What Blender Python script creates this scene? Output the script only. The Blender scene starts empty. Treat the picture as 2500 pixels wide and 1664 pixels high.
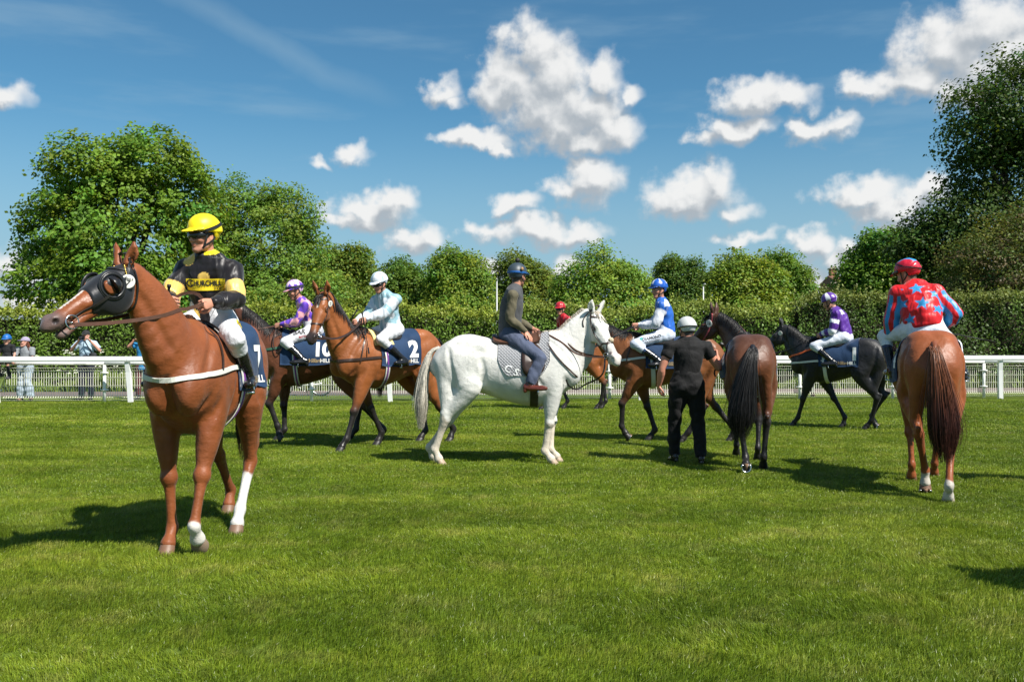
import bpy, bmesh, math, random
import numpy as np
from mathutils import Vector, Matrix
from mathutils.bvhtree import BVHTree
from math import sin, cos, pi, radians, sqrt

random.seed(7)
RNG = np.random.default_rng(11)
SC = bpy.context.scene
COL = SC.collection

# ------------------------------------------------------------------ camera
cam_d = bpy.data.cameras.new('camera')
cam_d.sensor_width = 36.0
cam_d.lens = 32.4
cam_d.clip_start = 0.1
cam_d.clip_end = 3000.0
cam = bpy.data.objects.new('camera', cam_d)
cam.location = (0, 0, 1.5)
cam.rotation_euler = (radians(90), 0, 0)
COL.objects.link(cam)
SC.camera = cam

# ------------------------------------------------------------------ light
SUN_EL = radians(51.0)
SUN_AZ = radians(131.0)        # compass bearing of the sun, clockwise from +Y: behind the camera, to its right
sun_dir = Vector((sin(SUN_AZ) * cos(SUN_EL), cos(SUN_AZ) * cos(SUN_EL), sin(SUN_EL)))
sun_d = bpy.data.lights.new('sun', 'SUN')
sun_d.energy = 5.0
sun_d.angle = radians(0.5)
sun_d.color = (1.0, 0.955, 0.88)
sun = bpy.data.objects.new('sun', sun_d)
sun.location = (20, -20, 40)
sun.rotation_euler = (-sun_dir).to_track_quat('-Z', 'Y').to_euler()
COL.objects.link(sun)

SC.view_settings.view_transform = 'Standard'
SC.view_settings.look = 'None'
EXPOSURE = 0.72
SC.view_settings.exposure = EXPOSURE
SC.view_settings.gamma = 1.0
SC.view_settings.use_curve_mapping = False
SC.render.engine = 'CYCLES'
SC.cycles.max_bounces = 6
SC.cycles.transparent_max_bounces = 8

world = bpy.data.worlds.new('World')
SC.world = world
world.use_nodes = True
world.cycles.sampling_method = 'MANUAL'
world.cycles.sample_map_resolution = 256
# sky: Nishita blue with cumulus clouds placed by direction (azimuth / elevation)
def build_world():
    nt = world.node_tree
    nt.nodes.clear()
    N = nt.nodes.new
    L = nt.links.new
    out = N('ShaderNodeOutputWorld')
    bg = N('ShaderNodeBackground')
    bg.inputs['Strength'].default_value = SKY_STRENGTH
    sky = N('ShaderNodeTexSky')
    sky.sky_type = 'NISHITA'
    sky.sun_disc = False
    sky.sun_elevation = SUN_EL
    sky.sun_rotation = SUN_AZ
    sky.altitude = 60
    sky.air_density = 1.0
    sky.dust_density = 0.3
    sky.ozone_density = 2.2
    tc = N('ShaderNodeTexCoord')
    sep = N('ShaderNodeSeparateXYZ')
    L(tc.outputs['Generated'], sep.inputs[0])

    def M(op, a, b=None, c=None, clamp=False):
        n = N('ShaderNodeMath'); n.operation = op; n.use_clamp = clamp
        for i, v in enumerate((a, b, c)):
            if v is None: continue
            if isinstance(v, (int, float)): n.inputs[i].default_value = v
            else: L(v, n.inputs[i])
        return n.outputs[0]

    def VM(op, a, b=None):
        n = N('ShaderNodeVectorMath'); n.operation = op
        for i, v in enumerate((a, b)):
            if v is None: continue
            if isinstance(v, (tuple, list)): n.inputs[i].default_value = v
            else: L(v, n.inputs[i])
        return n.outputs['Value'] if op == 'LENGTH' else n.outputs['Vector']
    az = M('ARCTAN2', sep.outputs['X'], sep.outputs['Y'])
    el = M('ARCSINE', sep.outputs['Z'])
    comb = N('ShaderNodeCombineXYZ')
    L(az, comb.inputs[0]); L(el, comb.inputs[1])
    p0 = comb.outputs[0]
    # domain warp so that the cloud outlines billow
    def noise(vec, scale, detail, rough, dim='2D'):
        n = N('ShaderNodeTexNoise'); n.noise_dimensions = dim
        n.inputs['Scale'].default_value = scale; n.inputs['Detail'].default_value = detail
        n.inputs['Roughness'].default_value = rough
        L(vec, n.inputs['Vector'])
        return n
    def blobs(q, bl):
        acc = None
        for (cu, cv, ru, rv, wgt) in bl:
            d = VM('MULTIPLY', VM('SUBTRACT', q, (cu, cv, 0)), (1.0 / ru, 1.0 / rv, 0))
            g = M('MULTIPLY', M('SUBTRACT', 1.0, VM('LENGTH', d)), wgt)
            acc = g if acc is None else M('SMOOTH_MAX', acc, g, 0.15)
        return acc
    def clouds(bl, base):
        w1 = noise(p0, 16.0, 3.0, 0.55)
        off = VM('MULTIPLY', VM('SUBTRACT', w1.outputs['Color'], (0.5, 0.5, 0.5)), (0.050, 0.040, 0.0))
        w2 = noise(p0, 44.0, 5.0, 0.54)
        off2 = VM('MULTIPLY', VM('SUBTRACT', w2.outputs['Color'], (0.5, 0.5, 0.5)), (0.018, 0.015, 0.0))
        warp = VM('ADD', off, off2)
        q = VM('ADD', p0, warp)
        g0 = blobs(q, bl)
        g1 = blobs(VM('ADD', q, (0.005, 0.015, 0)), bl)
        w3 = noise(VM('ADD', p0, (0.005, 0.012, 0)), 44.0, 4.0, 0.50)
        d0 = M('ADD', g0, M('MULTIPLY', M('SUBTRACT', w2.outputs['Fac'], 0.5), 0.95))
        mr = N('ShaderNodeMapRange'); mr.interpolation_type = 'SMOOTHSTEP'
        L(d0, mr.inputs['Value']); mr.inputs['From Min'].default_value = -0.12; mr.inputs['From Max'].default_value = 0.64
        # lit where the cloud gets thinner toward the sun, grey where more cloud lies above
        lit = M('MULTIPLY_ADD', M('SUBTRACT', g0, g1), CLOUD_RELIEF, 0.45)
        lit = M('ADD', lit, M('MULTIPLY', M('SUBTRACT', w2.outputs['Fac'], w3.outputs["Fac"]), 0.6))
        lit = M('SUBTRACT', lit, M('MULTIPLY', M('MAXIMUM', g0, 0.0), 0.16), clamp=True)
        ramp = N('ShaderNodeValToRGB'); ramp.color_ramp.interpolation = 'EASE'
        ramp.color_ramp.elements[0].position = 0.05
        ramp.color_ramp.elements[0].color = (CLOUD_K * 0.43, CLOUD_K * 0.475, CLOUD_K * 0.52, 1)
        ramp.color_ramp.elements[1].position = 0.80
        ramp.color_ramp.elements[1].color = (CLOUD_K * 0.90, CLOUD_K * 0.90, CLOUD_K * 0.89, 1)
        L(lit, ramp.inputs[0])
        m2 = N('ShaderNodeMix'); m2.data_type = 'RGBA'
        L(M('MULTIPLY', mr.outputs[0], 0.97), m2.inputs['Factor']); L(base, m2.inputs['A']); L(ramp.outputs[0], m2.inputs['B'])
        b = N('ShaderNodeBackground'); b.inputs['Strength'].default_value = SKY_STRENGTH
        L(m2.outputs['Result'], b.inputs['Color'])
        return b.outputs[0]
    # thin cirrus veil, strongest as a faint streak high on the left
    cmap = N('ShaderNodeMapping')
    cmap.inputs['Rotation'].default_value = (0, 0, radians(22))
    cmap.inputs['Scale'].default_value = (2.2, 13.0, 1.0)
    L(p0, cmap.inputs['Vector'])
    cn = noise(cmap.outputs[0], 1.7, 5.0, 0.55)
    cm = N('ShaderNodeMapRange'); cm.interpolation_type = 'SMOOTHSTEP'
    L(cn.outputs['Fac'], cm.inputs['Value'])
    cm.inputs['From Min'].default_value = 0.46; cm.inputs['From Max'].default_value = 0.80
    cm.inputs['To Max'].default_value = 0.30
    # streak
    wv = noise(p0, 6.0, 4.0, 0.6)
    su = M('SUBTRACT', az, -0.262); sv = M('SUBTRACT', el, 0.305)
    along = M('ADD', M('MULTIPLY', su, 0.925), M('MULTIPLY', sv, -0.38))
    cross = M('ADD', M('MULTIPLY', su, 0.38), M('MULTIPLY', sv, 0.925))
    cross = M('ADD', cross, M('MULTIPLY', M('SUBTRACT', wv.outputs['Fac'], 0.5), 0.035))
    s1 = M('SUBTRACT', 1.0, M('POWER', M('ABSOLUTE', M('DIVIDE', cross, 0.016)), 1.3), clamp=True)
    s2 = M('SUBTRACT', 1.0, M('POWER', M('ABSOLUTE', M('DIVIDE', along, 0.16)), 2.0), clamp=True)
    streak = M('MULTIPLY', M('MULTIPLY', s1, s2), 0.26)
    veil = M('MAXIMUM', cm.outputs[0], streak)
    # pale milky band toward the horizon
    hz = N('ShaderNodeMapRange'); hz.interpolation_type = 'SMOOTHSTEP'
    L(el, hz.inputs['Value'])
    hz.inputs['From Min'].default_value = 0.0; hz.inputs['From Max'].default_value = 0.26
    hz.inputs['To Min'].default_value = 0.9; hz.inputs['To Max'].default_value = 0.0
    veil2 = M('MAXIMUM', veil, hz.outputs[0])
    tint = N('ShaderNodeMix'); tint.data_type = 'RGBA'; tint.blend_type = 'MULTIPLY'
    tint.inputs['Factor'].default_value = 1.0
    L(sky.outputs[0], tint.inputs['A']); tint.inputs['B'].default_value = SKY_TINT
    m1 = N('ShaderNodeMix'); m1.data_type = 'RGBA'
    L(veil2, m1.inputs['Factor']); L(tint.outputs['Result'], m1.inputs['A'])
    m1.inputs['B'].default_value = (CLOUD_K * 0.36, CLOUD_K * 0.52, CLOUD_K * 0.64, 1)
    base = m1.outputs['Result']
    # the photographed part of the sky has its own clouds; all round it similar fair-weather clouds go on
    split = -0.03
    left = [q for q in CLOUD_BLOBS if q[0] - q[2] - .06 < split]
    right = [q for q in CLOUD_BLOBS if q[0] + q[2] + .06 > split]
    sl, sr = clouds(left, base), clouds(right, base)
    pn = VM('MULTIPLY', tc.outputs['Generated'], (1, 1, 2.2))
    on = noise(pn, 3.2, 6.0, 0.58, '3D')
    om = N('ShaderNodeMapRange'); om.interpolation_type = 'SMOOTHSTEP'
    L(on.outputs['Fac'], om.inputs['Value']); om.inputs['From Min'].default_value = 0.53; om.inputs['From Max'].default_value = 0.66
    mo = N('ShaderNodeMix'); mo.data_type = 'RGBA'
    L(om.outputs[0], mo.inputs['Factor']); L(base, mo.inputs['A']); mo.inputs['B'].default_value = (CLOUD_K * .74, CLOUD_K * .76, CLOUD_K * .78, 1)
    L(mo.outputs['Result'], bg.inputs['Color'])
    mxa = N('ShaderNodeMixShader'); L(M('GREATER_THAN', az, split), mxa.inputs[0]); L(sl, mxa.inputs[1]); L(sr, mxa.inputs[2])
    ins = M('MULTIPLY', M('LESS_THAN', M('ABSOLUTE', az), 0.60), M('MULTIPLY', M('LESS_THAN', el, 0.42), M('GREATER_THAN', el, -0.02)))
    mxb = N('ShaderNodeMixShader'); L(ins, mxb.inputs[0]); L(bg.outputs[0], mxb.inputs[1]); L(mxa.outputs[0], mxb.inputs[2])
    L(mxb.outputs[0], out.inputs['Surface'])

SKY_STRENGTH = 0.058
SKY_TINT = (0.56, 1.0, 1.10, 1)
CLOUD_K = 1.0 / SKY_STRENGTH / 2 ** EXPOSURE
CLOUD_RELIEF = 1.0
def _c(x, y, rx, ry, w=1.0):
    """a cloud puff seen along the bearing of (x, y) on the 2500 px wide photograph, as azimuth / elevation"""
    u = (x - 1250) / 2250.0; v = (832 - y) / 2250.0
    a = math.atan(u); e = math.atan2(v, sqrt(1 + u * u))
    return (a, e, rx / 2250.0 * cos(a) ** 2 * 1.22, ry / 2250.0 * cos(a) * 1.22, w)
CLOUD_BLOBS = [
    # the tall cumulus
    _c(1300, 125, 75, 75), _c(1250, 200, 80, 70), _c(1345, 190, 95, 95), _c(1420, 265, 110, 100), _c(1320, 265, 110, 80),
    _c(1465, 195, 55, 50), _c(1215, 220, 60, 50), _c(1500, 320, 75, 50), _c(1420, 340, 95, 40), _c(1370, 310, 120, 60),
    # small ones to its left
    _c(1068, 212, 48, 36), _c(1100, 235, 30, 20, .8), _c(1160, 345, 85, 24), _c(1175, 335, 40, 26), _c(1220, 362, 40, 14),
    # right of it
    _c(1840, 235, 90, 44), _c(1920, 245, 70, 30), _c(1800, 310, 85, 34), _c(1730, 345, 45, 22, .9), _c(1960, 320, 60, 30), _c(2030, 315, 60, 34), _c(1545, 232, 34, 18, .7),
    # big grey one, top right
    _c(2330, 130, 150, 90), _c(2420, 70, 120, 90), _c(2230, 190, 110, 50), _c(2120, 215, 70, 30), _c(2480, 160, 150, 110), _c(2330, 220, 90, 50), _c(2420, 230, 90, 60),
    # middle row
    _c(1435, 440, 75, 60), _c(1375, 470, 60, 34, .9), _c(1255, 492, 52, 28, .9), _c(1680, 475, 110, 50), _c(1740, 450, 60, 50), _c(1640, 490, 80, 34), _c(1790, 515, 50, 26, .7),
    _c(2110, 465, 90, 36), _c(2180, 500, 120, 48), _c(2250, 470, 60, 40), _c(2200, 540, 90, 34, .7),
    # low row
    _c(900, 520, 95, 38), _c(950, 500, 60, 34), _c(830, 540, 50, 22, .9), _c(1010, 590, 70, 36), _c(1050, 575, 50, 34), _c(1310, 560, 95, 42), _c(1420, 565, 75, 34), _c(1200, 570, 60, 26, .7), _c(1150, 562, 34, 20, .7),
    _c(1980, 605, 50, 38), _c(2070, 600, 60, 34), _c(2030, 640, 90, 40, .8), _c(1840, 572, 70, 14, .6), _c(1190, 660, 60, 40, .9), _c(1380, 660, 50, 40, .8), _c(2000, 700, 90, 40, .7),
    # left edge
    _c(20, 245, 50, 36), _c(30, 660, 90, 60, .9), _c(60, 740, 90, 50, .8), _c(870, 372, 52, 24, .8), _c(780, 415, 30, 12, .6),
]
build_world()
# ------------------------------------------------------------------ helpers: objects and meshes
def thing(name, label, cat, loc=(0, 0, 0), rz=0.0, scale=1.0, group=None, kind=None):
    o = bpy.data.objects.new(name, None)
    COL.objects.link(o)
    o.empty_display_size = 0.2
    o.location = loc; o.rotation_euler = (0, 0, rz); o.scale = (scale,) * 3
    tag(o, label, cat, group, kind)
    return o

def tag(o, label=None, cat=None, group=None, kind=None):
    if label: o['label'] = label
    if cat: o['category'] = cat
    if group: o['group'] = group
    if kind: o['kind'] = kind
    return o

def np_mesh(name, V, F, cols=None, smooth=True, extra=None):
    """mesh from numpy: F is (n,3) or (n,4) int"""
    me = bpy.data.meshes.new(name)
    V = np.ascontiguousarray(V, np.float32); F = np.ascontiguousarray(F, np.int32)
    nf, k = F.shape
    me.vertices.add(len(V)); me.vertices.foreach_set('co', V.ravel())
    me.loops.add(nf * k); me.loops.foreach_set('vertex_index', F.ravel())
    me.polygons.add(nf)
    me.polygons.foreach_set('loop_start', np.arange(0, nf * k, k, dtype=np.int32))
    me.polygons.foreach_set('loop_total', np.full(nf, k, np.int32))
    me.polygons.foreach_set('use_smooth', np.full(nf, smooth))
    if cols is not None:
        a = me.attributes.new('Col', 'FLOAT_COLOR', 'POINT')
        c = np.ones((len(V), 4), np.float32); c[:, :3] = cols
        a.data.foreach_set('color', c.ravel())
    me.update(calc_edges=True)
    return me

def add(name, me, mat, parent=None):
    o = bpy.data.objects.new(name, me)
    COL.objects.link(o)
    if mat is not None:
        me.materials.clear(); me.materials.append(mat)
    if parent is not None: o.parent = parent
    return o

class MB:
    """collects polygons of any size into one mesh"""
    def __init__(s): s.v = []; s.f = []
    def quad_strip(s, rings, closed_ring=True, caps=True):
        b = len(s.v); n = len(rings[0])
        for r in rings: s.v.extend([tuple(p) for p in r])
        m = n if closed_ring else n - 1
        for i in range(len(rings) - 1):
            for j in range(m):
                j2 = (j + 1) % n
                s.f.append((b + i * n + j, b + i * n + j2, b + (i + 1) * n + j2, b + (i + 1) * n + j))
        if caps and closed_ring:
            s.f.append(tuple(b + j for j in reversed(range(n))))
            e = b + (len(rings) - 1) * n
            s.f.append(tuple(e + j for j in range(n)))
    def box(s, c, d, rz=0.0):
        x, y, z = d[0] / 2, d[1] / 2, d[2] / 2
        R = Matrix.Rotation(rz, 3, 'Z')
        pts = [Vector(c) + R @ Vector((i * x, j * y, k * z)) for i, j, k in
               ((-1, -1, -1), (1, -1, -1), (1, 1, -1), (-1, 1, -1), (-1, -1, 1), (1, -1, 1), (1, 1, 1), (-1, 1, 1))]
        b = len(s.v); s.v.extend([tuple(p) for p in pts])
        for q in ((0, 3, 2, 1), (4, 5, 6, 7), (0, 1, 5, 4), (1, 2, 6, 5), (2, 3, 7, 6), (3, 0, 4, 7)):
            s.f.append(tuple(b + i for i in q))
    def tube(s, pts, rad, n=8, caps=True):
        pts = [Vector(p) for p in pts]
        if not hasattr(rad, '__len__'): rad = [rad] * len(pts)
        rings = []; prev = None
        for i, p in enumerate(pts):
            t = (pts[min(i + 1, len(pts) - 1)] - pts[max(i - 1, 0)])
            t = t.normalized() if t.length > 1e-9 else Vector((0, 0, 1))
            if prev is None:
                a = t.orthogonal().normalized()
            else:
                a = (prev - t * prev.dot(t))
                a = a.normalized() if a.length > 1e-6 else t.orthogonal().normalized()
            prev = a; bb = t.cross(a)
            rings.append([p + (a * cos(2 * pi * j / n) + bb * sin(2 * pi * j / n)) * rad[i] for j in range(n)])
        s.quad_strip(rings, True, caps)
    def torus(s, c, axis, R, r, n=20, m=6, arc=2 * pi):
        c = Vector(c); ax = Vector(axis).normalized(); a = ax.orthogonal().normalized(); b = ax.cross(a)
        k = n if arc > 6.28 else n + 1
        pts = [c + (a * cos(arc * i / n) + b * sin(arc * i / n)) * R for i in range(k)]
        rings = []
        for i in range(k):
            o = (pts[i] - c).normalized()
            rings.append([pts[i] + (o * cos(2 * pi * j / m) + ax * sin(2 * pi * j / m)) * r for j in range(m)])
        if arc > 6.28: rings.append(rings[0])
        s.quad_strip(rings, True, False)
    def ribbon(s, pts, nrm, w, th):
        """flat strap through pts; nrm[i] is the outward normal"""
        rings = []
        for i, p in enumerate(pts):
            t = (pts[min(i + 1, len(pts) - 1)] - pts[max(i - 1, 0)])
            t = t.normalized() if t.length > 1e-9 else Vector((0, 0, 1))
            n = nrm[i] - t * nrm[i].dot(t)
            n = n.normalized() if n.length > 1e-6 else t.orthogonal().normalized()
            b = t.cross(n)
            rings.append([p - b * w / 2, p + b * w / 2, p + b * w / 2 * .96 + n * th, p - b * w / 2 * .96 + n * th])
        s.quad_strip(rings, True, True)
    def mesh(s, name, smooth=True):
        me = bpy.data.meshes.new(name)
        me.from_pydata(s.v, [], s.f)
        if smooth: me.polygons.foreach_set('use_smooth', np.ones(len(s.f), bool))
        me.update()
        return me
    def build(s, name, mat, parent=None, smooth=True):
        return add(name, s.mesh(name, smooth), mat, parent)

# ------------------------------------------------------------------ soft solids: distance fields meshed by surface nets
def catmull(P, n):
    """n sub-steps per span through rows of P"""
    P = np.asarray(P, float)
    if len(P) < 3 or n <= 1: return P
    out = []
    for i in range(len(P) - 1):
        p0 = P[max(i - 1, 0)]; p1 = P[i]; p2 = P[i + 1]; p3 = P[min(i + 2, len(P) - 1)]
        for j in range(n):
            t = j / n
            out.append(0.5 * (2 * p1 + (p2 - p0) * t + (2 * p0 - 5 * p1 + 4 * p2 - p3) * t * t + (3 * p1 - p0 - 3 * p2 + p3) * t ** 3))
    out.append(P[-1])
    return np.array(out)

class Field:
    def __init__(s, lo, hi, h):
        s.lo = np.array(lo, float); s.h = h
        n = np.ceil((np.array(hi, float) - s.lo) / h).astype(int) + 1
        s.D = np.full(tuple(n), 1.0, np.float32)
        s.ax = [(s.lo[i] + h * np.arange(n[i])).astype(np.float32) for i in range(3)]
    def sub(s, lo, hi):
        sl = []
        for i in range(3):
            a = int(np.floor((lo[i] - s.lo[i]) / s.h)); b = int(np.ceil((hi[i] - s.lo[i]) / s.h)) + 1
            a = max(0, min(a, s.D.shape[i])); b = max(0, min(b, s.D.shape[i]))
            sl.append(slice(a, b))
        X = s.ax[0][sl[0]][:, None, None]; Y = s.ax[1][sl[1]][None, :, None]; Z = s.ax[2][sl[2]][None, None, :]
        return tuple(sl), X, Y, Z
    @staticmethod
    def rad(r):
        if not hasattr(r, '__len__'): return (r, r, r)
        if len(r) == 2: return (r[0], r[0], r[1])
        return tuple(r)
    def comb(s, sl, d, k, op):
        D = s.D[sl]
        if op == 'sub':
            d = -d
            if k <= 0: s.D[sl] = np.maximum(D, d); return
            t = np.clip(.5 - .5 * (D - d) / k, 0, 1)
            s.D[sl] = D + (d - D) * t + k * t * (1 - t); return
        if k <= 0: s.D[sl] = np.minimum(D, d); return
        t = np.clip(.5 + .5 * (D - d) / k, 0, 1)
        s.D[sl] = D + (d - D) * t - k * t * (1 - t)
    def chain(s, pts, rads, ref=(1, 0, 0), k=.02, sub=1, op='add', cap=1.0, grow=0.0):
        P = np.asarray(pts, float); R = np.array([s.rad(r) for r in rads], float) + grow
        ref = np.asarray(ref, float)
        if ref.ndim == 1: ref = np.repeat(ref[None], len(P), 0)
        if sub > 1 and len(P) > 2:
            P = catmull(P, sub); R = catmull(R, sub); ref = catmull(ref, sub)
        mg = R.max() + k + 3 * s.h
        sl, X, Y, Z = s.sub(P.min(0) - mg, P.max(0) + mg)
        shp = s.D[sl].shape
        if 0 in shp: return
        tot = np.full(shp, 1.0, np.float32)
        o0 = [q.start for q in sl]
        for i in range(len(P) - 1):
            a, b = P[i], P[i + 1]
            m2 = max(R[i].max(), R[i + 1].max()) + k + 3 * s.h
            sl2, X, Y, Z = s.sub(np.minimum(a, b) - m2, np.maximum(a, b) + m2)
            loc = tuple(slice(q.start - o, q.stop - o) for q, o in zip(sl2, o0))
            T = b - a; L2 = max(float(T @ T), 1e-12); Tn = T / sqrt(L2)
            rf = ref[i] - Tn * (ref[i] @ Tn)
            nr = np.linalg.norm(rf)
            if nr < 1e-6:
                rf = np.cross(Tn, (0.3, 0.9, 0.2)); nr = np.linalg.norm(rf)
            A = rf / nr; B = np.cross(Tn, A)
            f = np.float32
            dx = X - f(a[0]); dy = Y - f(a[1]); dz = Z - f(a[2])
            t = np.clip((dx * f(T[0]) + dy * f(T[1]) + dz * f(T[2])) * f(1 / L2), 0, 1)
            ox = dx - t * f(T[0]); oy = dy - t * f(T[1]); oz = dz - t * f(T[2])
            u = ox * f(A[0]) + oy * f(A[1]) + oz * f(A[2])
            v = ox * f(B[0]) + oy * f(B[1]) + oz * f(B[2])
            w = ox * f(Tn[0]) + oy * f(Tn[1]) + oz * f(Tn[2])
            Rp = f(R[i][0]) + t * f(R[i + 1][0] - R[i][0])
            if abs(R[i][0] - R[i][1]) + abs(R[i + 1][0] - R[i + 1][1]) > 1e-6:
                Rm = f(R[i][1]) + t * f(R[i + 1][1] - R[i][1])
                Ru = np.where(u > 0, Rp, Rm)
            else: Ru = Rp
            Rb = f(R[i][2]) + t * f(R[i + 1][2] - R[i][2])
            rc = np.minimum(Ru, Rb) * f(cap)
            e1 = u / Ru; e2 = v / Rb; e3 = w / rc
            k0 = np.sqrt(e1 * e1 + e2 * e2 + e3 * e3)
            g1 = e1 / Ru; g2 = e2 / Rb; g3 = e3 / rc
            k1 = np.sqrt(g1 * g1 + g2 * g2 + g3 * g3)
            d = np.where(k1 > 1e-5, k0 * (k0 - 1) / (k1 + f(1e-9)), -rc)
            tot[loc] = np.minimum(tot[loc], d)
        s.comb(sl, tot, k, op)
    def ell(s, c, r, axes=None, k=.02, op='add'):
        """ellipsoid; axes = rows of an orthonormal frame"""
        c = np.asarray(c, float); r = np.asarray(r, float) if hasattr(r, '__len__') else np.array([r] * 3, float)
        Ax = np.eye(3) if axes is None else np.asarray(axes, float)
        mg = r.max() + k + 3 * s.h
        sl, X, Y, Z = s.sub(c - mg, c + mg)
        if 0 in s.D[sl].shape: return
        f = np.float32
        dx = X - f(c[0]); dy = Y - f(c[1]); dz = Z - f(c[2])
        q = [(dx * f(a[0]) + dy * f(a[1]) + dz * f(a[2])) / f(ri) for a, ri in zip(Ax, r)]
        k0 = np.sqrt(q[0] ** 2 + q[1] ** 2 + q[2] ** 2)
        k1 = np.sqrt((q[0] / f(r[0])) ** 2 + (q[1] / f(r[1])) ** 2 + (q[2] / f(r[2])) ** 2)
        d = np.where(k1 > 1e-5, k0 * (k0 - 1) / (k1 + f(1e-9)), f(-r.min()))
        s.comb(sl, d, k, op)
    def plane(s, p, n, k=0.0):
        """keep the side the normal points away from"""
        n = np.asarray(n, float); n = n / np.linalg.norm(n)
        X = s.ax[0][:, None, None]; Y = s.ax[1][None, :, None]; Z = s.ax[2][None, None, :]
        d = ((X - p[0]) * n[0] + (Y - p[1]) * n[1] + (Z - p[2]) * n[2]).astype(np.float32)
        if k > 0:
            t = np.clip(.5 - .5 * (s.D - d) / k, 0, 1)
            s.D = (s.D + (d - s.D) * t + k * t * (1 - t)).astype(np.float32)
        else: s.D = np.maximum(s.D, d)
    def displace(s, fn):
        X = s.ax[0][:, None, None]; Y = s.ax[1][None, :, None]; Z = s.ax[2][None, None, :]
        s.D = (s.D + fn(X, Y, Z)).astype(np.float32)
    def mesh(s, smooth=0):
        D = s.D; S = D < 0
        if not S.any(): return np.zeros((0, 3)), np.zeros((0, 4), int)
        S8 = S.astype(np.int8)
        c = sum(S8[i:S8.shape[0] - 1 + i, j:S8.shape[1] - 1 + j, k:S8.shape[2] - 1 + k] for i in (0, 1) for j in (0, 1) for k in (0, 1))
        act = (c > 0) & (c < 8)
        ii = np.argwhere(act); idx = np.full(act.shape, -1, np.int32); idx[act] = np.arange(len(ii))
        offs = [(i, j, k) for i in (0, 1) for j in (0, 1) for k in (0, 1)]
        val = {o: D[ii[:, 0] + o[0], ii[:, 1] + o[1], ii[:, 2] + o[2]] for o in offs}
        sm = np.zeros((len(ii), 3)); cnt = np.zeros(len(ii))
        for a in offs:
            for ax in range(3):
                if a[ax] == 1: continue
                b = list(a); b[ax] = 1; b = tuple(b)
                va, vb = val[a], val[b]
                m = (va < 0) != (vb < 0)
                t = np.where(m, va / np.where(m, va - vb, 1), 0)
                for q in range(3):
                    sm[:, q] += np.where(m, a[q] + (t if q == ax else 0), 0)
                cnt += m
        V = s.lo + s.h * (ii + sm / cnt[:, None])
        quads = []
        for ax in range(3):
            A = [slice(None)] * 3; Bs = [slice(None)] * 3
            A[ax] = slice(0, -1); Bs[ax] = slice(1, None)
            sa = S[tuple(A)]; sb = S[tuple(Bs)]
            o1, o2 = [q for q in range(3) if q != ax]
            e = np.argwhere(sa != sb)
            e = e[(e[:, o1] > 0) & (e[:, o1] < act.shape[o1]) & (e[:, o2] > 0) & (e[:, o2] < act.shape[o2])]
            ins = sa[e[:, 0], e[:, 1], e[:, 2]]
            def cell(d1, d2):
                q = e.copy(); q[:, o1] -= d1; q[:, o2] -= d2
                return idx[q[:, 0], q[:, 1], q[:, 2]]
            Q = np.stack([cell(1, 1), cell(0, 1), cell(0, 0), cell(1, 0)], 1)
            flip = ins if ax != 1 else ~ins
            Q[~flip] = Q[~flip][:, ::-1]
            quads.append(Q)
        F = np.concatenate(quads)
        F = F[(F >= 0).all(1)]
        for _ in range(smooth):
            acc = np.zeros_like(V); n = np.zeros(len(V))
            for a in range(4):
                b = (a + 1) % 4
                np.add.at(acc, F[:, a], V[F[:, b]]); np.add.at(n, F[:, a], 1)
                np.add.at(acc, F[:, b], V[F[:, a]]); np.add.at(n, F[:, b], 1)
            V = V * .5 + .5 * acc / np.maximum(n, 1)[:, None]
        return V, F

def nv(v):
    v = np.asarray(v, float); return v / max(np.linalg.norm(v), 1e-12)
def sstep(a, b, x):
    t = np.clip((x - a) / (b - a), 0, 1); return t * t * (3 - 2 * t)
def segpar(V, a, b):
    a = np.asarray(a, float); b = np.asarray(b, float); T = b - a
    t = np.clip((V - a) @ T / max(T @ T, 1e-12), 0, 1)
    return np.linalg.norm(V - (a + t[:, None] * T), axis=1), t
def ik(a, b, l1, l2, pole):
    a = np.asarray(a, float); b = np.asarray(b, float); d = b - a; L = np.linalg.norm(d)
    if L >= (l1 + l2) * .999: return a + d * l1 / (l1 + l2)
    dn = d / L; x = (l1 * l1 - l2 * l2 + L * L) / (2 * L); hgt = sqrt(max(l1 * l1 - x * x, 0))
    p = np.asarray(pole, float); p = p - dn * (p @ dn)
    return a + dn * x + nv(p) * hgt
def vnoise(V, f, seed=0):
    """cheap smooth noise in about -1..1 from warped sines"""
    x, y, z = V[:, 0] * f, V[:, 1] * f, V[:, 2] * f
    s = seed * 1.7
    a = np.sin(x * 1.3 + 2.1 * np.sin(y * .7 + s) + s) * np.sin(y * 1.1 + 1.7 * np.sin(z * .9 + 1.3 * s)) 
    b = np.sin(z * 1.2 + 1.9 * np.sin(x * .8 + 2 * s) + .5) * np.sin(x * .6 - y * .9 + s)
    return (a + b) * .7
def bvh_of(V, F):
    return BVHTree.FromPolygons([tuple(v) for v in V], [tuple(int(i) for i in f) for f in F])
def resample(pts, step):
    pts = [Vector(p) for p in pts]
    P = catmull(np.array([tuple(p) for p in pts]), 8) if len(pts) > 2 else np.array([tuple(p) for p in pts])
    seg = np.linalg.norm(np.diff(P, axis=0), axis=1); cum = np.concatenate([[0], np.cumsum(seg)])
    n = max(2, int(cum[-1] / step) + 1)
    q = np.linspace(0, cum[-1], n)
    return [Vector([np.interp(x, cum, P[:, i]) for i in range(3)]) for x in q]

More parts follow.
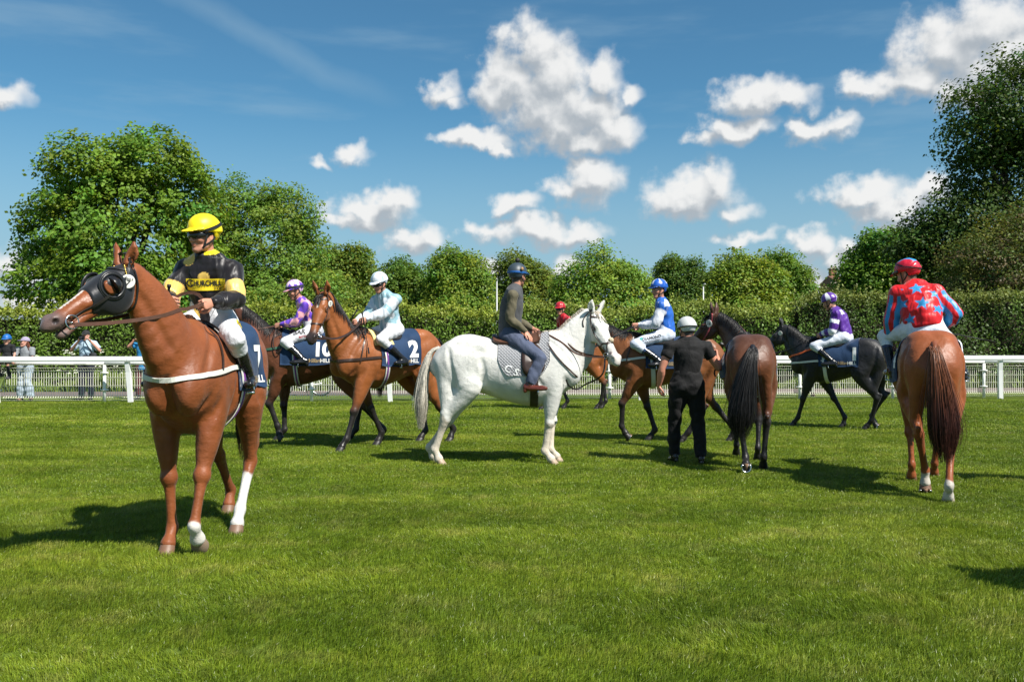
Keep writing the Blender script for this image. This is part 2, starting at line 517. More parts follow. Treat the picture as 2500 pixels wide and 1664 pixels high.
def text_tris(body, size=1.0, bold=0.0, shear=0.0, space=1.0, maxedge=None):
    """flat lettering as (verts 2D, tris), centred"""
    cu = bpy.data.curves.new('lettering', 'FONT')
    cu.body = body; cu.size = size; cu.offset = bold; cu.shear = shear; cu.space_character = space
    cu.align_x = 'CENTER'; cu.align_y = 'CENTER'; cu.resolution_u = 3
    o = bpy.data.objects.new('lettering', cu); COL.objects.link(o)
    dg = bpy.context.evaluated_depsgraph_get()
    me = bpy.data.meshes.new_from_object(o.evaluated_get(dg))
    bpy.data.objects.remove(o); bpy.data.curves.remove(cu)
    bm = bmesh.new(); bm.from_mesh(me); bpy.data.meshes.remove(me)
    bmesh.ops.triangulate(bm, faces=bm.faces)
    if maxedge:
        for _ in range(5):
            es = [e for e in bm.edges if e.calc_length() > maxedge]
            if not es: break
            bmesh.ops.subdivide_edges(bm, edges=es, cuts=1)
            bmesh.ops.triangulate(bm, faces=bm.faces)
    bm.verts.ensure_lookup_table()
    v = np.array([tuple(x.co) for x in bm.verts]); f = np.array([[w.index for w in q.verts] for q in bm.faces])
    bm.free()
    return v[:, :2], f

def decal(name, v2, f, org, right, up, bvh, mat, parent, off=.003, reach=.5):
    """print flat shapes on to a surface: points fall from org + right*x + up*y along -n"""
    org = Vector(org); right = Vector(right).normalized(); up = Vector(up).normalized(); n = right.cross(up).normalized()
    out = []; ok = []
    for x, y in v2:
        p = org + right * float(x) + up * float(y) + n * reach
        hit = bvh.ray_cast(p, -n, 2 * reach)
        if hit[0] is None: out.append(tuple(p - n * reach)); ok.append(False)
        else: out.append(tuple(hit[0] + n * off)); ok.append(True)
    ok = np.array(ok)
    f = f[ok[f].all(1)]
    if len(f) == 0: return None
    me = np_mesh(name, np.array(out), f, smooth=False)
    return add(name, me, mat, parent)

# ------------------------------------------------------------------ materials
MATS = {}
def mat(name, col=(.5, .5, .5), rough=.6, metal=0.0, spec=.5, attr=False, bump=None, sheen=0.0, coat=0.0, var=None, rvar=None):
    if name in MATS: return MATS[name]
    m = bpy.data.materials.new(name); m.use_nodes = True
    nt = m.node_tree; b = nt.nodes['Principled BSDF']
    b.inputs['Base Color'].default_value = (*col, 1)
    b.inputs['Roughness'].default_value = rough
    b.inputs['Metallic'].default_value = metal
    b.inputs['Specular IOR Level'].default_value = spec
    if sheen: b.inputs['Sheen Weight'].default_value = sheen; b.inputs['Sheen Roughness'].default_value = .4
    if coat: b.inputs['Coat Weight'].default_value = coat; b.inputs['Coat Roughness'].default_value = .15
    src = None
    if attr:
        a = nt.nodes.new('ShaderNodeAttribute'); a.attribute_name = 'Col'; src = a.outputs['Color']
    else:
        r = nt.nodes.new('ShaderNodeRGB'); r.outputs[0].default_value = (*col, 1); src = r.outputs[0]
    tc = nt.nodes.new('ShaderNodeTexCoord')
    if var:   # (scale, amount): mottling of the colour
        n = nt.nodes.new('ShaderNodeTexNoise'); n.inputs['Scale'].default_value = var[0]; n.inputs['Detail'].default_value = 5
        nt.links.new(tc.outputs['Object'], n.inputs['Vector'])
        mr = nt.nodes.new('ShaderNodeMapRange'); mr.inputs['From Min'].default_value = .25; mr.inputs['From Max'].default_value = .75
        mr.inputs['To Min'].default_value = 1 - var[1]; mr.inputs['To Max'].default_value = 1 + var[1]
        nt.links.new(n.outputs['Fac'], mr.inputs['Value'])
        mx = nt.nodes.new('ShaderNodeVectorMath'); mx.operation = 'SCALE'
        nt.links.new(src, mx.inputs[0]); nt.links.new(mr.outputs[0], mx.inputs['Scale'])
        src = mx.outputs[0]
    nt.links.new(src, b.inputs['Base Color'])
    if bump:  # list of (scale, detail, strength, distance, stretch)
        prev = None
        for (sc, det, st, dist, stretch) in bump:
            mp = nt.nodes.new('ShaderNodeMapping'); mp.inputs['Scale'].default_value = stretch
            nt.links.new(tc.outputs['Object'], mp.inputs['Vector'])
            n = nt.nodes.new('ShaderNodeTexNoise'); n.inputs['Scale'].default_value = sc; n.inputs['Detail'].default_value = det
            n.inputs['Distortion'].default_value = .4
            nt.links.new(mp.outputs[0], n.inputs['Vector'])
            bp = nt.nodes.new('ShaderNodeBump'); bp.inputs['Strength'].default_value = st; bp.inputs['Distance'].default_value = dist
            nt.links.new(n.outputs['Fac'], bp.inputs['Height'])
            if prev: nt.links.new(prev, bp.inputs['Normal'])
            prev = bp.outputs[0]
        nt.links.new(prev, b.inputs['Normal'])
    if rvar:
        n = nt.nodes.new('ShaderNodeTexNoise'); n.inputs['Scale'].default_value = rvar[0]; n.inputs['Detail'].default_value = 4
        nt.links.new(tc.outputs['Object'], n.inputs['Vector'])
        mr = nt.nodes.new('ShaderNodeMapRange'); mr.inputs['From Min'].default_value = .3; mr.inputs['From Max'].default_value = .7
        mr.inputs['To Min'].default_value = rvar[1]; mr.inputs['To Max'].default_value = rvar[2]
        nt.links.new(n.outputs['Fac'], mr.inputs['Value']); nt.links.new(mr.outputs[0], b.inputs['Roughness'])
    MATS[name] = m
    return m

mat('coat', attr=True, rough=.44, spec=.34, sheen=.06, var=(9, .14),
    bump=[(4, 3, .5, .05, (1, 1, .7)), (11, 4, .45, .018, (1, 1, 1)), (38, 4, .40, .006, (1, 1, 1.8)), (260, 2, .25, .0016, (1, 1, .3))], rvar=(5, .30, .62))
mat('pale_coat', attr=True, rough=.62, spec=.25, sheen=.1, var=(14, .05),
    bump=[(4, 3, .5, .05, (1, 1, .7)), (11, 4, .4, .018, (1, 1, 1)), (50, 4, .4, .006, (1, 1, 2.2)), (260, 2, .25, .0016, (1, 1, .3))])
mat('hair', attr=True, rough=.42, spec=.4, var=(30, .25))
mat('hoof_horn', attr=True, rough=.5, bump=[(90, 3, .3, .002, (1, 1, 6))])
mat('steel', (.62, .62, .63), .25, 1.0)
mat('eye_dark', (.012, .007, .004), .06, spec=.8)
mat('black_leather', (.018, .016, .015), .38, bump=[(180, 3, .2, .001, (1, 1, 1))])
mat('brown_leather', (.085, .038, .022), .42, var=(25, .2), bump=[(180, 3, .2, .001, (1, 1, 1))])
mat('dark_brown_leather', (.038, .020, .014), .40, var=(25, .2))
mat('white_webbing', (.62, .62, .56), .7, bump=[(300, 2, .3, .001, (1, 1, 1))])
mat('green_webbing', (.03, .10, .06), .7)
mat('orange_webbing', (.75, .12, .02), .6)
mat('purple_webbing', (.16, .03, .22), .7)
mat('navy_cloth', (.012, .035, .085), .75, spec=.25, sheen=.15, var=(8, .12), bump=[(9, 4, .6, .02, (1, 1, .5)), (500, 2, .25, .0008, (1, 1, 1))])
mat('white_print', (.80, .80, .78), .6)
mat('gold_print', (.42, .30, .14), .55)
mat('black_print', (.02, .02, .02), .6)
mat('red_print', (.5, .03, .04), .6)
mat('teal_print', (.03, .30, .28), .6)
mat('skin', attr=True, rough=.5, spec=.4, bump=[(160, 3, .15, .001, (1, 1, 1))])
mat('silk', attr=True, rough=.42, spec=.32, sheen=.2, bump=[(6, 2, 1.0, .06, (1.2, 1.2, .4)), (15, 2, .55, .014, (1, 1, .4)), (420, 2, .08, .0006, (1, 1, 1))])
mat('matt_cloth', attr=True, rough=.8, spec=.25, sheen=.1, var=(18, .10), bump=[(11, 4, .75, .022, (1, 1, .55)), (35, 3, .5, .006, (1, 1, 1)), (500, 2, .25, .0008, (1, 1, 1))])
mat('breeches', attr=True, rough=.6, spec=.35, sheen=.1, bump=[(12, 4, .8, .022, (.5, 1, 1)), (34, 3, .5, .007, (1, 1, 1))])
mat('boot', attr=True, rough=.2, spec=.55, bump=[(18, 3, .5, .010, (1, 1, 2.0)), (150, 3, .1, .001, (1, 1, 1))])
mat('helmet_cover', attr=True, rough=.34, spec=.5, bump=[(16, 3, .5, .010, (1, 1, 2.2))])
mat('helmet_shell', attr=True, rough=.45, spec=.4)
mat('goggle_black', (.012, .012, .013), .22, spec=.6)
mat('goggle_lens', (.015, .013, .012), .05, spec=.9)
mat('strap_black', (.014, .014, .014), .6)
# ------------------------------------------------------------------ ground, path, rails, hedge
def lawn_mat(name, cols, blades=False):
    m = bpy.data.materials.new(name); m.use_nodes = True; nt = m.node_tree; b = nt.nodes['Principled BSDF']; L = nt.links.new
    g = nt.nodes.new('ShaderNodeNewGeometry')
    def noise(sc, det, ro=.55):
        n = nt.nodes.new('ShaderNodeTexNoise'); n.inputs['Scale'].default_value = sc; n.inputs['Detail'].default_value = det; n.inputs['Roughness'].default_value = ro
        L(g.outputs['Position'], n.inputs['Vector']); return n.outputs['Fac']
    def ramp(v, stops):
        r = nt.nodes.new('ShaderNodeValToRGB'); e = r.color_ramp.elements
        e[0].position, e[0].color = stops[0][0], (*stops[0][1], 1); e[1].position, e[1].color = stops[-1][0], (*stops[-1][1], 1)
        for p, c in stops[1:-1]: x = e.new(p); x.color = (*c, 1)
        L(v, r.inputs[0]); return r.outputs[0]
    def mixc(f, a, c, mode='MIX'):
        n = nt.nodes.new('ShaderNodeMix'); n.data_type = 'RGBA'; n.blend_type = mode
        if isinstance(f, float): n.inputs['Factor'].default_value = f
        else: L(f, n.inputs['Factor'])
        L(a, n.inputs['A']); L(c, n.inputs['B']); return n.outputs['Result']
    a = ramp(noise(.48, 5, .62), [(.36, cols[0]), (.5, cols[1]), (.62, cols[2])])
    bq = ramp(noise(2.6, 6, .65), [(.34, cols[0]), (.52, cols[1]), (.68, cols[3])])
    c = mixc(.5, a, bq)
    mpn = nt.nodes.new('ShaderNodeMapping'); mpn.inputs['Scale'].default_value = (.16, 1.0, 1.0); L(g.outputs['Position'], mpn.inputs[0])
    bn = nt.nodes.new('ShaderNodeTexNoise'); bn.inputs['Scale'].default_value = 1.1; bn.inputs['Detail'].default_value = 4; L(mpn.outputs[0], bn.inputs['Vector'])
    c = mixc(1.0, c, ramp(bn.outputs['Fac'], [(.36, (.74, .78, .78)), (.52, (1.0, 1.0, 1.0)), (.66, (1.26, 1.18, 1.30))]), 'MULTIPLY')
    d = ramp(noise(11, 3), [(.32, (.74, .76, .78)), (.68, (1.24, 1.22, 1.16))])
    c = mixc(1.0, c, d, 'MULTIPLY')
    if blades:
        at = nt.nodes.new('ShaderNodeAttribute'); at.attribute_name = 'Col'
        c = mixc(1.0, c, at.outputs['Color'], 'MULTIPLY')
        b.inputs['Roughness'].default_value = .38; b.inputs['Specular IOR Level'].default_value = .35
        L(c, b.inputs['Base Color'])
        tr = nt.nodes.new('ShaderNodeBsdfTranslucent'); L(c, tr.inputs['Color'])
        ms = nt.nodes.new('ShaderNodeMixShader'); ms.inputs[0].default_value = .32
        out = nt.nodes['Material Output']
        L(b.outputs[0], ms.inputs[1]); L(tr.outputs[0], ms.inputs[2]); L(ms.outputs[0], out.inputs['Surface'])
    else:
        b.inputs['Roughness'].default_value = .9; b.inputs['Specular IOR Level'].default_value = .1
        L(c, b.inputs['Base Color'])
        n = nt.nodes.new('ShaderNodeTexNoise'); n.inputs['Scale'].default_value = 60; L(g.outputs['Position'], n.inputs['Vector'])
        bp = nt.nodes.new('ShaderNodeBump'); bp.inputs['Strength'].default_value = .8; bp.inputs['Distance'].default_value = .03
        L(n.outputs['Fac'], bp.inputs['Height']); L(bp.outputs[0], b.inputs['Normal'])
    return m

GREENS = [(.105, .175, .012), (.182, .258, .020), (.245, .305, .032), (.330, .330, .085)]
SOIL = [(.075, .115, .014), (.092, .135, .018), (.105, .145, .024), (.12, .15, .03)]
blade_m = lawn_mat('grass_blades', GREENS, True)
soil_m = lawn_mat('turf_soil', SOIL)
verge_m = lawn_mat('verge_turf', [(.10, .15, .03), (.13, .18, .035), (.16, .20, .05), (.18, .20, .06)])

def sheet(name, x0, x1, y0f, y1f, z, m, n=2):
    mb = MB(); xs = np.linspace(x0, x1, n)
    mb.quad_strip([[Vector((x, y0f(x), z)), Vector((x, y1f(x), z))] for x in xs], False, False)
    mb.f = [tuple(reversed(f)) for f in mb.f]
    o = mb.build(name, m, None, smooth=False)
    # face up
    if o.data.polygons[0].normal.z < 0: o.data.flip_normals()
    return tag(o, kind='structure')

front_y = lambda x: 22.25 + .065 * (x + 9.3)
rear_y = lambda x: 22.62 + .080 * (x + 10)
sheet('ground', -600, 600, lambda x: -60, lambda x: 1400, 0, soil_m)
sheet('verge', -60, 60, lambda x: rear_y(x) + .1, lambda x: 60, .004, verge_m, 8)
path_m = mat('tarmac_path', (.155, .125, .115), .9, spec=.2, var=(1.5, .18), bump=[(90, 4, .5, .004, (1, 1, 1))])
sheet('path', -60, 60, lambda x: rear_y(x) + 2.35, lambda x: rear_y(x) + 4.7, .010, path_m, 8)

# ---- lawn blades: patches of single blades set out over the paddock
def blade_patch(size, n, wid, ln, seed, lean=(.42, .08)):
    r = np.random.default_rng(seed)
    p = np.stack([r.uniform(-size / 2, size / 2, n), r.uniform(-size / 2, size / 2, n), np.zeros(n)], 1)
    L = ln * r.uniform(.55, 1.25, n); a = r.uniform(0, 2 * pi, n)
    dirx = np.cos(a) * .55 + lean[0]; diry = np.sin(a) * .55 + lean[1]
    k = r.uniform(.3, 1.15, n)
    t1 = p + np.stack([dirx * k * L * .28, diry * k * L * .28, L * .55], 1)
    t2 = p + np.stack([dirx * k * L * .85, diry * k * L * .85, L * (.98 - .30 * k)], 1)
    fa = r.uniform(0, 2 * pi, n); w = np.stack([np.cos(fa), np.sin(fa), np.zeros(n)], 1) * (wid * r.uniform(.7, 1.3, n))[:, None] / 2
    V = np.stack([p - w, p + w, t1 + w * .85, t1 - w * .85, t2 + w * .12, t2 - w * .12], 1).reshape(-1, 3)
    b = np.arange(n)[:, None] * 6
    F = np.concatenate([b + np.array([[0, 1, 2, 3]]), b + np.array([[3, 2, 4, 5]])])
    tint = r.uniform(.70, 1.30, n)[:, None] * np.stack([r.uniform(.92, 1.12, n), np.ones(n), r.uniform(.8, 1.1, n)], 1)
    dry = r.uniform(0, 1, n) < .04
    tint[dry] = tint[dry] * np.array([1.45, 1.25, 2.2])
    me = np_mesh('grass_patch', V, F, np.repeat(tint, 6, 0), smooth=False)
    me.materials.append(blade_m)
    return bpy.data.objects.new('grass_patch', me)

def build_lawn():
    lods = [(3.4, 8.6, .5, 4600, .0030, .050), (8.6, 14.5, .7, 4200, .0048, .044), (14.5, 22.9, 1.0, 2800, .0095, .042)]
    P = []; R = []; S = []; K = []; patches = []
    r = np.random.default_rng(5)
    for li, (y0, y1, sz, n, w, ln) in enumerate(lods):
        for v in range(3): patches.append(blade_patch(sz * 1.12, n, w, ln, li * 10 + v))
        for y in np.arange(y0, y1, sz):
            hw = (y + sz) * .66 + 3.2
            for x in np.arange(-hw, hw, sz):
                if y + sz * .5 > front_y(x) + .1: continue
                P.append((x + r.normal(0, .03), y + sz / 2 + r.normal(0, .03), 0)); R.append((0, 0, r.uniform(-.5, .5) + (pi if r.uniform() < .25 else 0)))
                hgt = r.uniform(.85, 1.2); S.append((1, 1, hgt)); K.append(li * 3 + int(r.integers(3)))
    me = bpy.data.meshes.new('grass'); me.vertices.add(len(P)); me.vertices.foreach_set('co', np.array(P, np.float32).ravel())
    for nm, dat in (('rot', R), ('scl', S)):
        a = me.attributes.new(nm, 'FLOAT_VECTOR', 'POINT'); a.data.foreach_set('vector', np.array(dat, np.float32).ravel())
    a = me.attributes.new('pick', 'INT', 'POINT'); a.data.foreach_set('value', np.array(K, np.int32))
    o = add('grass', me, blade_m); tag(o, 'short mown green grass covering the paddock in front of the white rails', 'grass', kind='stuff')
    ng = bpy.data.node_groups.new('lawn', 'GeometryNodeTree')
    ng.interface.new_socket('Geometry', in_out='INPUT', socket_type='NodeSocketGeometry'); ng.interface.new_socket('Geometry', in_out='OUTPUT', socket_type='NodeSocketGeometry')
    N = ng.nodes.new; L = ng.links.new
    gi = N('NodeGroupInput'); go = N('NodeGroupOutput'); jn = N('GeometryNodeJoinGeometry')
    ar = N('GeometryNodeInputNamedAttribute'); ar.data_type = 'FLOAT_VECTOR'; ar.inputs[0].default_value = 'rot'
    asc = N('GeometryNodeInputNamedAttribute'); asc.data_type = 'FLOAT_VECTOR'; asc.inputs[0].default_value = 'scl'
    ap = N('GeometryNodeInputNamedAttribute'); ap.data_type = 'INT'; ap.inputs[0].default_value = 'pick'
    for i, po in enumerate(patches):
        oi = N('GeometryNodeObjectInfo'); oi.inputs['Object'].default_value = po; oi.inputs['As Instance'].default_value = True
        cmp_ = N('FunctionNodeCompare'); cmp_.data_type = 'INT'; cmp_.operation = 'EQUAL'
        L(ap.outputs['Attribute'], cmp_.inputs[2]); cmp_.inputs[3].default_value = i
        ip = N('GeometryNodeInstanceOnPoints')
        L(gi.outputs[0], ip.inputs['Points']); L(cmp_.outputs[0], ip.inputs['Selection']); L(oi.outputs['Geometry'], ip.inputs['Instance'])
        L(ar.outputs['Attribute'], ip.inputs['Rotation']); L(asc.outputs['Attribute'], ip.inputs['Scale'])
        L(ip.outputs[0], jn.inputs[0])
    L(jn.outputs[0], go.inputs[0])
    md = o.modifiers.new('lawn', 'NODES'); md.node_group = ng
build_lawn()

# ---- rails
white_pl = mat('white_plastic', (.78, .78, .76), .45, spec=.4, var=(3, .05))
white_pl2 = mat('white_paint_worn', (.72, .72, .68), .55, spec=.3, var=(9, .08))
wire_m = mat('pale_wire', (.74, .73, .62), .5, spec=.4)
def build_rails():
    rr = thing('running_rail', 'front white plastic running rail on square leaning posts edging the grass', 'rail', (0, front_y(0), 0))
    px = list(np.arange(-9.32 - 3.1 * 2, 16, 3.12)); i = 0
    bx = px[0]
    while bx < px[-1]:
        m = MB(); x0, x1 = bx + .004, bx + 3.12 - .004
        prof = [(-.055, .995), (.05, .995), (.062, 1.03), (.05, 1.085), (.02, 1.118), (-.03, 1.125), (-.065, 1.10), (-.072, 1.04)]
        m.quad_strip([[Vector((x, front_y(x) - front_y(0) + dy, dz - .0)) for dy, dz in prof] for x in (x0, x1)])
        m.build('rail_beam', white_pl, rr, smooth=False); bx += 3.12
    for x in px:
        m = MB(); y = front_y(x) - front_y(0)
        m.quad_strip([[Vector((x + sx * .052 + dx, y + sy * .045 + dy, z)) for sx, sy in ((-1, -1), (1, -1), (1, 1), (-1, 1))] for z, dx, dy in ((-.05, .04, .10), (.30, .02, .08), (.75, .0, .05), (.998, -.015, .01))])
        m.build('post', white_pl, rr, smooth=False)
    rl = thing('spectator_rail', 'round white rail on collared posts with a wire mesh fence, just behind the running rail', 'fence', (0, rear_y(0), 0))
    qx = list(-10.0 + 2.5 * np.arange(-2, 12)); Y = lambda x: rear_y(x) - rear_y(0)
    for a, b in zip(qx[:-1], qx[1:]):
        m = MB(); m.tube([Vector((a + .003, Y(a), .955)), Vector((b - .003, Y(b), .955))], .048, 12); m.build('rail_tube', white_pl, rl)
        # welded mesh panel
        w = MB(); x0, x1 = a + .06, b - .06
        n = 42
        for k in range(n):
            x = x0 + (x1 - x0) * k / (n - 1); y = Y(x) + .05
            w.tube([Vector((x, y - .06, .845)), Vector((x, y, .77)), Vector((x, y, .62)), Vector((x, y, .45)), Vector((x, y, .16)), Vector((x, y - .05, .11)), Vector((x, y, .045))], .0058, 3, False)
        for z, dy in ((.845, -.06), (.77, 0), (.60, 0), (.40, 0), (.165, 0), (.11, -.05), (.05, 0)):
            w.tube([Vector((x0, Y(x0) + .05 + dy - .008, z)), Vector((x1, Y(x1) + .05 + dy - .008, z))], .0065, 3, False)
        o = w.build('mesh_panel', wire_m, rl, smooth=False); o['kind'] = 'stuff'
    for x in qx:
        m = MB(); m.tube([Vector((x, Y(x), -.05)), Vector((x, Y(x), .91))], .040, 12); p = m.build('post', white_pl, rl)
        m = MB()
        for z in (.30, .72):
            m.tube([Vector((x, Y(x), z - .018)), Vector((x, Y(x), z + .018))], .075, 14)
            m.box((x, Y(x) + .0, z), (.20, .03, .026))
        c = m.build('collar', white_pl2, p); c['kind'] = 'stuff'
build_rails()

# ---- foliage
def leaf_mat(name, tr=.38, rough=.5, spec=.22):
    m = bpy.data.materials.new(name); m.use_nodes = True; nt = m.node_tree; b = nt.nodes['Principled BSDF']; L = nt.links.new
    at = nt.nodes.new('ShaderNodeAttribute'); at.attribute_name = 'Col'
    b.inputs['Roughness'].default_value = rough; b.inputs['Specular IOR Level'].default_value = spec
    L(at.outputs['Color'], b.inputs['Base Color'])
    t = nt.nodes.new('ShaderNodeBsdfTranslucent')
    mul = nt.nodes.new('ShaderNodeVectorMath'); mul.operation = 'MULTIPLY'; mul.inputs[1].default_value = (1.25, 1.2, .6)
    L(at.outputs['Color'], mul.inputs[0]); L(mul.outputs[0], t.inputs['Color'])
    ms = nt.nodes.new('ShaderNodeMixShader'); ms.inputs[0].default_value = tr
    L(b.outputs[0], ms.inputs[1]); L(t.outputs[0], ms.inputs[2]); L(ms.outputs[0], nt.nodes['Material Output'].inputs['Surface'])
    return m
leaf_m = leaf_mat('leaf'); leaf_m2 = leaf_mat('hedge_leaf', .30, .5, .3)
bark_m = mat('bark', (.085, .065, .05), .9, spec=.15, var=(9, .3), bump=[(14, 5, .9, .03, (1, 1, .25))])
dark_twig = mat('dark_hedge_core', (.035, .032, .02), .95, spec=.1)

def leaves(C, Nrm, size, asp, cols, r, fold=.25):
    """rhombic leaves; one quad each, bent along the midrib"""
    n = len(C)
    N = Nrm / np.maximum(np.linalg.norm(Nrm, axis=1, keepdims=True), 1e-9)
    q = r.normal(size=(n, 3)); q[:, 2] -= .5
    A = q - N * (q * N).sum(1, keepdims=True); A /= np.maximum(np.linalg.norm(A, axis=1, keepdims=True), 1e-9)
    B = np.cross(N, A)
    s = (size * r.uniform(.65, 1.3, n))[:, None]
    base = C - A * s * .5; tip = C + A * s * .5 - N * s * .10
    l = C - A * s * .06 + B * s * asp * .5 - N * s * fold * asp * .3; rt = C - A * s * .06 - B * s * asp * .5 - N * s * fold * asp * .3
    V = np.stack([base, rt, tip, l], 1).reshape(-1, 3)
    F = (np.arange(n)[:, None] * 4 + np.array([[0, 1, 2, 3]]))
    return V, F, np.repeat(cols, 4, 0)

def crown_points(lobes, n_cl, per, clr, r, inner=.52, clip=None):
    L = np.array(lobes, float)     # cx cy cz rx ry rz
    area = (L[:, 3] * L[:, 4] + L[:, 4] * L[:, 5] + L[:, 3] * L[:, 5]) ** 1.0
    k = r.choice(len(L), n_cl * 2, p=area / area.sum())
    d = r.normal(size=(n_cl * 2, 3)); d /= np.linalg.norm(d, axis=1, keepdims=True)
    rad = r.uniform(inner ** 2.2, 1, n_cl * 2) ** (1 / 2.2)
    # ragged outline: the radius varies with the direction
    wob = 1 + .15 * np.sin(d[:, 0] * 5.1 + k) * np.sin(d[:, 2] * 6.3 + 2 * k) + .10 * np.sin(d[:, 1] * 11 + d[:, 2] * 9 + k) 
    P = L[k, :3] + d * L[k, 3:6] * (rad * wob * (1 + .15 * r.uniform(0, 1, n_cl * 2) ** 5))[:, None]
    inside = np.zeros(len(P), bool)      # drop clumps buried deep in another lobe
    for q in L:
        e = (((P - q[:3]) / q[3:6]) ** 2).sum(1)
        inside |= e < (inner * .9) ** 2
    if clip is not None: inside |= ~clip(P)
    P = P[~inside][:n_cl]; d = d[~inside][:n_cl]
    cl = np.repeat(np.arange(len(P)), per)
    off = r.normal(size=(len(cl), 3)); off *= (r.uniform(.15, 1, len(cl)) ** .5 / np.maximum(np.linalg.norm(off, axis=1), 1e-6) * r.uniform(.7, 1.25, len(P))[cl])[:, None]
    off = off * clr * 1.75 * np.array([1, 1, .5]); off[:, 2] -= (off[:, 0] ** 2 + off[:, 1] ** 2) / (clr * 4.5)
    return P, d, P[cl] + off, d[cl], cl

def tree(name, label, base, lobes, n_cl=1500, per=14, clr=.32, leaf=.14, asp=.75, col=(.05, .10, .018), var=.3, seed=1, trunk_r=.25, cat='tree', group=None, up=.8, rnd=.62, m=None, inner=.52, limbs=9, zmin=.4, tint=None):
    r = np.random.default_rng(seed)
    bx, by = base
    root = thing(name, label, cat, (bx, by, 0), group=group)
    lobes = [(x - bx, y - by, z, a, b, c) for x, y, z, a, b, c in lobes]
    P, d, C, D, cl = crown_points(lobes, n_cl, per, clr, r, inner, lambda p: p[:, 2] > zmin)
    N = D * .9 + np.array([0, 0, up]) + r.normal(size=C.shape) * rnd
    cc = np.array(col)
    hue = r.normal(0, 1, len(P))[cl]; val = r.normal(0, 1, len(P))[cl]
    lv = np.exp(val * var * .45 + r.normal(0, var * .5, len(C)))
    cols = cc[None] * lv[:, None] * np.stack([1 + .16 * hue, np.ones(len(C)), 1 - .1 * hue], 1)
    if tint is not None:
        pick = r.uniform(0, 1, len(P))[cl] < tint[1]
        cols[pick] = np.array(tint[0]) * lv[pick][:, None]
    V, F, K = leaves(C, N, leaf, asp, np.clip(cols, .004, .5), r)
    o = add('crown', np_mesh('crown', V, F, K, smooth=False), m or leaf_m, root); o['kind'] = 'stuff'
    # trunk and limbs
    mb = MB(); L = np.array(lobes); cz = L[:, 2].mean(); fork = max(1.2, (L[:, 2] - L[:, 5]).min() + 1.0)
    mb.tube([(0, 0, -.1), (.05, .02, fork * .5), (.0, .05, fork)], [trunk_r * 1.25, trunk_r, trunk_r * .9], 10)
    for i in range(limbs):
        q = L[i % len(L)]; e = q[:3] + r.normal(size=3) * q[3:6] * .35 + np.array([0, 0, q[5] * .25])
        a = np.array([0, 0, fork * r.uniform(.75, 1.0)]); mid = a * .5 + e * .5 + np.array([r.normal(0, .3), r.normal(0, .3), -.1])
        pp = catmull(np.array([a, a * .75 + mid * .25 + (0, 0, .3), mid, e]), 3)
        mb.tube(pp, np.linspace(trunk_r * .55, trunk_r * .10, len(pp)), 6)
        for _ in range(5):
            t = r.uniform(.35, .95); s0 = pp[int(t * (len(pp) - 1))]
            tgt = P[r.integers(len(P))]
            j = np.argmin(((P[r.integers(0, len(P), 60)] - s0) ** 2).sum(1)); 
            cand = P[r.integers(0, len(P), 60)]; tgt = cand[np.argmin(((cand - s0) ** 2).sum(1))]
            mb.tube([s0, s0 * .5 + tgt * .5 + (0, 0, .12), tgt], [trunk_r * .16, trunk_r * .09, .008], 5)
    mb.build('trunk', bark_m, root)
    return root

def px(x, y, d):     # bearing of a point on the photograph at a chosen distance
    return ((x - 1250) / 2250 * d, d, 1.5 + (832 - y) / 2250 * d)
def lobe(x, y, d, rx, ry=None, dd=0, depth=None):
    """lobe centred on bearing (x, y) at distance d+dd; radii given in photograph pixels at d"""
    ry = ry or rx; X, Y, Z = px(x, y, d); s = d / 2250
    return (X, Y + dd, Z, rx * s, (depth or rx) * s, ry * s)

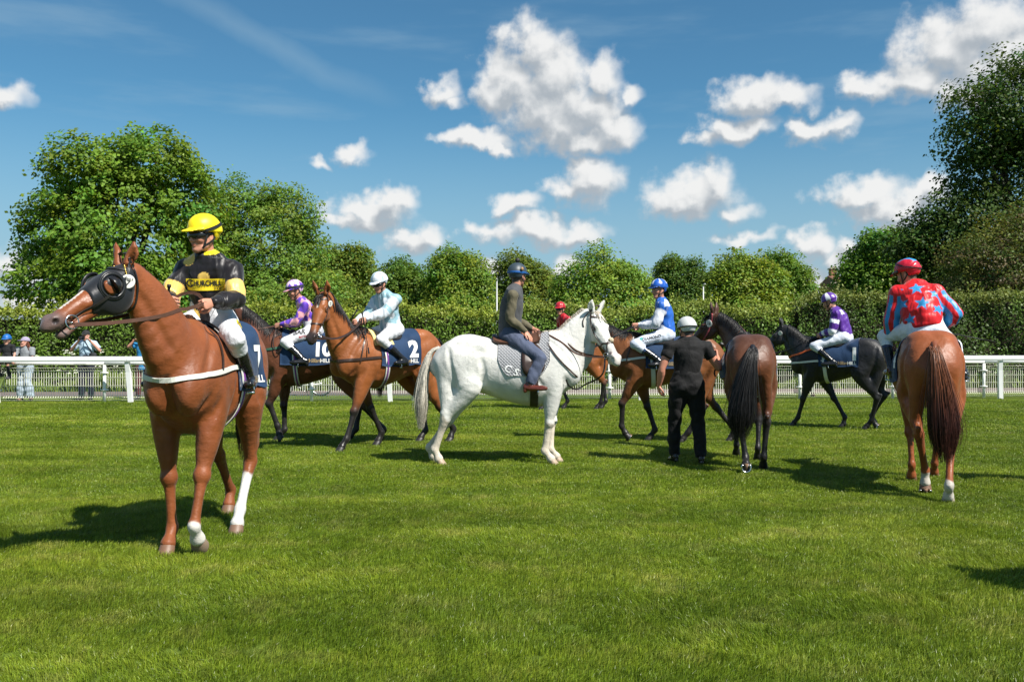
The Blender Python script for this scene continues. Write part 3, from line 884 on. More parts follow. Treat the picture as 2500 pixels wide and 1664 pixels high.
def build_trees():
    # the big broad-leaved tree on the left
    d = 36
    tree('sycamore_tree', 'tallest broad-leaved tree at the left, large leaves, behind the yellow-capped jockey', (-15.0, 36),
         [lobe(300, 560, d, 190, 190), lobe(385, 400, d, 110, 85), lobe(230, 420, d, 105, 85, -.6), lobe(130, 580, d, 85, 85), lobe(110, 680, d, 72, 60, -.5), lobe(455, 500, d, 85, 95), lobe(330, 700, d, 190, 95, -.8), lobe(480, 660, d, 80, 110, .6), lobe(180, 500, d, 80, 60, .7), lobe(310, 352, d, 60, 42)],
         n_cl=820, per=74, clr=.38, leaf=.14, asp=.95, col=(.140, .235, .026), var=.28, seed=3, trunk_r=.28, limbs=14, inner=.58)
    d = 42
    tree('lime_tree', 'rounded dense tree right of the tallest left tree, above the purple and pink jockey', (-11.2, 42),
         [lobe(640, 610, d, 150, 150), lobe(570, 510, d, 90, 80), lobe(700, 520, d, 75, 75), lobe(740, 630, d, 55, 100), lobe(560, 650, d, 110, 110), lobe(660, 700, d, 130, 60, -.8)],
         n_cl=950, per=58, clr=.36, leaf=.115, asp=.9, col=(.140, .222, .030), var=.26, seed=4, trunk_r=.24, inner=.62)
    d = 35
    tree('elder_bush', 'pale green bush rising above the hedge behind the purple and pink jockey', (-8.0, 34.5),
         [lobe(790, 700, d, 70, 50), lobe(700, 725, d, 80, 40), lobe(640, 735, d, 70, 34)],
         n_cl=520, per=14, clr=.20, leaf=.12, asp=.6, col=(.175, .260, .040), var=.3, seed=5, trunk_r=.07, cat='bush', limbs=4)
    far = [  # x, top, half width, distance, colour, label
        (842, 580, 66, 62, (.052, .088, .020), 'dull green rounded far tree just right of the lime, left of the white-capped jockey'),
        (965, 622, 82, 70, (.042, .085, .018), 'low dark far tree directly behind the pale blue jockey'),
        (1115, 600, 72, 66, (.062, .112, .022), 'far tree with a pointed top between the pale blue jockey and the grey horse rider'),
        (1283, 617, 80, 72, (.055, .088, .022), 'loose olive far tree behind the rider of the white horse'),
        (1475, 601, 108, 66, (.066, .122, .024), 'wide bright far tree above the head of the white horse'),
        (1668, 613, 74, 76, (.036, .072, .017), 'dark bluish far tree above the blue and white jockey'),
        (1825, 607, 78, 62, (.072, .118, .022), 'bright rounded far tree above the dark brown horse'),
        (1918, 609, 58, 68, (.050, .100, .020), 'dense far tree left of the brick house'),
    ]
    for i, (x, top, hw, d, c, lab) in enumerate(far):
        c = (c[0] * 2.6, c[1] * 2.2, c[2] * 1.5)
        hgt = (800 - top); rr = np.random.default_rng(300 + i)
        bits = []
        for _ in range(9):
            a = rr.uniform(0, pi); q = rr.uniform(.28, .50)
            bits.append(lobe(x + cos(a) * hw * rr.uniform(.55, .78), top + hgt * .58 - sin(a) * hgt * rr.uniform(.26, .40), d, hw * q, hgt * q * .55, rr.uniform(-.8, .8)))
        tree('far_tree', lab, px(x, 0, d)[:2], bits + [lobe(x, top + hgt * .62, d, hw * .78, hgt * .46), lobe(x - hw * (.35 + .2 * sin(i * 2.1)), top + hgt * (.36 + .1 * sin(i * 1.7)), d, hw * .6, hgt * .32), lobe(x + hw * .2, top + hgt * .9, d, hw * 1.25, hgt * .35, -1),
                                               lobe(x + hw * .55, top + hgt * .55, d, hw * .55, hgt * .36), lobe(x - hw * .6, top + hgt * .65, d, hw * .5, hgt * .3)],
             n_cl=800, per=46, clr=.52, leaf=.185, asp=.75, col=c, var=.26, seed=20 + i, trunk_r=.2, group='trees in a row beyond the hedge', inner=.6, limbs=7)
    d = 46
    tree('maple_tree', 'bright green tree beside the brick house, left of the red jockey', (18.6, 46),
         [lobe(2170, 650, d, 95, 90), lobe(2115, 680, d, 68, 70), lobe(2220, 640, d, 85, 80), lobe(2150, 600, d, 60, 40), lobe(2085, 725, d, 48, 42)],
         n_cl=900, per=50, clr=.36, leaf=.14, asp=.9, col=(.105, .210, .024), var=.32, seed=40, trunk_r=.22, inner=.6)
    d = 37
    tree('tall_dark_tree', 'very tall dark tree filling the top right corner', (20.6, 37),
         [lobe(2500, 260, d, 150, 140), lobe(2420, 260, d, 85, 80), lobe(2400, 430, d, 80, 90), lobe(2520, 450, d, 150, 140), lobe(2330, 580, d, 90, 75), lobe(2260, 600, d, 60, 50), lobe(2450, 640, d, 180, 120), lobe(2570, 180, d, 110, 80), lobe(2300, 690, d, 90, 90), lobe(2390, 335, d, 85, 70), lobe(2290, 540, d, 75, 50), lobe(2235, 600, d, 62, 42), lobe(2390, 520, d, 120, 80), lobe(2640, 400, d, 170, 260)],
         n_cl=1500, per=52, clr=.46, leaf=.14, asp=.75, col=(.056, .100, .018), var=.36, seed=41, trunk_r=.34, limbs=16, inner=.58)
    d = 32.5
    tree('hawthorn_tree', 'brownish hawthorn with faded blossom, in front of the tall dark tree at the right', (17.6, 32.5),
         [lobe(2480, 640, d, 140, 120), lobe(2390, 640, d, 85, 70), lobe(2440, 760, d, 150, 100), lobe(2560, 560, d, 110, 90), lobe(2350, 720, d, 70, 60), lobe(2540, 780, d, 120, 110)],
         n_cl=1300, per=46, clr=.32, leaf=.085, asp=.75, col=(.105, .135, .030), var=.4, seed=42, trunk_r=.16, inner=.6, tint=((.135, .105, .055), .28))
build_trees()

def build_hedge():
    r = np.random.default_rng(77)
    def run(label, x0, x1, y, top, n, col, seed, leaf=.085, thick=1.1, tipc=(.30, .33, .04)):
        root = thing('hedge', label, 'hedge', ((x0 + x1) / 2, y, 0), group='clipped hedges beyond the path'); cx = (x0 + x1) / 2
        r = np.random.default_rng(seed)
        L = x1 - x0
        zt = lambda x: top + .10 * np.sin(x * 1.3) + .07 * np.sin(x * 3.1 + 1) + .05 * np.sin(x * 7 + 2)
        # front, top
        nf = int(n * .62); nt = n - nf
        x = r.uniform(x0, x1, nf); z = r.uniform(.05, 1, nf) ** .9 * zt(x)
        bulge = .14 * np.sin(x * 2.3 + z * 2.1) + .10 * np.sin(x * 5.7 - z * 4.3 + 1)
        C1 = np.stack([x, y - thick + bulge + np.abs(r.normal(0, .14, nf)) , z], 1); N1 = np.tile([0, -1.0, .45], (nf, 1))
        x = r.uniform(x0, x1, nt); yy = r.uniform(y - thick, y + thick * .6, nt)
        C2 = np.stack([x, yy, zt(x) + .05 * np.sin(x * 13 + yy * 7) - np.abs(r.normal(0, .10, nt))], 1); N2 = np.tile([0, -.25, 1.0], (nt, 1))
        # upright young shoots
        ns = int(L * 26); xs = r.uniform(x0, x1, ns); hs = r.gamma(1.6, .09, ns); k = 7
        sh = np.stack([np.repeat(xs, k) + r.normal(0, .02, ns * k), np.repeat(r.uniform(y - thick, y, ns), k), np.repeat(zt(xs), k) + np.repeat(hs, k) * np.tile(np.linspace(.1, 1, k), ns)], 1)
        C = np.concatenate([C1, C2, sh]); N = np.concatenate([N1, N2, np.tile([0, -.5, .6], (len(sh), 1))]) + r.normal(size=(len(C), 3)) * .75
        new = np.clip((C[:, 2] - (zt(C[:, 0]) - .55)) / .5, 0, 1) * r.uniform(.3, 1, len(C))      # this year's shoots are yellow-green
        base = np.array(col)[None] * np.exp(r.normal(0, .28, len(C)))[:, None] * (1 + .25 * vnoise(C, 1.1, 3))[:, None]
        cols = base * (1 - new[:, None]) + np.array(tipc)[None] * np.exp(r.normal(0, .25, len(C)))[:, None] * new[:, None]
        V, F, K = leaves(C - np.array([cx, y, 0]), N, leaf, .72, np.clip(cols, .004, .5), r)
        o = add('foliage', np_mesh('foliage', V, F, K, smooth=False), leaf_m2, root); o['kind'] = 'stuff'
        m = MB(); xs = np.linspace(x0 + .1, x1 - .1, 30)
        m.quad_strip([[Vector((q - cx, -thick + .32, .05)), Vector((q - cx, -thick + .40, float(zt(q)) - .32)), Vector((q - cx, thick * .55, float(zt(q)) - .32)), Vector((q - cx, thick * .6, .05))] for q in xs])
        m.build('hedge_core', dark_twig, root, smooth=False)  # added dark core box blocks the view through, standing in for the shaded inside
    run('long clipped hedge behind the rails from the left edge to the white horse', -21, -.6, 30.8, 2.56, 46000, (.115, .195, .024), 7)
    run('clipped hedge behind the white horse and the blue and white jockey', -.6, 9.2, 30.9, 2.60, 24000, (.105, .185, .026), 8, tipc=(.26, .29, .05))
    run('taller ragged hedge behind the black horse and the red jockey', 9.2, 25, 30.6, 2.95, 36000, (.078, .140, .022), 9, tipc=(.20, .22, .05))
build_hedge()

def build_verge_plants():
    r = np.random.default_rng(31)
    n = 26000; x = r.uniform(-19, 21, n); y = np.array([rear_y(q) for q in x]) + 4.75 + r.gamma(1.6, .35, n) * 1.0
    hgt = r.uniform(.18, .62, n) * np.clip(.75 + .5 * np.sin(x * 1.7) * np.sin(x * .6), .3, 1.3)
    p = np.stack([x, y, np.zeros(n)], 1); a = r.uniform(0, 2 * pi, n); ln = np.stack([np.cos(a) * .22, np.sin(a) * .22, np.ones(n)], 1) * hgt[:, None]
    f = r.uniform(0, pi, n); w = np.stack([np.cos(f), np.sin(f), np.zeros(n)], 1) * .016
    V = np.stack([p - w, p + w, p + ln * .6 + w * .7, p + ln + np.stack([np.cos(a), np.sin(a), np.zeros(n)], 1) * .06], 1).reshape(-1, 3)
    F = np.arange(n)[:, None] * 4 + np.array([[0, 1, 2, 3]])
    c = np.array([.17, .23, .05])[None] * np.exp(r.normal(0, .28, n))[:, None]
    o = add('long_grass', np_mesh('long_grass', V, F, np.repeat(np.clip(c, 0, .5), 4, 0), smooth=False), leaf_m2)
    tag(o, 'tall unmown grass along the foot of the hedge', 'grass', kind='stuff')
    # cow parsley heads
    C = []
    for cx_, cy_, nn in ((-10.9, 28.6, 60), (-9.6, 28.5, 55), (-13.2, 28.6, 40), (-7.6, 28.8, 26), (12.6, 29.6, 36), (15.2, 29.8, 40), (-16.5, 28.3, 30)):
        for _ in range(nn):
            h0 = r.uniform(.45, 1.35); q = np.array([cx_ + r.normal(0, .55), cy_ + r.normal(0, .2), h0])
            for _ in range(9): C.append(q + r.normal(size=3) * np.array([.05, .05, .012]))
    C = np.array(C); V, F, K = leaves(C, np.tile([0, -.5, 1.0], (len(C), 1)) + r.normal(size=C.shape) * .3, .045, 1.0, np.tile([.72, .72, .62], (len(C), 1)), r)
    o = add('cow_parsley', np_mesh('cow_parsley', V, F, K, smooth=False), leaf_m2); tag(o, 'white frothy cow parsley flowers in the long grass by the hedge', 'wild flowers', kind='stuff')
build_verge_plants()

def build_far_bits():
    brick_m = mat('brickwork', (.30, .14, .08), .85, var=(6, .25)); tile_m = mat('roof_tiles', (.16, .075, .05), .8, var=(5, .2))
    stone_m = mat('stone_trim', (.42, .36, .27), .85)
    X, Y, Z = px(2048, 0, 92); s = 92 / 2250
    h = thing('brick_house', 'brick house with a tall chimney mostly hidden behind the bright green tree', 'house', (X, Y, 0))
    m = MB(); m.box((.6, 0, 3.6), (3.2, 5, 7.2)); m.build('wall', brick_m, h, smooth=False)
    m = MB(); m.quad_strip([[Vector((x, -2.7, 7.2)), Vector((x, 0, 8.0)), Vector((x, 2.7, 7.2))] for x in (-1.1, 2.3)]); rf = m.build('roof', tile_m, h, smooth=False)
    m = MB(); m.box((-.55, .2, 8.0), (.55, .8, 1.3)); ch = m.build('chimney', brick_m, h, smooth=False)
    m = MB(); m.box((-.55, .2, 8.72), (.70, .95, .12)); m.tube([(-.68, .2, 8.75), (-.68, .2, 8.98)], .09, 8); m.tube([(-.42, .2, 8.75), (-.42, .2, 8.98)], .09, 8); m.build('chimney_cap', stone_m, ch, smooth=False)
    m = MB(); m.box((-1.03, -2.53, 3.6), (.22, .22, 7.2)); m.box((0, -2.52, 7.12), (3.4, .14, .14)); m.build('stone_trim', stone_m, h, smooth=False)
    g = mat('window_glass', (.03, .04, .05), .08); 
    for z in (2.2, 5.2):
        m = MB(); m.box((.7, -2.51, z), (.95, .06, 1.35)); w = m.build('window', mat('window_white', (.7, .7, .68), .5), h, smooth=False)
        m = MB(); m.box((.7, -2.545, z + .33), (.80, .02, .58)); m.box((.7, -2.545, z - .33), (.80, .02, .58)); m.build('pane', g, w, smooth=False)
    grey = mat('galvanised', (.42, .43, .43), .5, .3)
    for x, top, d, lab in ((1717, 697, 58, 'slim grey lamp post rising above the hedge left of the dark brown horse'), (1213, 684, 62, 'slim grey lamp post rising above the hedge just left of the helmeted rider on white')):
        X, Y, Z = px(x, top, d); p = thing('lamp_post', lab, 'lamp post', (X, Y, 0), group='lamp posts beyond the hedge')
        m = MB(); m.tube([(0, 0, -.1), (0, 0, 1.2), (0, 0, Z)], [.09, .06, .045], 8); m.build('pole', grey, p)
        m = MB(); m.tube([(0, 0, Z - .02), (0, -.12, Z + .05), (0, -.5, Z + .06)], [.04, .06, .05], 8); m.build('lamp_head', grey, p)
    # bicycle parked on the verge behind the mesh fence
    X, Y, Z = px(754, 944, 26.0)
    b = thing('bicycle', 'white-framed bicycle parked behind the wire fence between the two left bay horses', 'bicycle', (X, rear_y(X) + 2.1, 0), radians(3))
    R = .335; blk = mat('tyre_rubber', (.015, .015, .015), .7); wf = mat('bike_white', (.7, .7, .68), .35)
    for x in (-.52, .53):
        m = MB(); m.torus((x, 0, R), (0, 1, 0), R - .02, .02, 36, 8); w = m.build('wheel', blk, b)
        m = MB(); m.torus((x, 0, R), (0, 1, 0), R - .045, .010, 36, 6); m.build('rim', MATS['steel'], w)
        m = MB()
        for k in range(18):
            a = 2 * pi * k / 18; m.tube([(x, .02 * (-1) ** k, R), (x + (R - .05) * cos(a), 0, R + (R - .05) * sin(a))], .0025, 3, False)
        sp_ = m.build('spokes', MATS['steel'], w, smooth=False); sp_['kind'] = 'stuff'
        m = MB(); m.tube([(x, -.05, R), (x, .05, R)], .022, 8); m.build('hub', MATS['steel'], w)
    bb = Vector((.02, 0, .29)); st = Vector((.17, 0, .80)); hd = Vector((-.38, 0, .84)); rw = Vector((.53, 0, R)); fw = Vector((-.52, 0, R))
    m = MB()
    for a, c in ((bb, st), (st, hd), (hd + Vector((-.02, 0, -.08)), bb), (bb, rw), (st, rw), (hd, fw)): m.tube([a, c], .017, 8)
    m.build('frame', wf, b)
    m = MB(); m.tube([st, st + Vector((.03, 0, .12))], .014, 8); m.quad_strip([[st + Vector((.03 + dx, dy, .13 + dz)) for dy, dz in ((-wd, 0), (0, .03), (wd, 0), (0, -.03))] for dx, wd in ((-.15, .02), (-.02, .05), (.12, .08))]); m.build('saddle', blk, b)
    m = MB(); m.tube([hd, hd + Vector((.02, 0, .14))], .014, 8); m.tube([hd + Vector((.06, -.28, .15)), hd + Vector((.0, -.1, .15)), hd + Vector((0, .1, .15)), hd + Vector((.06, .28, .15))], .013, 8); m.build('handlebar', blk, b)
    m = MB(); m.torus(bb, (0, 1, 0), .085, .006, 24, 5); m.tube([bb + Vector((0, -.06, 0)), bb + Vector((.08, -.06, -.14)), bb + Vector((.08, -.14, -.14))], .012, 6); m.tube([bb + Vector((0, .06, 0)), bb + Vector((-.08, .06, .14)), bb + Vector((-.08, .14, .14))], .012, 6); m.build('crank', MATS['steel'], b)
    m = MB(); m.tube([bb + Vector((.05, .03, 0)), bb + Vector((.14, .2, -.30))], .009, 6); m.build('kickstand', blk, b)
build_far_bits()
# ------------------------------------------------------------------ horses
# local frame: +x forward, +y its left, z up, origin on the ground under the middle of the body; withers at 1.62
TRUNK = np.array([  # x, top, bottom, half width
    (-.90, 1.20, 1.16, .01), (-.865, 1.33, 1.12, .085), (-.80, 1.43, 1.06, .155), (-.70, 1.515, 1.00, .215), (-.56, 1.575, .96, .262), (-.42, 1.592, .965, .275),
    (-.28, 1.575, .945, .272), (-.12, 1.535, .885, .292), (.05, 1.512, .835, .310), (.20, 1.525, .805, .308), (.33, 1.572, .800, .285),
    (.44, 1.618, .820, .255), (.54, 1.600, .860, .240), (.64, 1.51, .92, .222), (.73, 1.38, .99, .190), (.79, 1.27, 1.07, .130), (.83, 1.19, 1.16, .01)])

class Horse: pass

def horse_joints(sp):
    """joint positions of the four legs"""
    ln = sp.get('len', 1.0); J = {}
    fx = sp.get('fx', 0.0)
    for leg in ('FL', 'FR', 'HL', 'HR'):
        hx, hz, phi, hy = sp['legs'][leg]
        s = 1 if leg[1] == 'L' else -1
        pv = np.array([sin(radians(phi)), 0, -cos(radians(phi))])     # pastern direction, fetlock -> hoof
        tilt = radians(phi - 38) if hz > 0 else 0.0
        sole = np.array([hx, hy, hz])
        hoofup = np.array([-sin(tilt), 0, cos(tilt)])                # sole normal
        hooff = np.array([cos(tilt), 0, sin(tilt)])
        cor = sole + hoofup * .075 - hooff * .028
        fet = cor - pv * .118
        if leg[0] == 'F':
            el = np.array([.42 * ln + fx + .10 * (hx - .46 * ln - fx), s * .165, .985])
            K = ik(el, fet, .455, .335, (1, 0, 0))
            J[leg] = dict(top=np.array([.50 * ln + fx, s * .15, 1.30]), el=el, K=K, F=fet, C=cor, sole=sole, up=hoofup, fwd=hooff)
        else:
            hip = np.array([-.52 * ln, s * .12, 1.27])
            sw = max(-.35, min(.55, .42 * (hx + .60 * ln)))
            st0 = np.array([.155, s * .075, -.30])
            st = hip + np.array([st0[0] * cos(sw) - st0[2] * sin(sw), st0[1], st0[0] * sin(sw) + st0[2] * cos(sw)])
            K = ik(st, fet, .52, .405, (-1, 0, 0))
            J[leg] = dict(top=hip, el=st, K=K, F=fet, C=cor, sole=sole, up=hoofup, fwd=hooff)
    return J

def build_horse(name, label, loc, heading, scale, sp, group='horses parading on the grass'):
    H = Horse(); h = sp.get('h', .014)
    ln = sp.get('len', 1.0); bl = sp.get('belly', 1.0); wd = sp.get('width', 1.0)
    root = thing(name, label, 'horse', (loc[0], loc[1], 0), radians(heading), scale, group=group)
    H.root = root; H.scale = scale
    J = horse_joints(sp); H.J = J
    poll = np.array(sp['poll'], float); d = nv(sp['hdir'])
    l = nv(np.cross((0, 0, 1), d)); n = np.cross(d, l)
    if sp.get('roll'):
        a = radians(sp['roll']); l, n = l * cos(a) + n * sin(a), n * cos(a) - l * sin(a)
    H.poll, H.d, H.n, H.l = poll, d, n, l
    hs = sp.get('head', 1.06)
    HP = lambda t, nn, ll: poll + (d * t + n * nn + l * ll) * hs
    H.HP = HP
    pts = [poll, HP(.66, 0, 0), HP(0, .22, 0)] + [j[q] for j in J.values() for q in ('K', 'F', 'sole')]
    lo = np.minimum(np.min(pts, 0) - .16, [-.98 * ln, -.42, -.02]); hi = np.maximum(np.max(pts, 0) + .16, [.95 * ln, .42, 1.72])
    F = Field(lo, hi, h)
    # trunk: egg-shaped sections along x
    T = TRUNK
    X = F.ax[0] / ln
    top = np.interp(X, T[:, 0], T[:, 1]); bot = np.interp(X, T[:, 0], T[:, 2]); w = np.interp(X, T[:, 0], T[:, 3]) * wd
    ker = np.ones(5) / 5; pad = lambda q: np.convolve(np.pad(q, 2, mode='edge'), ker, 'valid')
    top, bot, w = pad(top), pad(bot), pad(w)
    bot = top - (top - bot) * np.where(np.abs(X) < .6, bl, 1 + (bl - 1) * .5)
    cz = bot + (top - bot) * .50
    ht = (top - cz); 
    Xg = F.ax[0][:, None, None]; Y = F.ax[1][None, :, None]; Z = F.ax[2][None, None, :]
    W = np.maximum(w, .012)[:, None, None].astype(np.float32); HT = np.maximum(ht, .012)[:, None, None].astype(np.float32)
    zz = (Z - cz[:, None, None].astype(np.float32)) / HT
    wither = np.exp(-((X - .44) / .16) ** 2)[:, None, None].astype(np.float32)
    taper = 1 - (.16 + .26 * wither) * np.clip(zz, 0, 1) ** 2 - .10 * np.clip(-zz, 0, 1) ** 2   # narrower above and below
    yy = np.abs(Y) / (W * np.maximum(taper, .3))
    e = (yy ** 2.25 + np.abs(zz) ** 2.25) ** (1 / 2.25)
    dd = ((e - 1) * np.minimum(W, HT)).astype(np.float32)
    dd = np.where((X < -.9)[:, None, None] | (X > .83)[:, None, None], np.maximum(dd, .05), dd)
    F.D = np.minimum(F.D, dd)
    fx = sp.get('fx', 0.0)
    # muscle masses
    for s in (1, -1):
        F.ell((-.58 * ln, s * .120, 1.27), (.22, .150, .26), k=.06)
        F.ell((.46 * ln + fx * .6, s * .150, 1.22), (.17, .095, .27), k=.06)
        F.ell((.38 * ln + fx, s * .178, 1.09), (.13, .075, .16), k=.05)
        F.ell((.71 * ln, s * .098, 1.12), (.115, .085, .155), k=.05)
        F.ell((-.29 * ln, s * .205, 1.46), (.09, .05, .05), k=.08)
        F.ell((-.46 * ln, s * .09, 1.50), (.2, .14, .10), k=.05)
    # neck
    lat = poll[1]
    p3 = poll - d * .02 * hs - n * .075 * hs
    base = np.array([.40 * ln, 0, 1.27]); b2 = np.array([.66 * ln, lat * .10, 1.405])
    mid = b2 + (p3 - b2) * .52 + np.array([.015, lat * -.03, sp.get('arch', .035)])
    np_ = [base, b2, mid, p3]
    NR = [(.31, .33, .195), (.235, .285, .148), (.158, .195, .100), (.104, .128, .078)]
    nk = sp.get('neck', 1.0); NR = [(a * (1 if i == 0 else nk), b * (1 if i == 0 else nk), c) for i, (a, b, c) in enumerate(NR)]
    refs = []
    for i, p in enumerate(np_):
        t = nv(np_[min(i + 1, 3)] - np_[max(i - 1, 0)]); sd = nv(np.cross((0, 0, 1), t)); refs.append(np.cross(t, sd))
    refs[3] = nv(refs[3] + n * .3)
    F.chain(np_, NR, refs, k=.07, sub=5)
    tv, tq = F.mesh(); H.tbvh = bvh_of(tv, tq)
    H.neck = catmull(np.array(np_), 8); H.neckref = catmull(np.array(refs), 8); H.neckR = catmull(np.array(NR), 8)
    # head
    mo = sp.get('mouth', 0.0)
    st = [(-.02, .055, .085, .066), (.06, .070, .125, .080), (.15, .073, .150, .090), (.22, .070, .140, .086), (.30, .060, .108, .068), (.38, .052, .082, .055),
          (.46, .047, .064, .050), (.53, .054, .062, .058), (.585, .051, .055, .057), (.618, .034, .038, .044)]
    F.chain([HP(t, -.045 - .012 * (t > .5), 0) for t, *_ in st], [(a * hs, b * hs * (1 - .25 * (mo > 0) * (t > .35)), c * hs) for t, a, b, c in st], n, k=.03, sub=3)
    for s in (1, -1):
        F.ell(HP(.17, -.125, s * .052), (.105 * hs, .085 * hs, .034 * hs), (d, n, l), k=.025)       # cheek
        F.ell(HP(.175, -.012, s * .080), (.042 * hs, .03 * hs, .026 * hs), (d, n, l), k=.02)        # brow over the eye
        F.chain([HP(.24, -.065, s * .078), HP(.36, -.055, s * .054)], [.016 * hs, .010 * hs], n, k=.02)
        F.ell(HP(.565, -.030, s * .046), (.042 * hs, .030 * hs, .018 * hs), (d, n, l), k=.015)      # nostril flare
        F.ell(HP(.585, -.034, s * .066), (.021 * hs, .017 * hs, .022 * hs), (nv(d + n * .5), nv(n - d * .5), l), k=.006, op='sub')
        F.ell(HP(.23, .0 , s * .10), (.05 * hs, .022 * hs, .02 * hs), (d, n, l), k=.02, op='sub')    # hollow above / below the eye
        # ears
        ea = sp.get('ears', (.1, .0))
        e0 = HP(-.012, .018, s * .050); tip = e0 + (nv(n * .78 - d * (.62 + ea[0])) * .165 * sp.get('earlen', 1.0) + l * s * .040) * hs; em = e0 * .55 + tip * .45 + (l * s * .014 - d * .012) * hs
        F.chain([e0, em, tip], [(.026 * hs, .032 * hs), (.024 * hs, .042 * hs), (.008, .010)], d, k=.012, sub=3)
        op = (d * .8 + l * s * .6)
        F.ell(em + op * .026 * hs, (.085 * hs, .018 * hs, .020 * hs), (nv(tip - e0), nv(op), nv(np.cross(tip - e0, op))), k=.008, op='sub')
    F.ell(HP(.555, -.118 - mo, 0), (.042 * hs, .024 * hs, .034 * hs), (d, n, l), k=.015)                 # chin
    if mo > 0:
        F.chain([HP(.26, -.12, 0), HP(.42, -.116 - mo * .3, 0), HP(.54, -.116 - mo, 0), HP(.575, -.104 - mo, 0)],
                [(.05 * hs, .055 * hs), (.030 * hs, .042 * hs), (.024 * hs, .036 * hs), (.016 * hs, .028 * hs)], n, k=.012, sub=3)
    else:
        for s in (1, -1):
            F.chain([HP(.48, -.098, s * .052), HP(.56, -.092, s * .055), HP(.63, -.088, s * .03)], [.005, .006, .005], n, k=.006, op='sub', sub=2)
    # legs
    lw = sp.get('leg', 1.08)
    for leg, j in J.items():
        E, K, Ft, C = j['el'], j['K'], j['F'], j['C']
        y = (0, 1, 0)
        fwd = np.array([1., 0, 0])
        if leg[0] == 'F':
            up = E * .0 + j['top']
            P = [up, E + (.0, 0, .02), E + (K - E) * .28, E + (K - E) * .62, E + (K - E) * .88, K, K + (Ft - K) * .16, K + (Ft - K) * .5, K + (Ft - K) * .86, Ft, Ft + (C - Ft) * .5, C]
            R = [(.14, .08), (.130, .098), (.108, .112, .090), (.072, .078, .062), (.050, .052, .045), (.059, .049, .054), (.039, .043, .036), (.031, .040, .028), (.033, .041, .030), (.039, .050, .039), (.033, .036, .032), (.047, .050, .047)]
        else:
            hipp = j['top']
            P = [hipp, E + (-.02, 0, .05), E + (K - E) * .30, E + (K - E) * .62, E + (K - E) * .88, K, K + (Ft - K) * .16, K + (Ft - K) * .5, K + (Ft - K) * .86, Ft, Ft + (C - Ft) * .5, C]
            R = [(.20, .24, .135), (.145, .20, .120), (.108, .135, .096), (.068, .076, .060), (.050, .052, .043), (.057, .058, .049), (.043, .047, .039), (.035, .039, .031), (.036, .042, .032), (.041, .051, .041), (.035, .037, .034), (.048, .051, .047)]
        R = [tuple(q * (lw if i > 2 else 1) for q in r) for i, r in enumerate(R)]
        F.chain(P, R, (1, 0, 0), k=.035, sub=3)
        if leg[0] == 'H':
            kd = nv(K - E); cd = nv(Ft - K)
            back = nv(kd - cd); poi = K + back * .058 - cd * .050
            hipb = np.array([-.745 * ln, j['top'][1] * .9, 1.25])
            hm = sp.get('ham', .35); m1 = (hipb * .45 + (E + (K - E) * .45) * .55 + back * .045) * (1 - hm) + (hipb * .42 + poi * .58 + np.array([.045, 0, 0])) * hm
            F.chain([hipb, m1, (E + (K - E) * .58 + back * .048) * (1 - hm) + poi * hm], [(.10, .10), (.085 + .022 * hm, .080 + .005 * hm), (.045 - .008 * hm, .048 - .010 * hm)], (1, 0, 0), k=.07, sub=3)
            F.chain([E + (K - E) * .45 + back * .055, E + (K - E) * .75 + back * .050, poi], [(.040, .044), (.022, .026), (.022, .026)], (1, 0, 0), k=.022, sub=2)
            F.chain([poi, K + (Ft - K) * .25 - nv(np.cross(cd, (0, 1, 0))) * 0 + back * .012], [.022, .022], (1, 0, 0), k=.02)
        # tendon groove line and ergot are too fine; fetlock tuft
    # shallow grooves between the muscles, laid on the surface
    gv, gq = F.mesh(); gb = bvh_of(gv, gq)
    gr = []
    for s in (1, -1):
        gr += [([(.40 * ln, .13, 1.56), (.58 * ln, .20, 1.40), (.70 * ln, .20, 1.22)], .030, .011), ([(.22 * ln, .3, 1.30), (.27 * ln, .3, 1.12), (.30 * ln + fx, .25, .95)], .034, .012),
               ([(-.66 * ln, .20, 1.42), (-.63 * ln, .26, 1.18), (-.55 * ln, .22, .92)], .026, .010), ([(-.30 * ln, .3, 1.30), (-.27 * ln, .28, 1.12), (-.31 * ln, .24, .98)], .034, .010),
               ([(.52 * ln + fx, .25, 1.05), (.55 * ln + fx, .22, .95)], .025, .009), ([(.62 * ln, .22, 1.08), (.66 * ln, .16, .98)], .022, .008)]
        gr = [([(p[0], abs(p[1]) * s, p[2]) for p in g_[0]], g_[1], g_[2]) if i >= len(gr) - 6 else g_ for i, g_ in enumerate(gr)]
    gr.append(([(.80 * ln, 0, 1.20), (.78 * ln, 0, 1.08), (.70 * ln, 0, .97)], .032, .018))
    n8 = H.neck
    for s in (1, -1):
        jl = []
        for u in (10, 14, 18, 21):
            t_ = nv(n8[min(u + 1, len(n8) - 1)] - n8[u - 1]); up_ = H.neckref[u]; sd_ = np.cross(up_, t_)
            jl.append(n8[u] - up_ * H.neckR[u][1] * .62 + sd_ * s * H.neckR[u][2] * 1.1)
        gr.append((jl, .026, .009))
    for line, rr_, dep in gr:
        Pg = []
        for p in resample(line, .04):
            q = gb.find_nearest(p)
            if q[0] is not None: Pg.append(q[0] + q[1] * (rr_ - dep * 1.5))
        if len(Pg) > 2:
            for _ in range(2): Pg = [Pg[0]] + [(Pg[i - 1] + Pg[i] * 2 + Pg[i + 1]) / 4 for i in range(1, len(Pg) - 1)] + [Pg[-1]]
            F.chain([tuple(p) for p in Pg], [rr_ * .6] + [rr_] * (len(Pg) - 2) + [rr_ * .6], k=.03, op='sub')
    V, Q = F.mesh(smooth=1)
    H.V, H.Q = V, Q
    cols = coat_colours(V, H, sp)
    body = add('body', np_mesh('horse_body', V, Q, cols), MATS[sp.get('mat', 'coat')], root)
    H.body = body
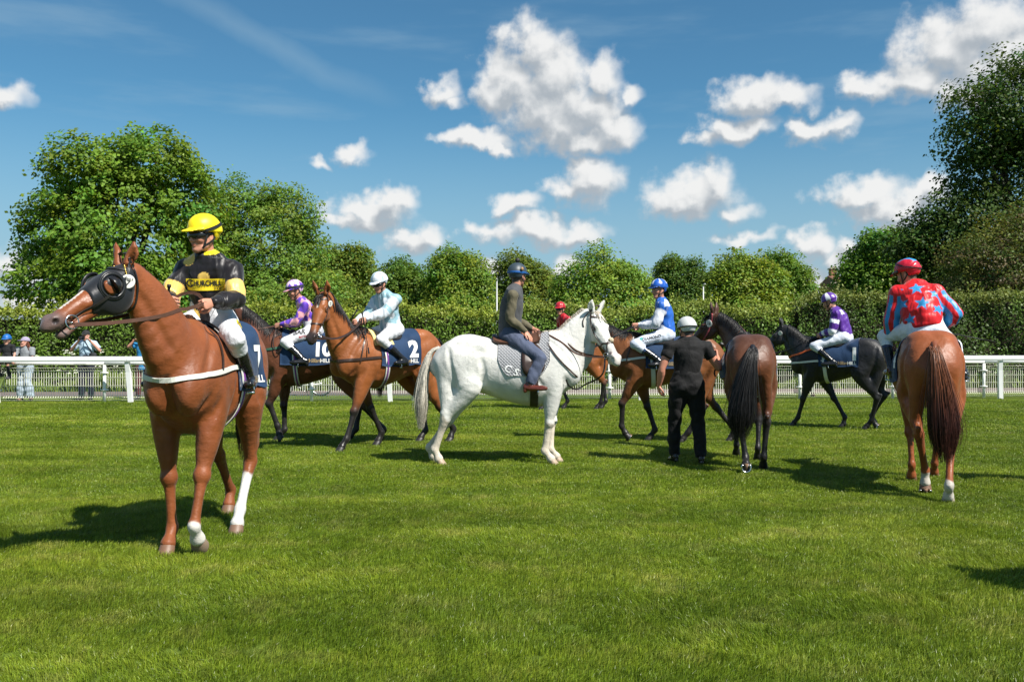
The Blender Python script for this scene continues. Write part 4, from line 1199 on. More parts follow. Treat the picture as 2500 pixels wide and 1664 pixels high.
    H.bvh = bvh_of(V, Q)
    # hooves
    for leg, j in J.items():
        m = MB(); rings = []
        latv = np.array([0, 1., 0])
        for (hh, fa, fb, sh) in ((0.0, .066, .060, .012), (.006, .067, .061, .012), (.04, .058, .054, -.006), (.078, .050, .047, -.026), (.088, .040, .038, -.028)):
            c = j['sole'] + j['up'] * hh + j['fwd'] * sh
            rings.append([Vector(c + j['fwd'] * (cos(a) * (fa if cos(a) > 0 else fa * .82)) + latv * sin(a) * fb) for a in np.linspace(0, 2 * pi, 18, endpoint=False)])
        m.quad_strip(rings)
        me = m.mesh('hoof'); cc = np.array(sp.get('hoofcol', {}).get(leg, sp.get('hoof', (.03, .025, .022))))
        at = me.attributes.new('Col', 'FLOAT_COLOR', 'POINT'); a = np.ones((len(me.vertices), 4), np.float32); a[:, :3] = cc; at.data.foreach_set('color', a.ravel())
        hf = add('hoof', me, MATS['hoof_horn'], root)
        if leg in sp.get('shoe', ()):
            ms = MB(); c = j['sole'] - j['up'] * .004 + j['fwd'] * .008
            outer = []
            for a in np.linspace(-2.35, 2.35, 22):
                o = j['fwd'] * cos(a) + latv * sin(a); r1, r2 = .062, .040
                outer.append([Vector(c + o * r2 - j['up'] * .0), Vector(c + o * r1), Vector(c + o * r1 - j['up'] * .012), Vector(c + o * r2 - j['up'] * .012)])
            ms.quad_strip(outer, True, True)
            ms.build('horseshoe', MATS['steel'], hf)
            mf = MB(); mf.tube([c - j['fwd'] * .05 - j['up'] * .004, c - j['fwd'] * .01 - j['up'] * .007, c + j['fwd'] * .025 - j['up'] * .003], [.022, .016, .004], 8)
            mf.build('frog', mat('frog_horn', (.16, .09, .05), .8), hf)
    # eyes
    for s in (1, -1):
        m = MB(); c = Vector(HP(.178, -.030, s * .084)); rr = .022 * hs
        rings = [[c + (Vector(d) * cos(b) * sin(a) * 1.15 + Vector(n) * sin(b) * sin(a) + Vector(l) * cos(a)) * rr for b in np.linspace(0, 2 * pi, 14, endpoint=False)] for a in np.linspace(.02, pi - .02, 9)]
        m.quad_strip(rings); m.build('eye', MATS['eye_dark'], root)
        # lids
        ml = MB(); 
        for sg in (1, -1):
            arc = [c + (Vector(d) * cos(b) * 1.25 + Vector(n) * sin(b) * .8 * sg) * rr + Vector(l) * s * rr * .55 for b in np.linspace(0, pi, 9)]
            ml.tube(arc, [.004] + [.007 * hs] * 7 + [.004], 6)
        lid = ml.mesh('eyelid'); at = lid.attributes.new('Col', 'FLOAT_COLOR', 'POINT'); a = np.ones((len(lid.vertices), 4), np.float32)
        a[:, :3] = sp.get('lid', np.array(sp['c0']) * .45); at.data.foreach_set('color', a.ravel())
        add('eyelid', lid, MATS['coat'], root)
    if 'mane' in sp: build_mane(H, sp)
    if 'tail' in sp: build_tail(H, sp)
    return H

def coat_colours(V, H, sp):
    c0 = np.array(sp['c0']); C = np.repeat(c0[None], len(V), 0)
    P = V - H.poll
    t = P @ H.d; nn = P @ H.n; ll = P @ H.l
    rad = np.sqrt((nn + .05) ** 2 + ll ** 2)
    head = (t > -.1) & (t < .75) & (rad < .26)
    def mix(w, c):
        nonlocal C
        w = np.clip(w, 0, 1)[:, None]; C = C * (1 - w) + np.array(c) * w
    if 'belly_c' in sp:
        mix(sstep(1.15, .85, V[:, 2]) * (V[:, 2] > .6) * .8, sp['belly_c'])
    if 'top_c' in sp:
        mix(sstep(1.30, 1.6, V[:, 2]) * .8, sp['top_c'])
    nz = vnoise(V, 9, 1) * .05
    legw = np.zeros(len(V)); par = {}
    for leg, j in H.J.items():
        segs = [(j['el'], j['K']), (j['K'], j['F']), (j['F'], j['C'] - j['up'] * .05)]
        best = np.full(len(V), 9.); s = np.zeros(len(V))
        for i, (a, b) in enumerate(segs):
            dd, tt = segpar(V, a, b); m = dd < best
            best[m] = dd[m]; s[m] = i + tt[m]
        ok = (best < (.13)) & (V[:, 2] < 1.0)
        par[leg] = (ok, s, best)
    H.par = par
    if 'points' in sp:
        for leg, (ok, s, best) in par.items():
            near = best < np.where(s < 1, .11, .085)
            a, b = sp.get('point_at', (.55, 1.05))
            if leg[0] == 'H': a, b = a + .12, b + .05
            mix(sstep(a, b, s + nz * 2) * near, sp['points'])
    for leg, (s0, c) in sp.get('socks', {}).items():
        ok, s, best = par[leg]
        mix(sstep(s0 - .04, s0 + .04, s + vnoise(V, 22, 3) * .07) * (best < .085), c)
    if 'muzzle' in sp:
        mix(sstep(.46, .58, t + nz * .6) * head, sp['muzzle'])
    if 'blaze' in sp:
        t0, t1, wdt, c = sp['blaze']
        mix(sstep(wdt, wdt * .6, np.abs(ll) + nz * .2) * (nn > -.06) * (t > t0) * (t < t1) * head, c)
    # dark skin in the nostrils and inside the ears
    for s in (1, -1):
        q = np.linalg.norm(P - (H.d * .585 + H.n * -.034 + H.l * s * .06), axis=1)
        mix(sstep(.026, .016, q), sp.get('nostril', (.02, .012, .012)))
        e = np.linalg.norm(P - (H.d * .178 - H.n * .03 + H.l * s * .085), axis=1)
        mix(sstep(.05, .028, e) * .75, sp.get('lid', c0 * .35))
    if 'dapple' in sp:
        mix(np.clip(.5 + vnoise(V, 3.2, 6) * .7 + vnoise(V, 9, 2) * .35, 0, 1) * (V[:, 2] > .7) * .45, sp['dapple'])
        mix(np.clip(vnoise(V, 16, 9) + .1, 0, 1) * sstep(.75, .25, V[:, 2]) * .6, np.array(sp['dapple']) * np.array([.95, .82, .66]))
    ear = (nn > .05) & (nn < .26) & (t < .06) & (t > -.16) & (np.abs(ll) > .02)
    mix(ear * sstep(.10, .22, nn) * .5, sp.get('ear_c', c0 * .5))
    if 'flecks' in sp:
        f = np.clip(vnoise(V, 120, 2) * vnoise(V, 75, 5) - .25, 0, 1) * 2.2 * np.clip(.4 + vnoise(V, 3, 4), 0, 1)
        mix(f, sp['flecks'])
    C = C * (1 + vnoise(V, 5, 8) * .11 + vnoise(V, 14, 3) * .05)[:, None]
    return np.clip(C, 0.002, .9)

def hair_mesh(strands, width, cols, taper=True):
    """strands: (n, m, 3) points; thin three-sided locks"""
    S = np.asarray(strands, float); n, m, _ = S.shape
    T = np.gradient(S, axis=1); T /= np.maximum(np.linalg.norm(T, axis=2, keepdims=True), 1e-9)
    rr = RNG.normal(size=(n, 1, 3)); A = rr - T * (rr * T).sum(2, keepdims=True); A /= np.maximum(np.linalg.norm(A, axis=2, keepdims=True), 1e-9)
    B = np.cross(T, A)
    w = np.asarray(width, float).reshape(-1, 1) * (np.linspace(1, .0, m) ** .6 if taper else np.ones(m))[None]
    w = np.maximum(w, .0006)
    V = np.stack([S + (A * cos(a) + B * sin(a) * .6) * w[..., None] for a in (0, 2.1, 4.2)], 2)   # n,m,3,3
    V = V.reshape(-1, 3)
    base = (np.arange(n)[:, None] * m + np.arange(m - 1)[None]) * 3
    F = []
    for a in range(3):
        b = (a + 1) % 3
        F.append(np.stack([base + a, base + b, base + 3 + b, base + 3 + a], -1).reshape(-1, 4))
    c = np.repeat(np.asarray(cols)[:, None], m * 3, 1).reshape(-1, 3) if np.ndim(cols) == 2 else np.asarray(cols).reshape(-1, 3)
    return V, np.concatenate(F), c

def build_mane(H, sp):
    mn = sp['mane']; n = int(mn.get('n', 170) * 1.6); side = mn.get('side', 1); L = mn.get('len', .16)
    nk = H.neck; rf = H.neckref; R = H.neckR
    S = []; W = []; Cc = []
    m = 6
    for i in range(n):
        u = RNG.uniform(.20, 1.0) * (len(nk) - 1)
        p = np.array([np.interp(u, range(len(nk)), nk[:, q]) for q in range(3)])
        up = nv([np.interp(u, range(len(nk)), rf[:, q]) for q in range(3)])
        r = np.interp(u, range(len(nk)), R[:, 0])
        T = nv(nk[min(int(u) + 1, len(nk) - 1)] - nk[max(int(u) - 1, 0)])
        sd = np.cross(up, T) * side     # towards the side on which it lies (left = +1)
        hit = H.bvh.ray_cast(Vector(p + up * (r + .3)), Vector(-up), .6)
        c = np.array(hit[0]) if hit[0] is not None else p + up * r
        ll = L * RNG.uniform(.6, 1.15)
        if mn.get('hog'):
            st = [c - up * .012 + T * RNG.normal(0, .004) + sd * RNG.normal(0, .008) + up * (q / (m - 1)) * ll * .4 + T * q * -.003 + sd * .006 * q for q in range(m)]
        else:
            st = []
            off = RNG.normal(0, .01); rise = RNG.uniform(.012, .035)
            for q in range(m):
                f = q / (m - 1)
                g = c + up * (rise * sin(min(f * 2.2, pi)) - .006) + sd * (f * .055 + off * .4) + np.array([0, 0, -1]) * ll * f ** 1.5 - T * (f * ll * .25) + T * RNG.normal(0, .004)
                near = H.bvh.find_nearest(Vector(g))
                if near[0] is not None and f > .1:
                    gg = Vector(g) - near[0]
                    if gg.dot(near[1]) < .012: g = np.array(near[0] + near[1] * (.010 + .008 * RNG.uniform()))
                st.append(g)
        S.append(st); W.append(RNG.uniform(.004, .009)); Cc.append(np.array(mn['c']) * RNG.uniform(.6, 1.4))
    # forelock
    if mn.get('forelock', True):
        for i in range(mn.get('nf', 26)):
            b = H.HP(RNG.uniform(-.02, .02), .02, RNG.normal(0, .02)); e = RNG.normal(0, .022)
            ll = RNG.uniform(.10, .2)
            st = []
            for q in range(m):
                f = q / (m - 1); g = b + H.d * ll * f + H.n * (.035 * sin(f * 2.4)) + H.l * (e * f * 1.6)
                near = H.bvh.find_nearest(Vector(g))
                if near[0] is not None and f > .1 and (Vector(g) - near[0]).dot(near[1]) < .008: g = np.array(near[0] + near[1] * .009)
                st.append(g)
            S.append(st); W.append(RNG.uniform(.005, .010)); Cc.append(np.array(mn['c']) * RNG.uniform(.6, 1.4))
    V, F, c = hair_mesh(S, W, np.array(Cc))
    o = add('mane', np_mesh('mane', V, F, np.clip(c, 0, .9)), MATS['hair'], H.root); o['kind'] = 'stuff'

def build_tail(H, sp):
    tl = sp['tail']; n = int(tl.get('n', 420) * 1.7); m = 11
    pts = catmull(np.array(tl['pts'], float), 6)
    seg = np.concatenate([[0], np.cumsum(np.linalg.norm(np.diff(pts, axis=0), axis=1))]); tot = seg[-1]
    spread = tl.get('spread', .07)
    S = []; W = []; C = []
    for i in range(n):
        s0 = RNG.uniform(0, 1) ** 1.5 * .42 * tot; s1 = min(tot, tot * RNG.uniform(.72, 1.0))
        if s1 - s0 < .2: s0 = s1 - .2
        a = RNG.uniform(0, 2 * pi); r = sqrt(RNG.uniform(0, 1))
        cx, cy = r * cos(a), r * sin(a)
        st = []; cc = []
        ph = RNG.uniform(0, 6); wv = RNG.uniform(.002, .012); fly = 1 + RNG.uniform(.3, 1.1) * (RNG.uniform() < .07)
        for q in range(m):
            f = q / (m - 1); s = s0 + (s1 - s0) * f
            p = np.array([np.interp(s, seg, pts[:, k]) for k in range(3)])
            g = s / tot
            sp_ = spread * (.22 + .90 * sin(min(g * 2.1, pi) * .9 + .05)) * (1 - .55 * max(0, g - .75) / .25)
            sp_ = sp_ * (1 + (fly - 1) * f)
            st.append(p + np.array([cx * sp_ * .75, cy * sp_, 0]) + np.array([sin(ph + f * 5), cos(ph * 1.3 + f * 4), 0]) * wv * f)
            ce = tl.get('tip')
            base = np.array(tl['c']); 
            if ce is not None:
                w = float(sstep(tl.get('tip_at', (.5, .8))[0], tl.get('tip_at', (.5, .8))[1], np.array(g))); base = base * (1 - w) + np.array(ce) * w
            cc.append(base)
        k = RNG.uniform(.55, 1.45)
        S.append(st); W.append(RNG.uniform(.0022, .0050) * tl.get('w', 1)); C.append(np.repeat(np.array(cc)[:, None] * k, 3, 1))
    V, F, c = hair_mesh(S, W, np.array(C))
    o = add('tail', np_mesh('tail', V, F, np.clip(c, 0.002, .9)), MATS['hair'], H.root); o['kind'] = 'stuff'
    # dock
    m2 = MB(); dk = pts[:10]
    m2.tube([Vector(p) for p in dk], np.linspace(.034, .015, len(dk)), 8)
    me = m2.mesh('dock'); at = me.attributes.new('Col', 'FLOAT_COLOR', 'POINT'); a = np.ones((len(me.vertices), 4), np.float32); a[:, :3] = tl.get('dock', tl['c']); at.data.foreach_set('color', a.ravel())
    add('dock', me, MATS['hair'], H.root)

# ------------------------------------------------------------------ tack
def snapped(H, pts, step=.025, off=.004, bvh=None):
    """pull a line on to the coat; returns points and normals"""
    bvh = bvh or H.bvh
    P = []; N = []
    for p in resample(pts, step):
        q = bvh.find_nearest(p)
        nrm = q[1].normalized()
        P.append(q[0] + nrm * off); N.append(nrm)
    # soften
    for _ in range(2):
        P = [P[0]] + [(P[i - 1] + P[i] * 2 + P[i + 1]) / 4 for i in range(1, len(P) - 1)] + [P[-1]]
    return P, N

def strap(H, name, pts, w, material, parent, off=.004, th=.004, step=.025, bvh=None):
    P, N = snapped(H, pts, step, off, bvh)
    m = MB(); m.ribbon(P, N, w, th)
    return m.build(name, material, parent, smooth=False)

def free_rein(name, pts, w, th, material, parent, nrm=(0, 1, 0)):
    P = resample(pts, .04); m = MB()
    m.ribbon(P, [Vector(nrm)] * len(P), w, th)
    return m.build(name, material, parent, smooth=False)

def build_bridle(H, material, bit=.5, noseband=True, ring=.036, disc=None, disc_side=1, over=None):
    hp = lambda t, a, b: Vector(H.HP(t, a, b))
    br = bpy.data.objects.new('bridle', None); COL.objects.link(br); br.parent = H.root
    bv = over
    for s in (1, -1):
        strap(H, 'cheekpiece', [hp(-.035, .05, s * .05), hp(.02, .0, s * .09), hp(.12, -.05, s * .11), hp(.25, -.07, s * .10), hp(.38, -.085, s * .07), hp(bit - .03, -.09, s * .06)], .017, material, br, bvh=bv, off=.006)
        strap(H, 'throat_lash', [hp(-.03, .03, s * .06), hp(-.005, -.06, s * .10), hp(.03, -.14, s * .10), hp(.08, -.22, s * .06), hp(.09, -.26, 0)], .012, material, br, bvh=bv, off=.008)
        m = MB(); c = hp(bit, -.088, s * .066)
        m.torus(c, Vector(H.l) * s + Vector(H.n) * .1, ring, .0045, 24, 6)
        m.build('bit_ring', MATS['steel'], br)
    strap(H, 'headpiece', [hp(-.035, .05, -.05), hp(-.05, .09, -.02), hp(-.05, .09, .02), hp(-.035, .05, .05)], .022, material, br, bvh=bv, off=.006)
    strap(H, 'browband', [hp(.03, .0, -.09), hp(.06, .03, -.07), hp(.075, .05, -.03), hp(.08, .06, 0), hp(.075, .05, .03), hp(.06, .03, .07), hp(.03, .0, .09)], .020, material, br, bvh=bv, off=.006)
    if noseband:
        ang = np.linspace(0, 2 * pi, 25)
        strap(H, 'noseband', [hp(.385 + .02 * cos(a), -.055 + .12 * cos(a), .12 * sin(a)) for a in ang], .020, material, br, bvh=bv, off=.005)
    m = MB(); m.tube([hp(bit, -.092, -.066), hp(bit + .005, -.09, 0), hp(bit, -.092, .066)], .006, 6); m.build('bit', MATS['steel'], br)
    if disc:
        c = hp(.075, -.06, disc_side * .125); q = H.bvh.find_nearest(c); nrm = (Vector(H.l) * disc_side + Vector(H.n) * .1 + Vector(H.d) * .3).normalized()
        c = q[0] + q[1] * .022
        e1 = Vector(H.d) * .75 - Vector(H.n) * .65
        up = -(e1 - nrm * e1.dot(nrm)).normalized(); rt = up.cross(nrm)
        m = MB(); R = disc[1]
        rings = [[c + (rt * cos(a) + up * sin(a)) * R * f + nrm * z for a in np.linspace(0, 2 * pi, 24, endpoint=False)] for f, z in ((.9, -.004), (1, -.002), (1, .002), (.92, .004))]
        m.quad_strip(rings); dk = m.build('number_disc', mat('disc_white', (.72, .70, .64), .4), br, smooth=False)
        for txt, sz, dy in disc[0]:
            v, f = text_tris(txt, sz * R, .02 * R * sz)
            pts = np.array([tuple(c + rt * float(x) + up * float(y + dy * R) + nrm * .0055) for x, y in v])
            add('disc_number', np_mesh('disc_number', pts, f, smooth=False), MATS['black_print'], dk)
    H.bridle = br
    return br

def build_reins(H, hands, material, bit=.5, w=.018, sag=.05, parent=None):
    """from each bit ring to a hand (local coordinates of the horse)"""
    for s, hd in zip((1, -1), hands):
        if hd is None: continue
        a = Vector(H.HP(bit + .01, -.10, s * .085)); b = Vector(hd)
        P = []
        for i in range(26):
            f = i / 25; p = a.lerp(b, f) + Vector((0, 0, -sag * 4 * f * (1 - f)))
            q = H.bvh.find_nearest(p)
            if (p - q[0]).dot(q[1]) < .012: p = q[0] + q[1] * .012
            P.append(p)
        for _ in range(3): P = [P[0]] + [(P[i - 1] + P[i] * 2 + P[i + 1]) / 4 for i in range(1, 25)] + [P[-1]]
        m = MB(); m.ribbon(P, [Vector((0, s, .15))] * len(P), w, .005)
        m.build('rein', material, parent or H.bridle, smooth=False)

def trunk_ray(H, x, th, zc=1.22, bv=None):
    dv = Vector((0, sin(th), cos(th)))
    o = Vector((x, 0, zc)) + dv * .9
    return (bv or H.tbvh).ray_cast(o, -dv, 1.2)

def build_pad(H, name, x0, x1, reach, material, off=.012, front_cut=0.0, zc=1.22, nx=26, nth=44, th=.006, round_=0.0, wrinkle=.004):
    """cloth lying over the back from x0 to x1, hanging to angle `reach` (radians from the top) on both sides"""
    grid = np.zeros((nx, nth, 3))
    for i in range(nx):
        fx_ = i / (nx - 1)
        for k in range(nth):
            tf = -1 + 2 * k / (nth - 1)
            rr = reach
            if round_: 
                e = abs(fx_ * 2 - 1); rr = reach * (1 - round_ * max(0, e - .55) ** 2 * 4)
            thh = tf * rr
            x = x0 + (x1 - x0) * fx_ + front_cut * abs(tf) ** 1.5 * fx_
            hit = trunk_ray(H, x, thh, zc, H.bvh if abs(thh) > .9 else None)
            p = hit[0] + hit[1] * off if hit[0] is not None else Vector((x, 0, zc))
            wv = wrinkle * (sin(x * 38 + 3 * tf * 4) * .6 + sin(x * 17 - tf * 9) * .8) * abs(tf)
            p = p + (hit[1] if hit[0] is not None else Vector((0, 0, 1))) * wv
            grid[i, k] = p
    # hang straight below the widest point
    for i in range(nx):
        for sgn, rng in ((1, range(nth // 2, nth)), (-1, range(nth // 2 - 1, -1, -1))):
            mx = 0
            for k in rng:
                yv = grid[i, k, 1] * sgn
                if yv > mx: mx = yv
                elif mx - yv > .0: grid[i, k, 1] = sgn * (mx - (mx - yv) * .35)
    V = grid.reshape(-1, 3)
    idx = np.arange(nx * nth).reshape(nx, nth)
    F = np.stack([idx[:-1, :-1], idx[1:, :-1], idx[1:, 1:], idx[:-1, 1:]], -1).reshape(-1, 4)
    F = F[:, ::-1] if False else F
    # thickness: inner copy and rim
    cen = np.array([0, 0, zc]); 
    inn = V.copy(); dirv = V - np.stack([V[:, 0], np.zeros(len(V)), np.full(len(V), zc)], 1); dirv /= np.maximum(np.linalg.norm(dirv, axis=1, keepdims=True), 1e-6)
    inn -= dirv * th
    nV = len(V)
    rim = []
    per = list(idx[:, 0]) + list(idx[-1, 1:]) + list(idx[-2::-1, -1]) + list(idx[0, -2:0:-1])
    for a, b in zip(per, per[1:] + per[:1]): rim.append((a, b, b + nV, a + nV))
    Fa = np.concatenate([F, F[:, ::-1] + nV, np.array(rim)])
    VV = np.concatenate([V, inn])
    # outward check
    q = F[len(F) // 2]; nn = np.cross(V[q[1]] - V[q[0]], V[q[2]] - V[q[0]])
    if nn @ dirv[q[0]] < 0: Fa = Fa[:, ::-1]; F = F[:, ::-1]
    o = add(name, np_mesh(name, VV, Fa), material, H.root)
    return o, bvh_of(V, F)

def number_cloth(H, num, x0=-.37, x1=.24, reach=1.95, sides=(1, -1), front_cut=.0, size=.26, hill=True):
    o, bv = build_pad(H, 'number_cloth', x0, x1, reach, MATS['navy_cloth'], off=.016, front_cut=front_cut)
    xm = x0 + .16
    for s in sides:
        right = (-s, 0, 0)       # read from the near side
        v, f = text_tris(num, size, .012 * size / .26, maxedge=.03)
        wtxt = v[:, 0].max() - v[:, 0].min()
        xc = x0 + .045 + wtxt / 2
        decal('cloth_number', v, f, (xc, s * .4, 1.315), right, (0, 0, 1), bv, MATS['white_print'], o, off=.004, reach=.6)
        if hill:
            v, f = text_tris('HILL', .075, .0022, maxedge=.03)
            decal('sponsor_lettering', v, f, (x0 + .115, s * .4, 1.165), right, (0, 0, 1), bv, MATS['white_print'], o, off=.004, reach=.6)
            v, f = text_tris('William', .078, .0004, shear=.5, space=.92, maxedge=.03)
            decal('sponsor_script', v, f, (x0 + .285, s * .4, 1.167), right, (0, 0, 1), bv, MATS['gold_print'], o, off=.004, reach=.6)
    return o, bv

def race_tack(H, girth=('white_webbing',), breast=('black_leather', 1.22), breast_pts=None, stirrups=None, saddle_x=(-.12, .30), girth_x=.20):
    """small racing saddle, girth, breast girth, stirrups"""
    o, bv = build_pad(H, 'saddle', saddle_x[0], saddle_x[1], .75, MATS['black_leather'], off=.036, nx=14, nth=18, th=.022, round_=.3, wrinkle=0)
    if girth:
        pts = []
        for th in np.linspace(1.35, 2 * pi - 1.35, 40):
            hit = trunk_ray(H, girth_x + .02 * cos(th), th)
            if hit[0] is not None: pts.append(hit[0])
        strap(H, 'girth', pts, .062, MATS[girth[0]], H.root, off=.008, th=.006, bvh=H.tbvh)
        if len(girth) > 1:
            strap(H, 'girth_edge', pts, .022, MATS[girth[1]], H.root, off=.015, th=.004, bvh=H.tbvh)
    if breast:
        z = breast[1]; zs = breast[2] if len(breast) > 2 else z + .04
        ln = 1.0
        pts = []
        for th in np.linspace(-2.0, 2.0, 34):
            c = Vector((.35, 0, z)); dv = Vector((cos(th), sin(th) * .75, 0)).normalized()
            hit = H.bvh.ray_cast(Vector((.35, 0, z + (zs - z) * min(1, abs(th) / 1.6))) + dv * .9, -dv, 1.0)
            if hit[0] is not None: pts.append(hit[0])
        strap(H, 'breast_girth', pts, .034, MATS[breast[0]], H.root, off=.008, th=.006)
    return o

def build_stirrup(H, foot, top, material='steel', leather='black_leather', side=1):
    f = Vector(foot); t = Vector(top)
    m = MB(); m.ribbon(resample([t, t.lerp(f, .5) + Vector((0, side * .01, 0)), f + Vector((0, side * .012, .10))], .05), [Vector((0, side, 0))] * 60, .022, .005)
    ob = m.build('stirrup_leather', MATS[leather], H.root, smooth=False)
    m = MB(); pts = [f + Vector((0, side * (.052 * cos(a)), .105 * sin(a) if sin(a) > 0 else 0)) for a in np.linspace(0, pi, 15)]
    m.tube([Vector((p.x, p.y, p.z)) for p in pts], .006, 6)
    m.tube([f + Vector((0, -.055, 0)), f + Vector((0, .055, 0))], .010, 6)
    m.build('stirrup_iron', MATS[material], ob)
# ------------------------------------------------------------------ people
def hand_mesh(wrist, fdir, pnorm, side, curl=60, size=1.0, spread=0.0, h=.0045, thumb=.6):
    """fdir: wrist -> knuckles, pnorm: out of the palm; side +1 = left hand"""
    f = nv(fdir); p = np.asarray(pnorm, float); p = nv(p - f * (p @ f)); w = np.cross(f, p) * side     # w points to the thumb side
    wr = np.asarray(wrist, float); s = size
    F = Field(wr - .21 * s, wr + .21 * s, h)
    F.chain([wr - f * .04 * s, wr + f * .005 * s, wr + f * .05 * s, wr + f * .088 * s], [(.022 * s, .029 * s), (.019 * s, .030 * s), (.016 * s, .040 * s), (.012 * s, .040 * s)], p, k=.01)
    for i, (o, L) in enumerate(((.031, .078), (.0105, .088), (-.0105, .082), (-.031, .066))):
        c = radians(curl * (1 + .06 * i)); a = wr + (f * (.088 - .006 * abs(i - 1.2)) + w * o) * s
        pts = [a - f * .012 * s, a]; ang = 0; sp = spread * (1.5 - i) * .12
        for q, fr in enumerate((.46, .31, .23)):
            ang += c * (.8, .95, .6)[q]
            dr = f * cos(ang) + p * sin(ang) + w * sp * cos(ang)
            pts.append(pts[-1] + nv(dr) * L * fr * s)
        F.chain(pts, [.0095 * s, .0092 * s, .0088 * s, .0080 * s, .0068 * s], w, k=.003)
    b = wr + (f * .022 + w * .026 + p * .006) * s
    t1 = b + nv(f * .62 + w * .75 + p * thumb * .8) * .038 * s
    t2 = t1 + nv(f * .85 + w * (.30 - .5 * thumb) + p * thumb) * .031 * s
    t3 = t2 + nv(f * .9 - w * .55 * thumb + p * thumb * .6) * .025 * s
    F.chain([b, t1, t2, t3], [.0155 * s, .0115 * s, .0100 * s, .0080 * s], p, k=.006)
    return F.mesh(smooth=1)

def head_mesh(c, f, u, h=.006, s=1.0, neck_to=None, smile=0.0):
    l = np.cross(u, f); c = np.asarray(c, float)
    P = lambda a, b, z: c + (f * a + l * b + u * z) * s
    ax = (f, l, u)
    F = Field(c - .26 * s, c + .22 * s, h)
    F.ell(P(-.012, 0, .035), (.098 * s, .077 * s, .092 * s), ax, k=.02)
    F.chain([P(.045, 0, .02), P(.052, 0, -.05), P(.064, 0, -.108)], [(.042 * s, .060 * s), (.038 * s, .050 * s), (.022 * s, .026 * s)], f, k=.025, sub=3)
    for q in (1, -1):
        F.chain([P(-.005, q * .058, -.035), P(.02, q * .050, -.085), P(.062, q * .016, -.112)], [.024 * s, .021 * s, .018 * s], f, k=.02, sub=2)
        F.ell(P(.060, q * .040, -.035), (.030 * s, .022 * s, .022 * s), ax, k=.02)            # cheekbone
        F.chain([P(.088, q * .012, .016), P(.078, q * .048, .014)], [.010 * s, .011 * s], u, k=.012)   # brow
        F.ell(P(.098, q * .031, -.006), (.016 * s, .017 * s, .011 * s), ax, k=.008, op='sub')
        F.ell(P(-.012, q * .079, -.018), (.020 * s, .010 * s, .031 * s), ax, k=.006)         # ear
        F.ell(P(-.004, q * .090, -.014), (.010 * s, .008 * s, .018 * s), ax, k=.004, op='sub')
        F.ell(P(.094, q * .013, -.047), (.011 * s, .010 * s, .009 * s), ax, k=.006)          # nostril wing
    F.chain([P(.088, 0, .005), P(.106, 0, -.036), P(.106, 0, -.045)], [(.010 * s, .009 * s), (.013 * s, .011 * s), (.011 * s, .012 * s)], f, k=.010)
    F.ell(P(.088, 0, -.070), (.012 * s, .023 * s, .0065 * s), ax, k=.006)
    F.ell(P(.086, 0, -.083), (.012 * s, .019 * s, .0075 * s), ax, k=.006)
    F.chain([P(.105, -.022, -.0765 + smile * .006), P(.108, 0, -.0765), P(.105, .022, -.0765 + smile * .006)], [.004 * s] * 3, u, k=.003, op='sub')
    F.ell(P(.076, 0, -.110), (.016 * s, .020 * s, .015 * s), ax, k=.012)                      # chin
    nk = np.asarray(neck_to, float) if neck_to is not None else P(-.04, 0, -.25)
    F.chain([P(-.022, 0, -.05), P(-.028, 0, -.11), nk], [(.058 * s, .060 * s), (.053 * s, .054 * s), (.062 * s, .066 * s)], f, k=.02)
    return F.mesh(smooth=1)

SKIN = (.50, .235, .155)
class Person: pass

def person_shell(name_color_fn, V): return name_color_fn(V)

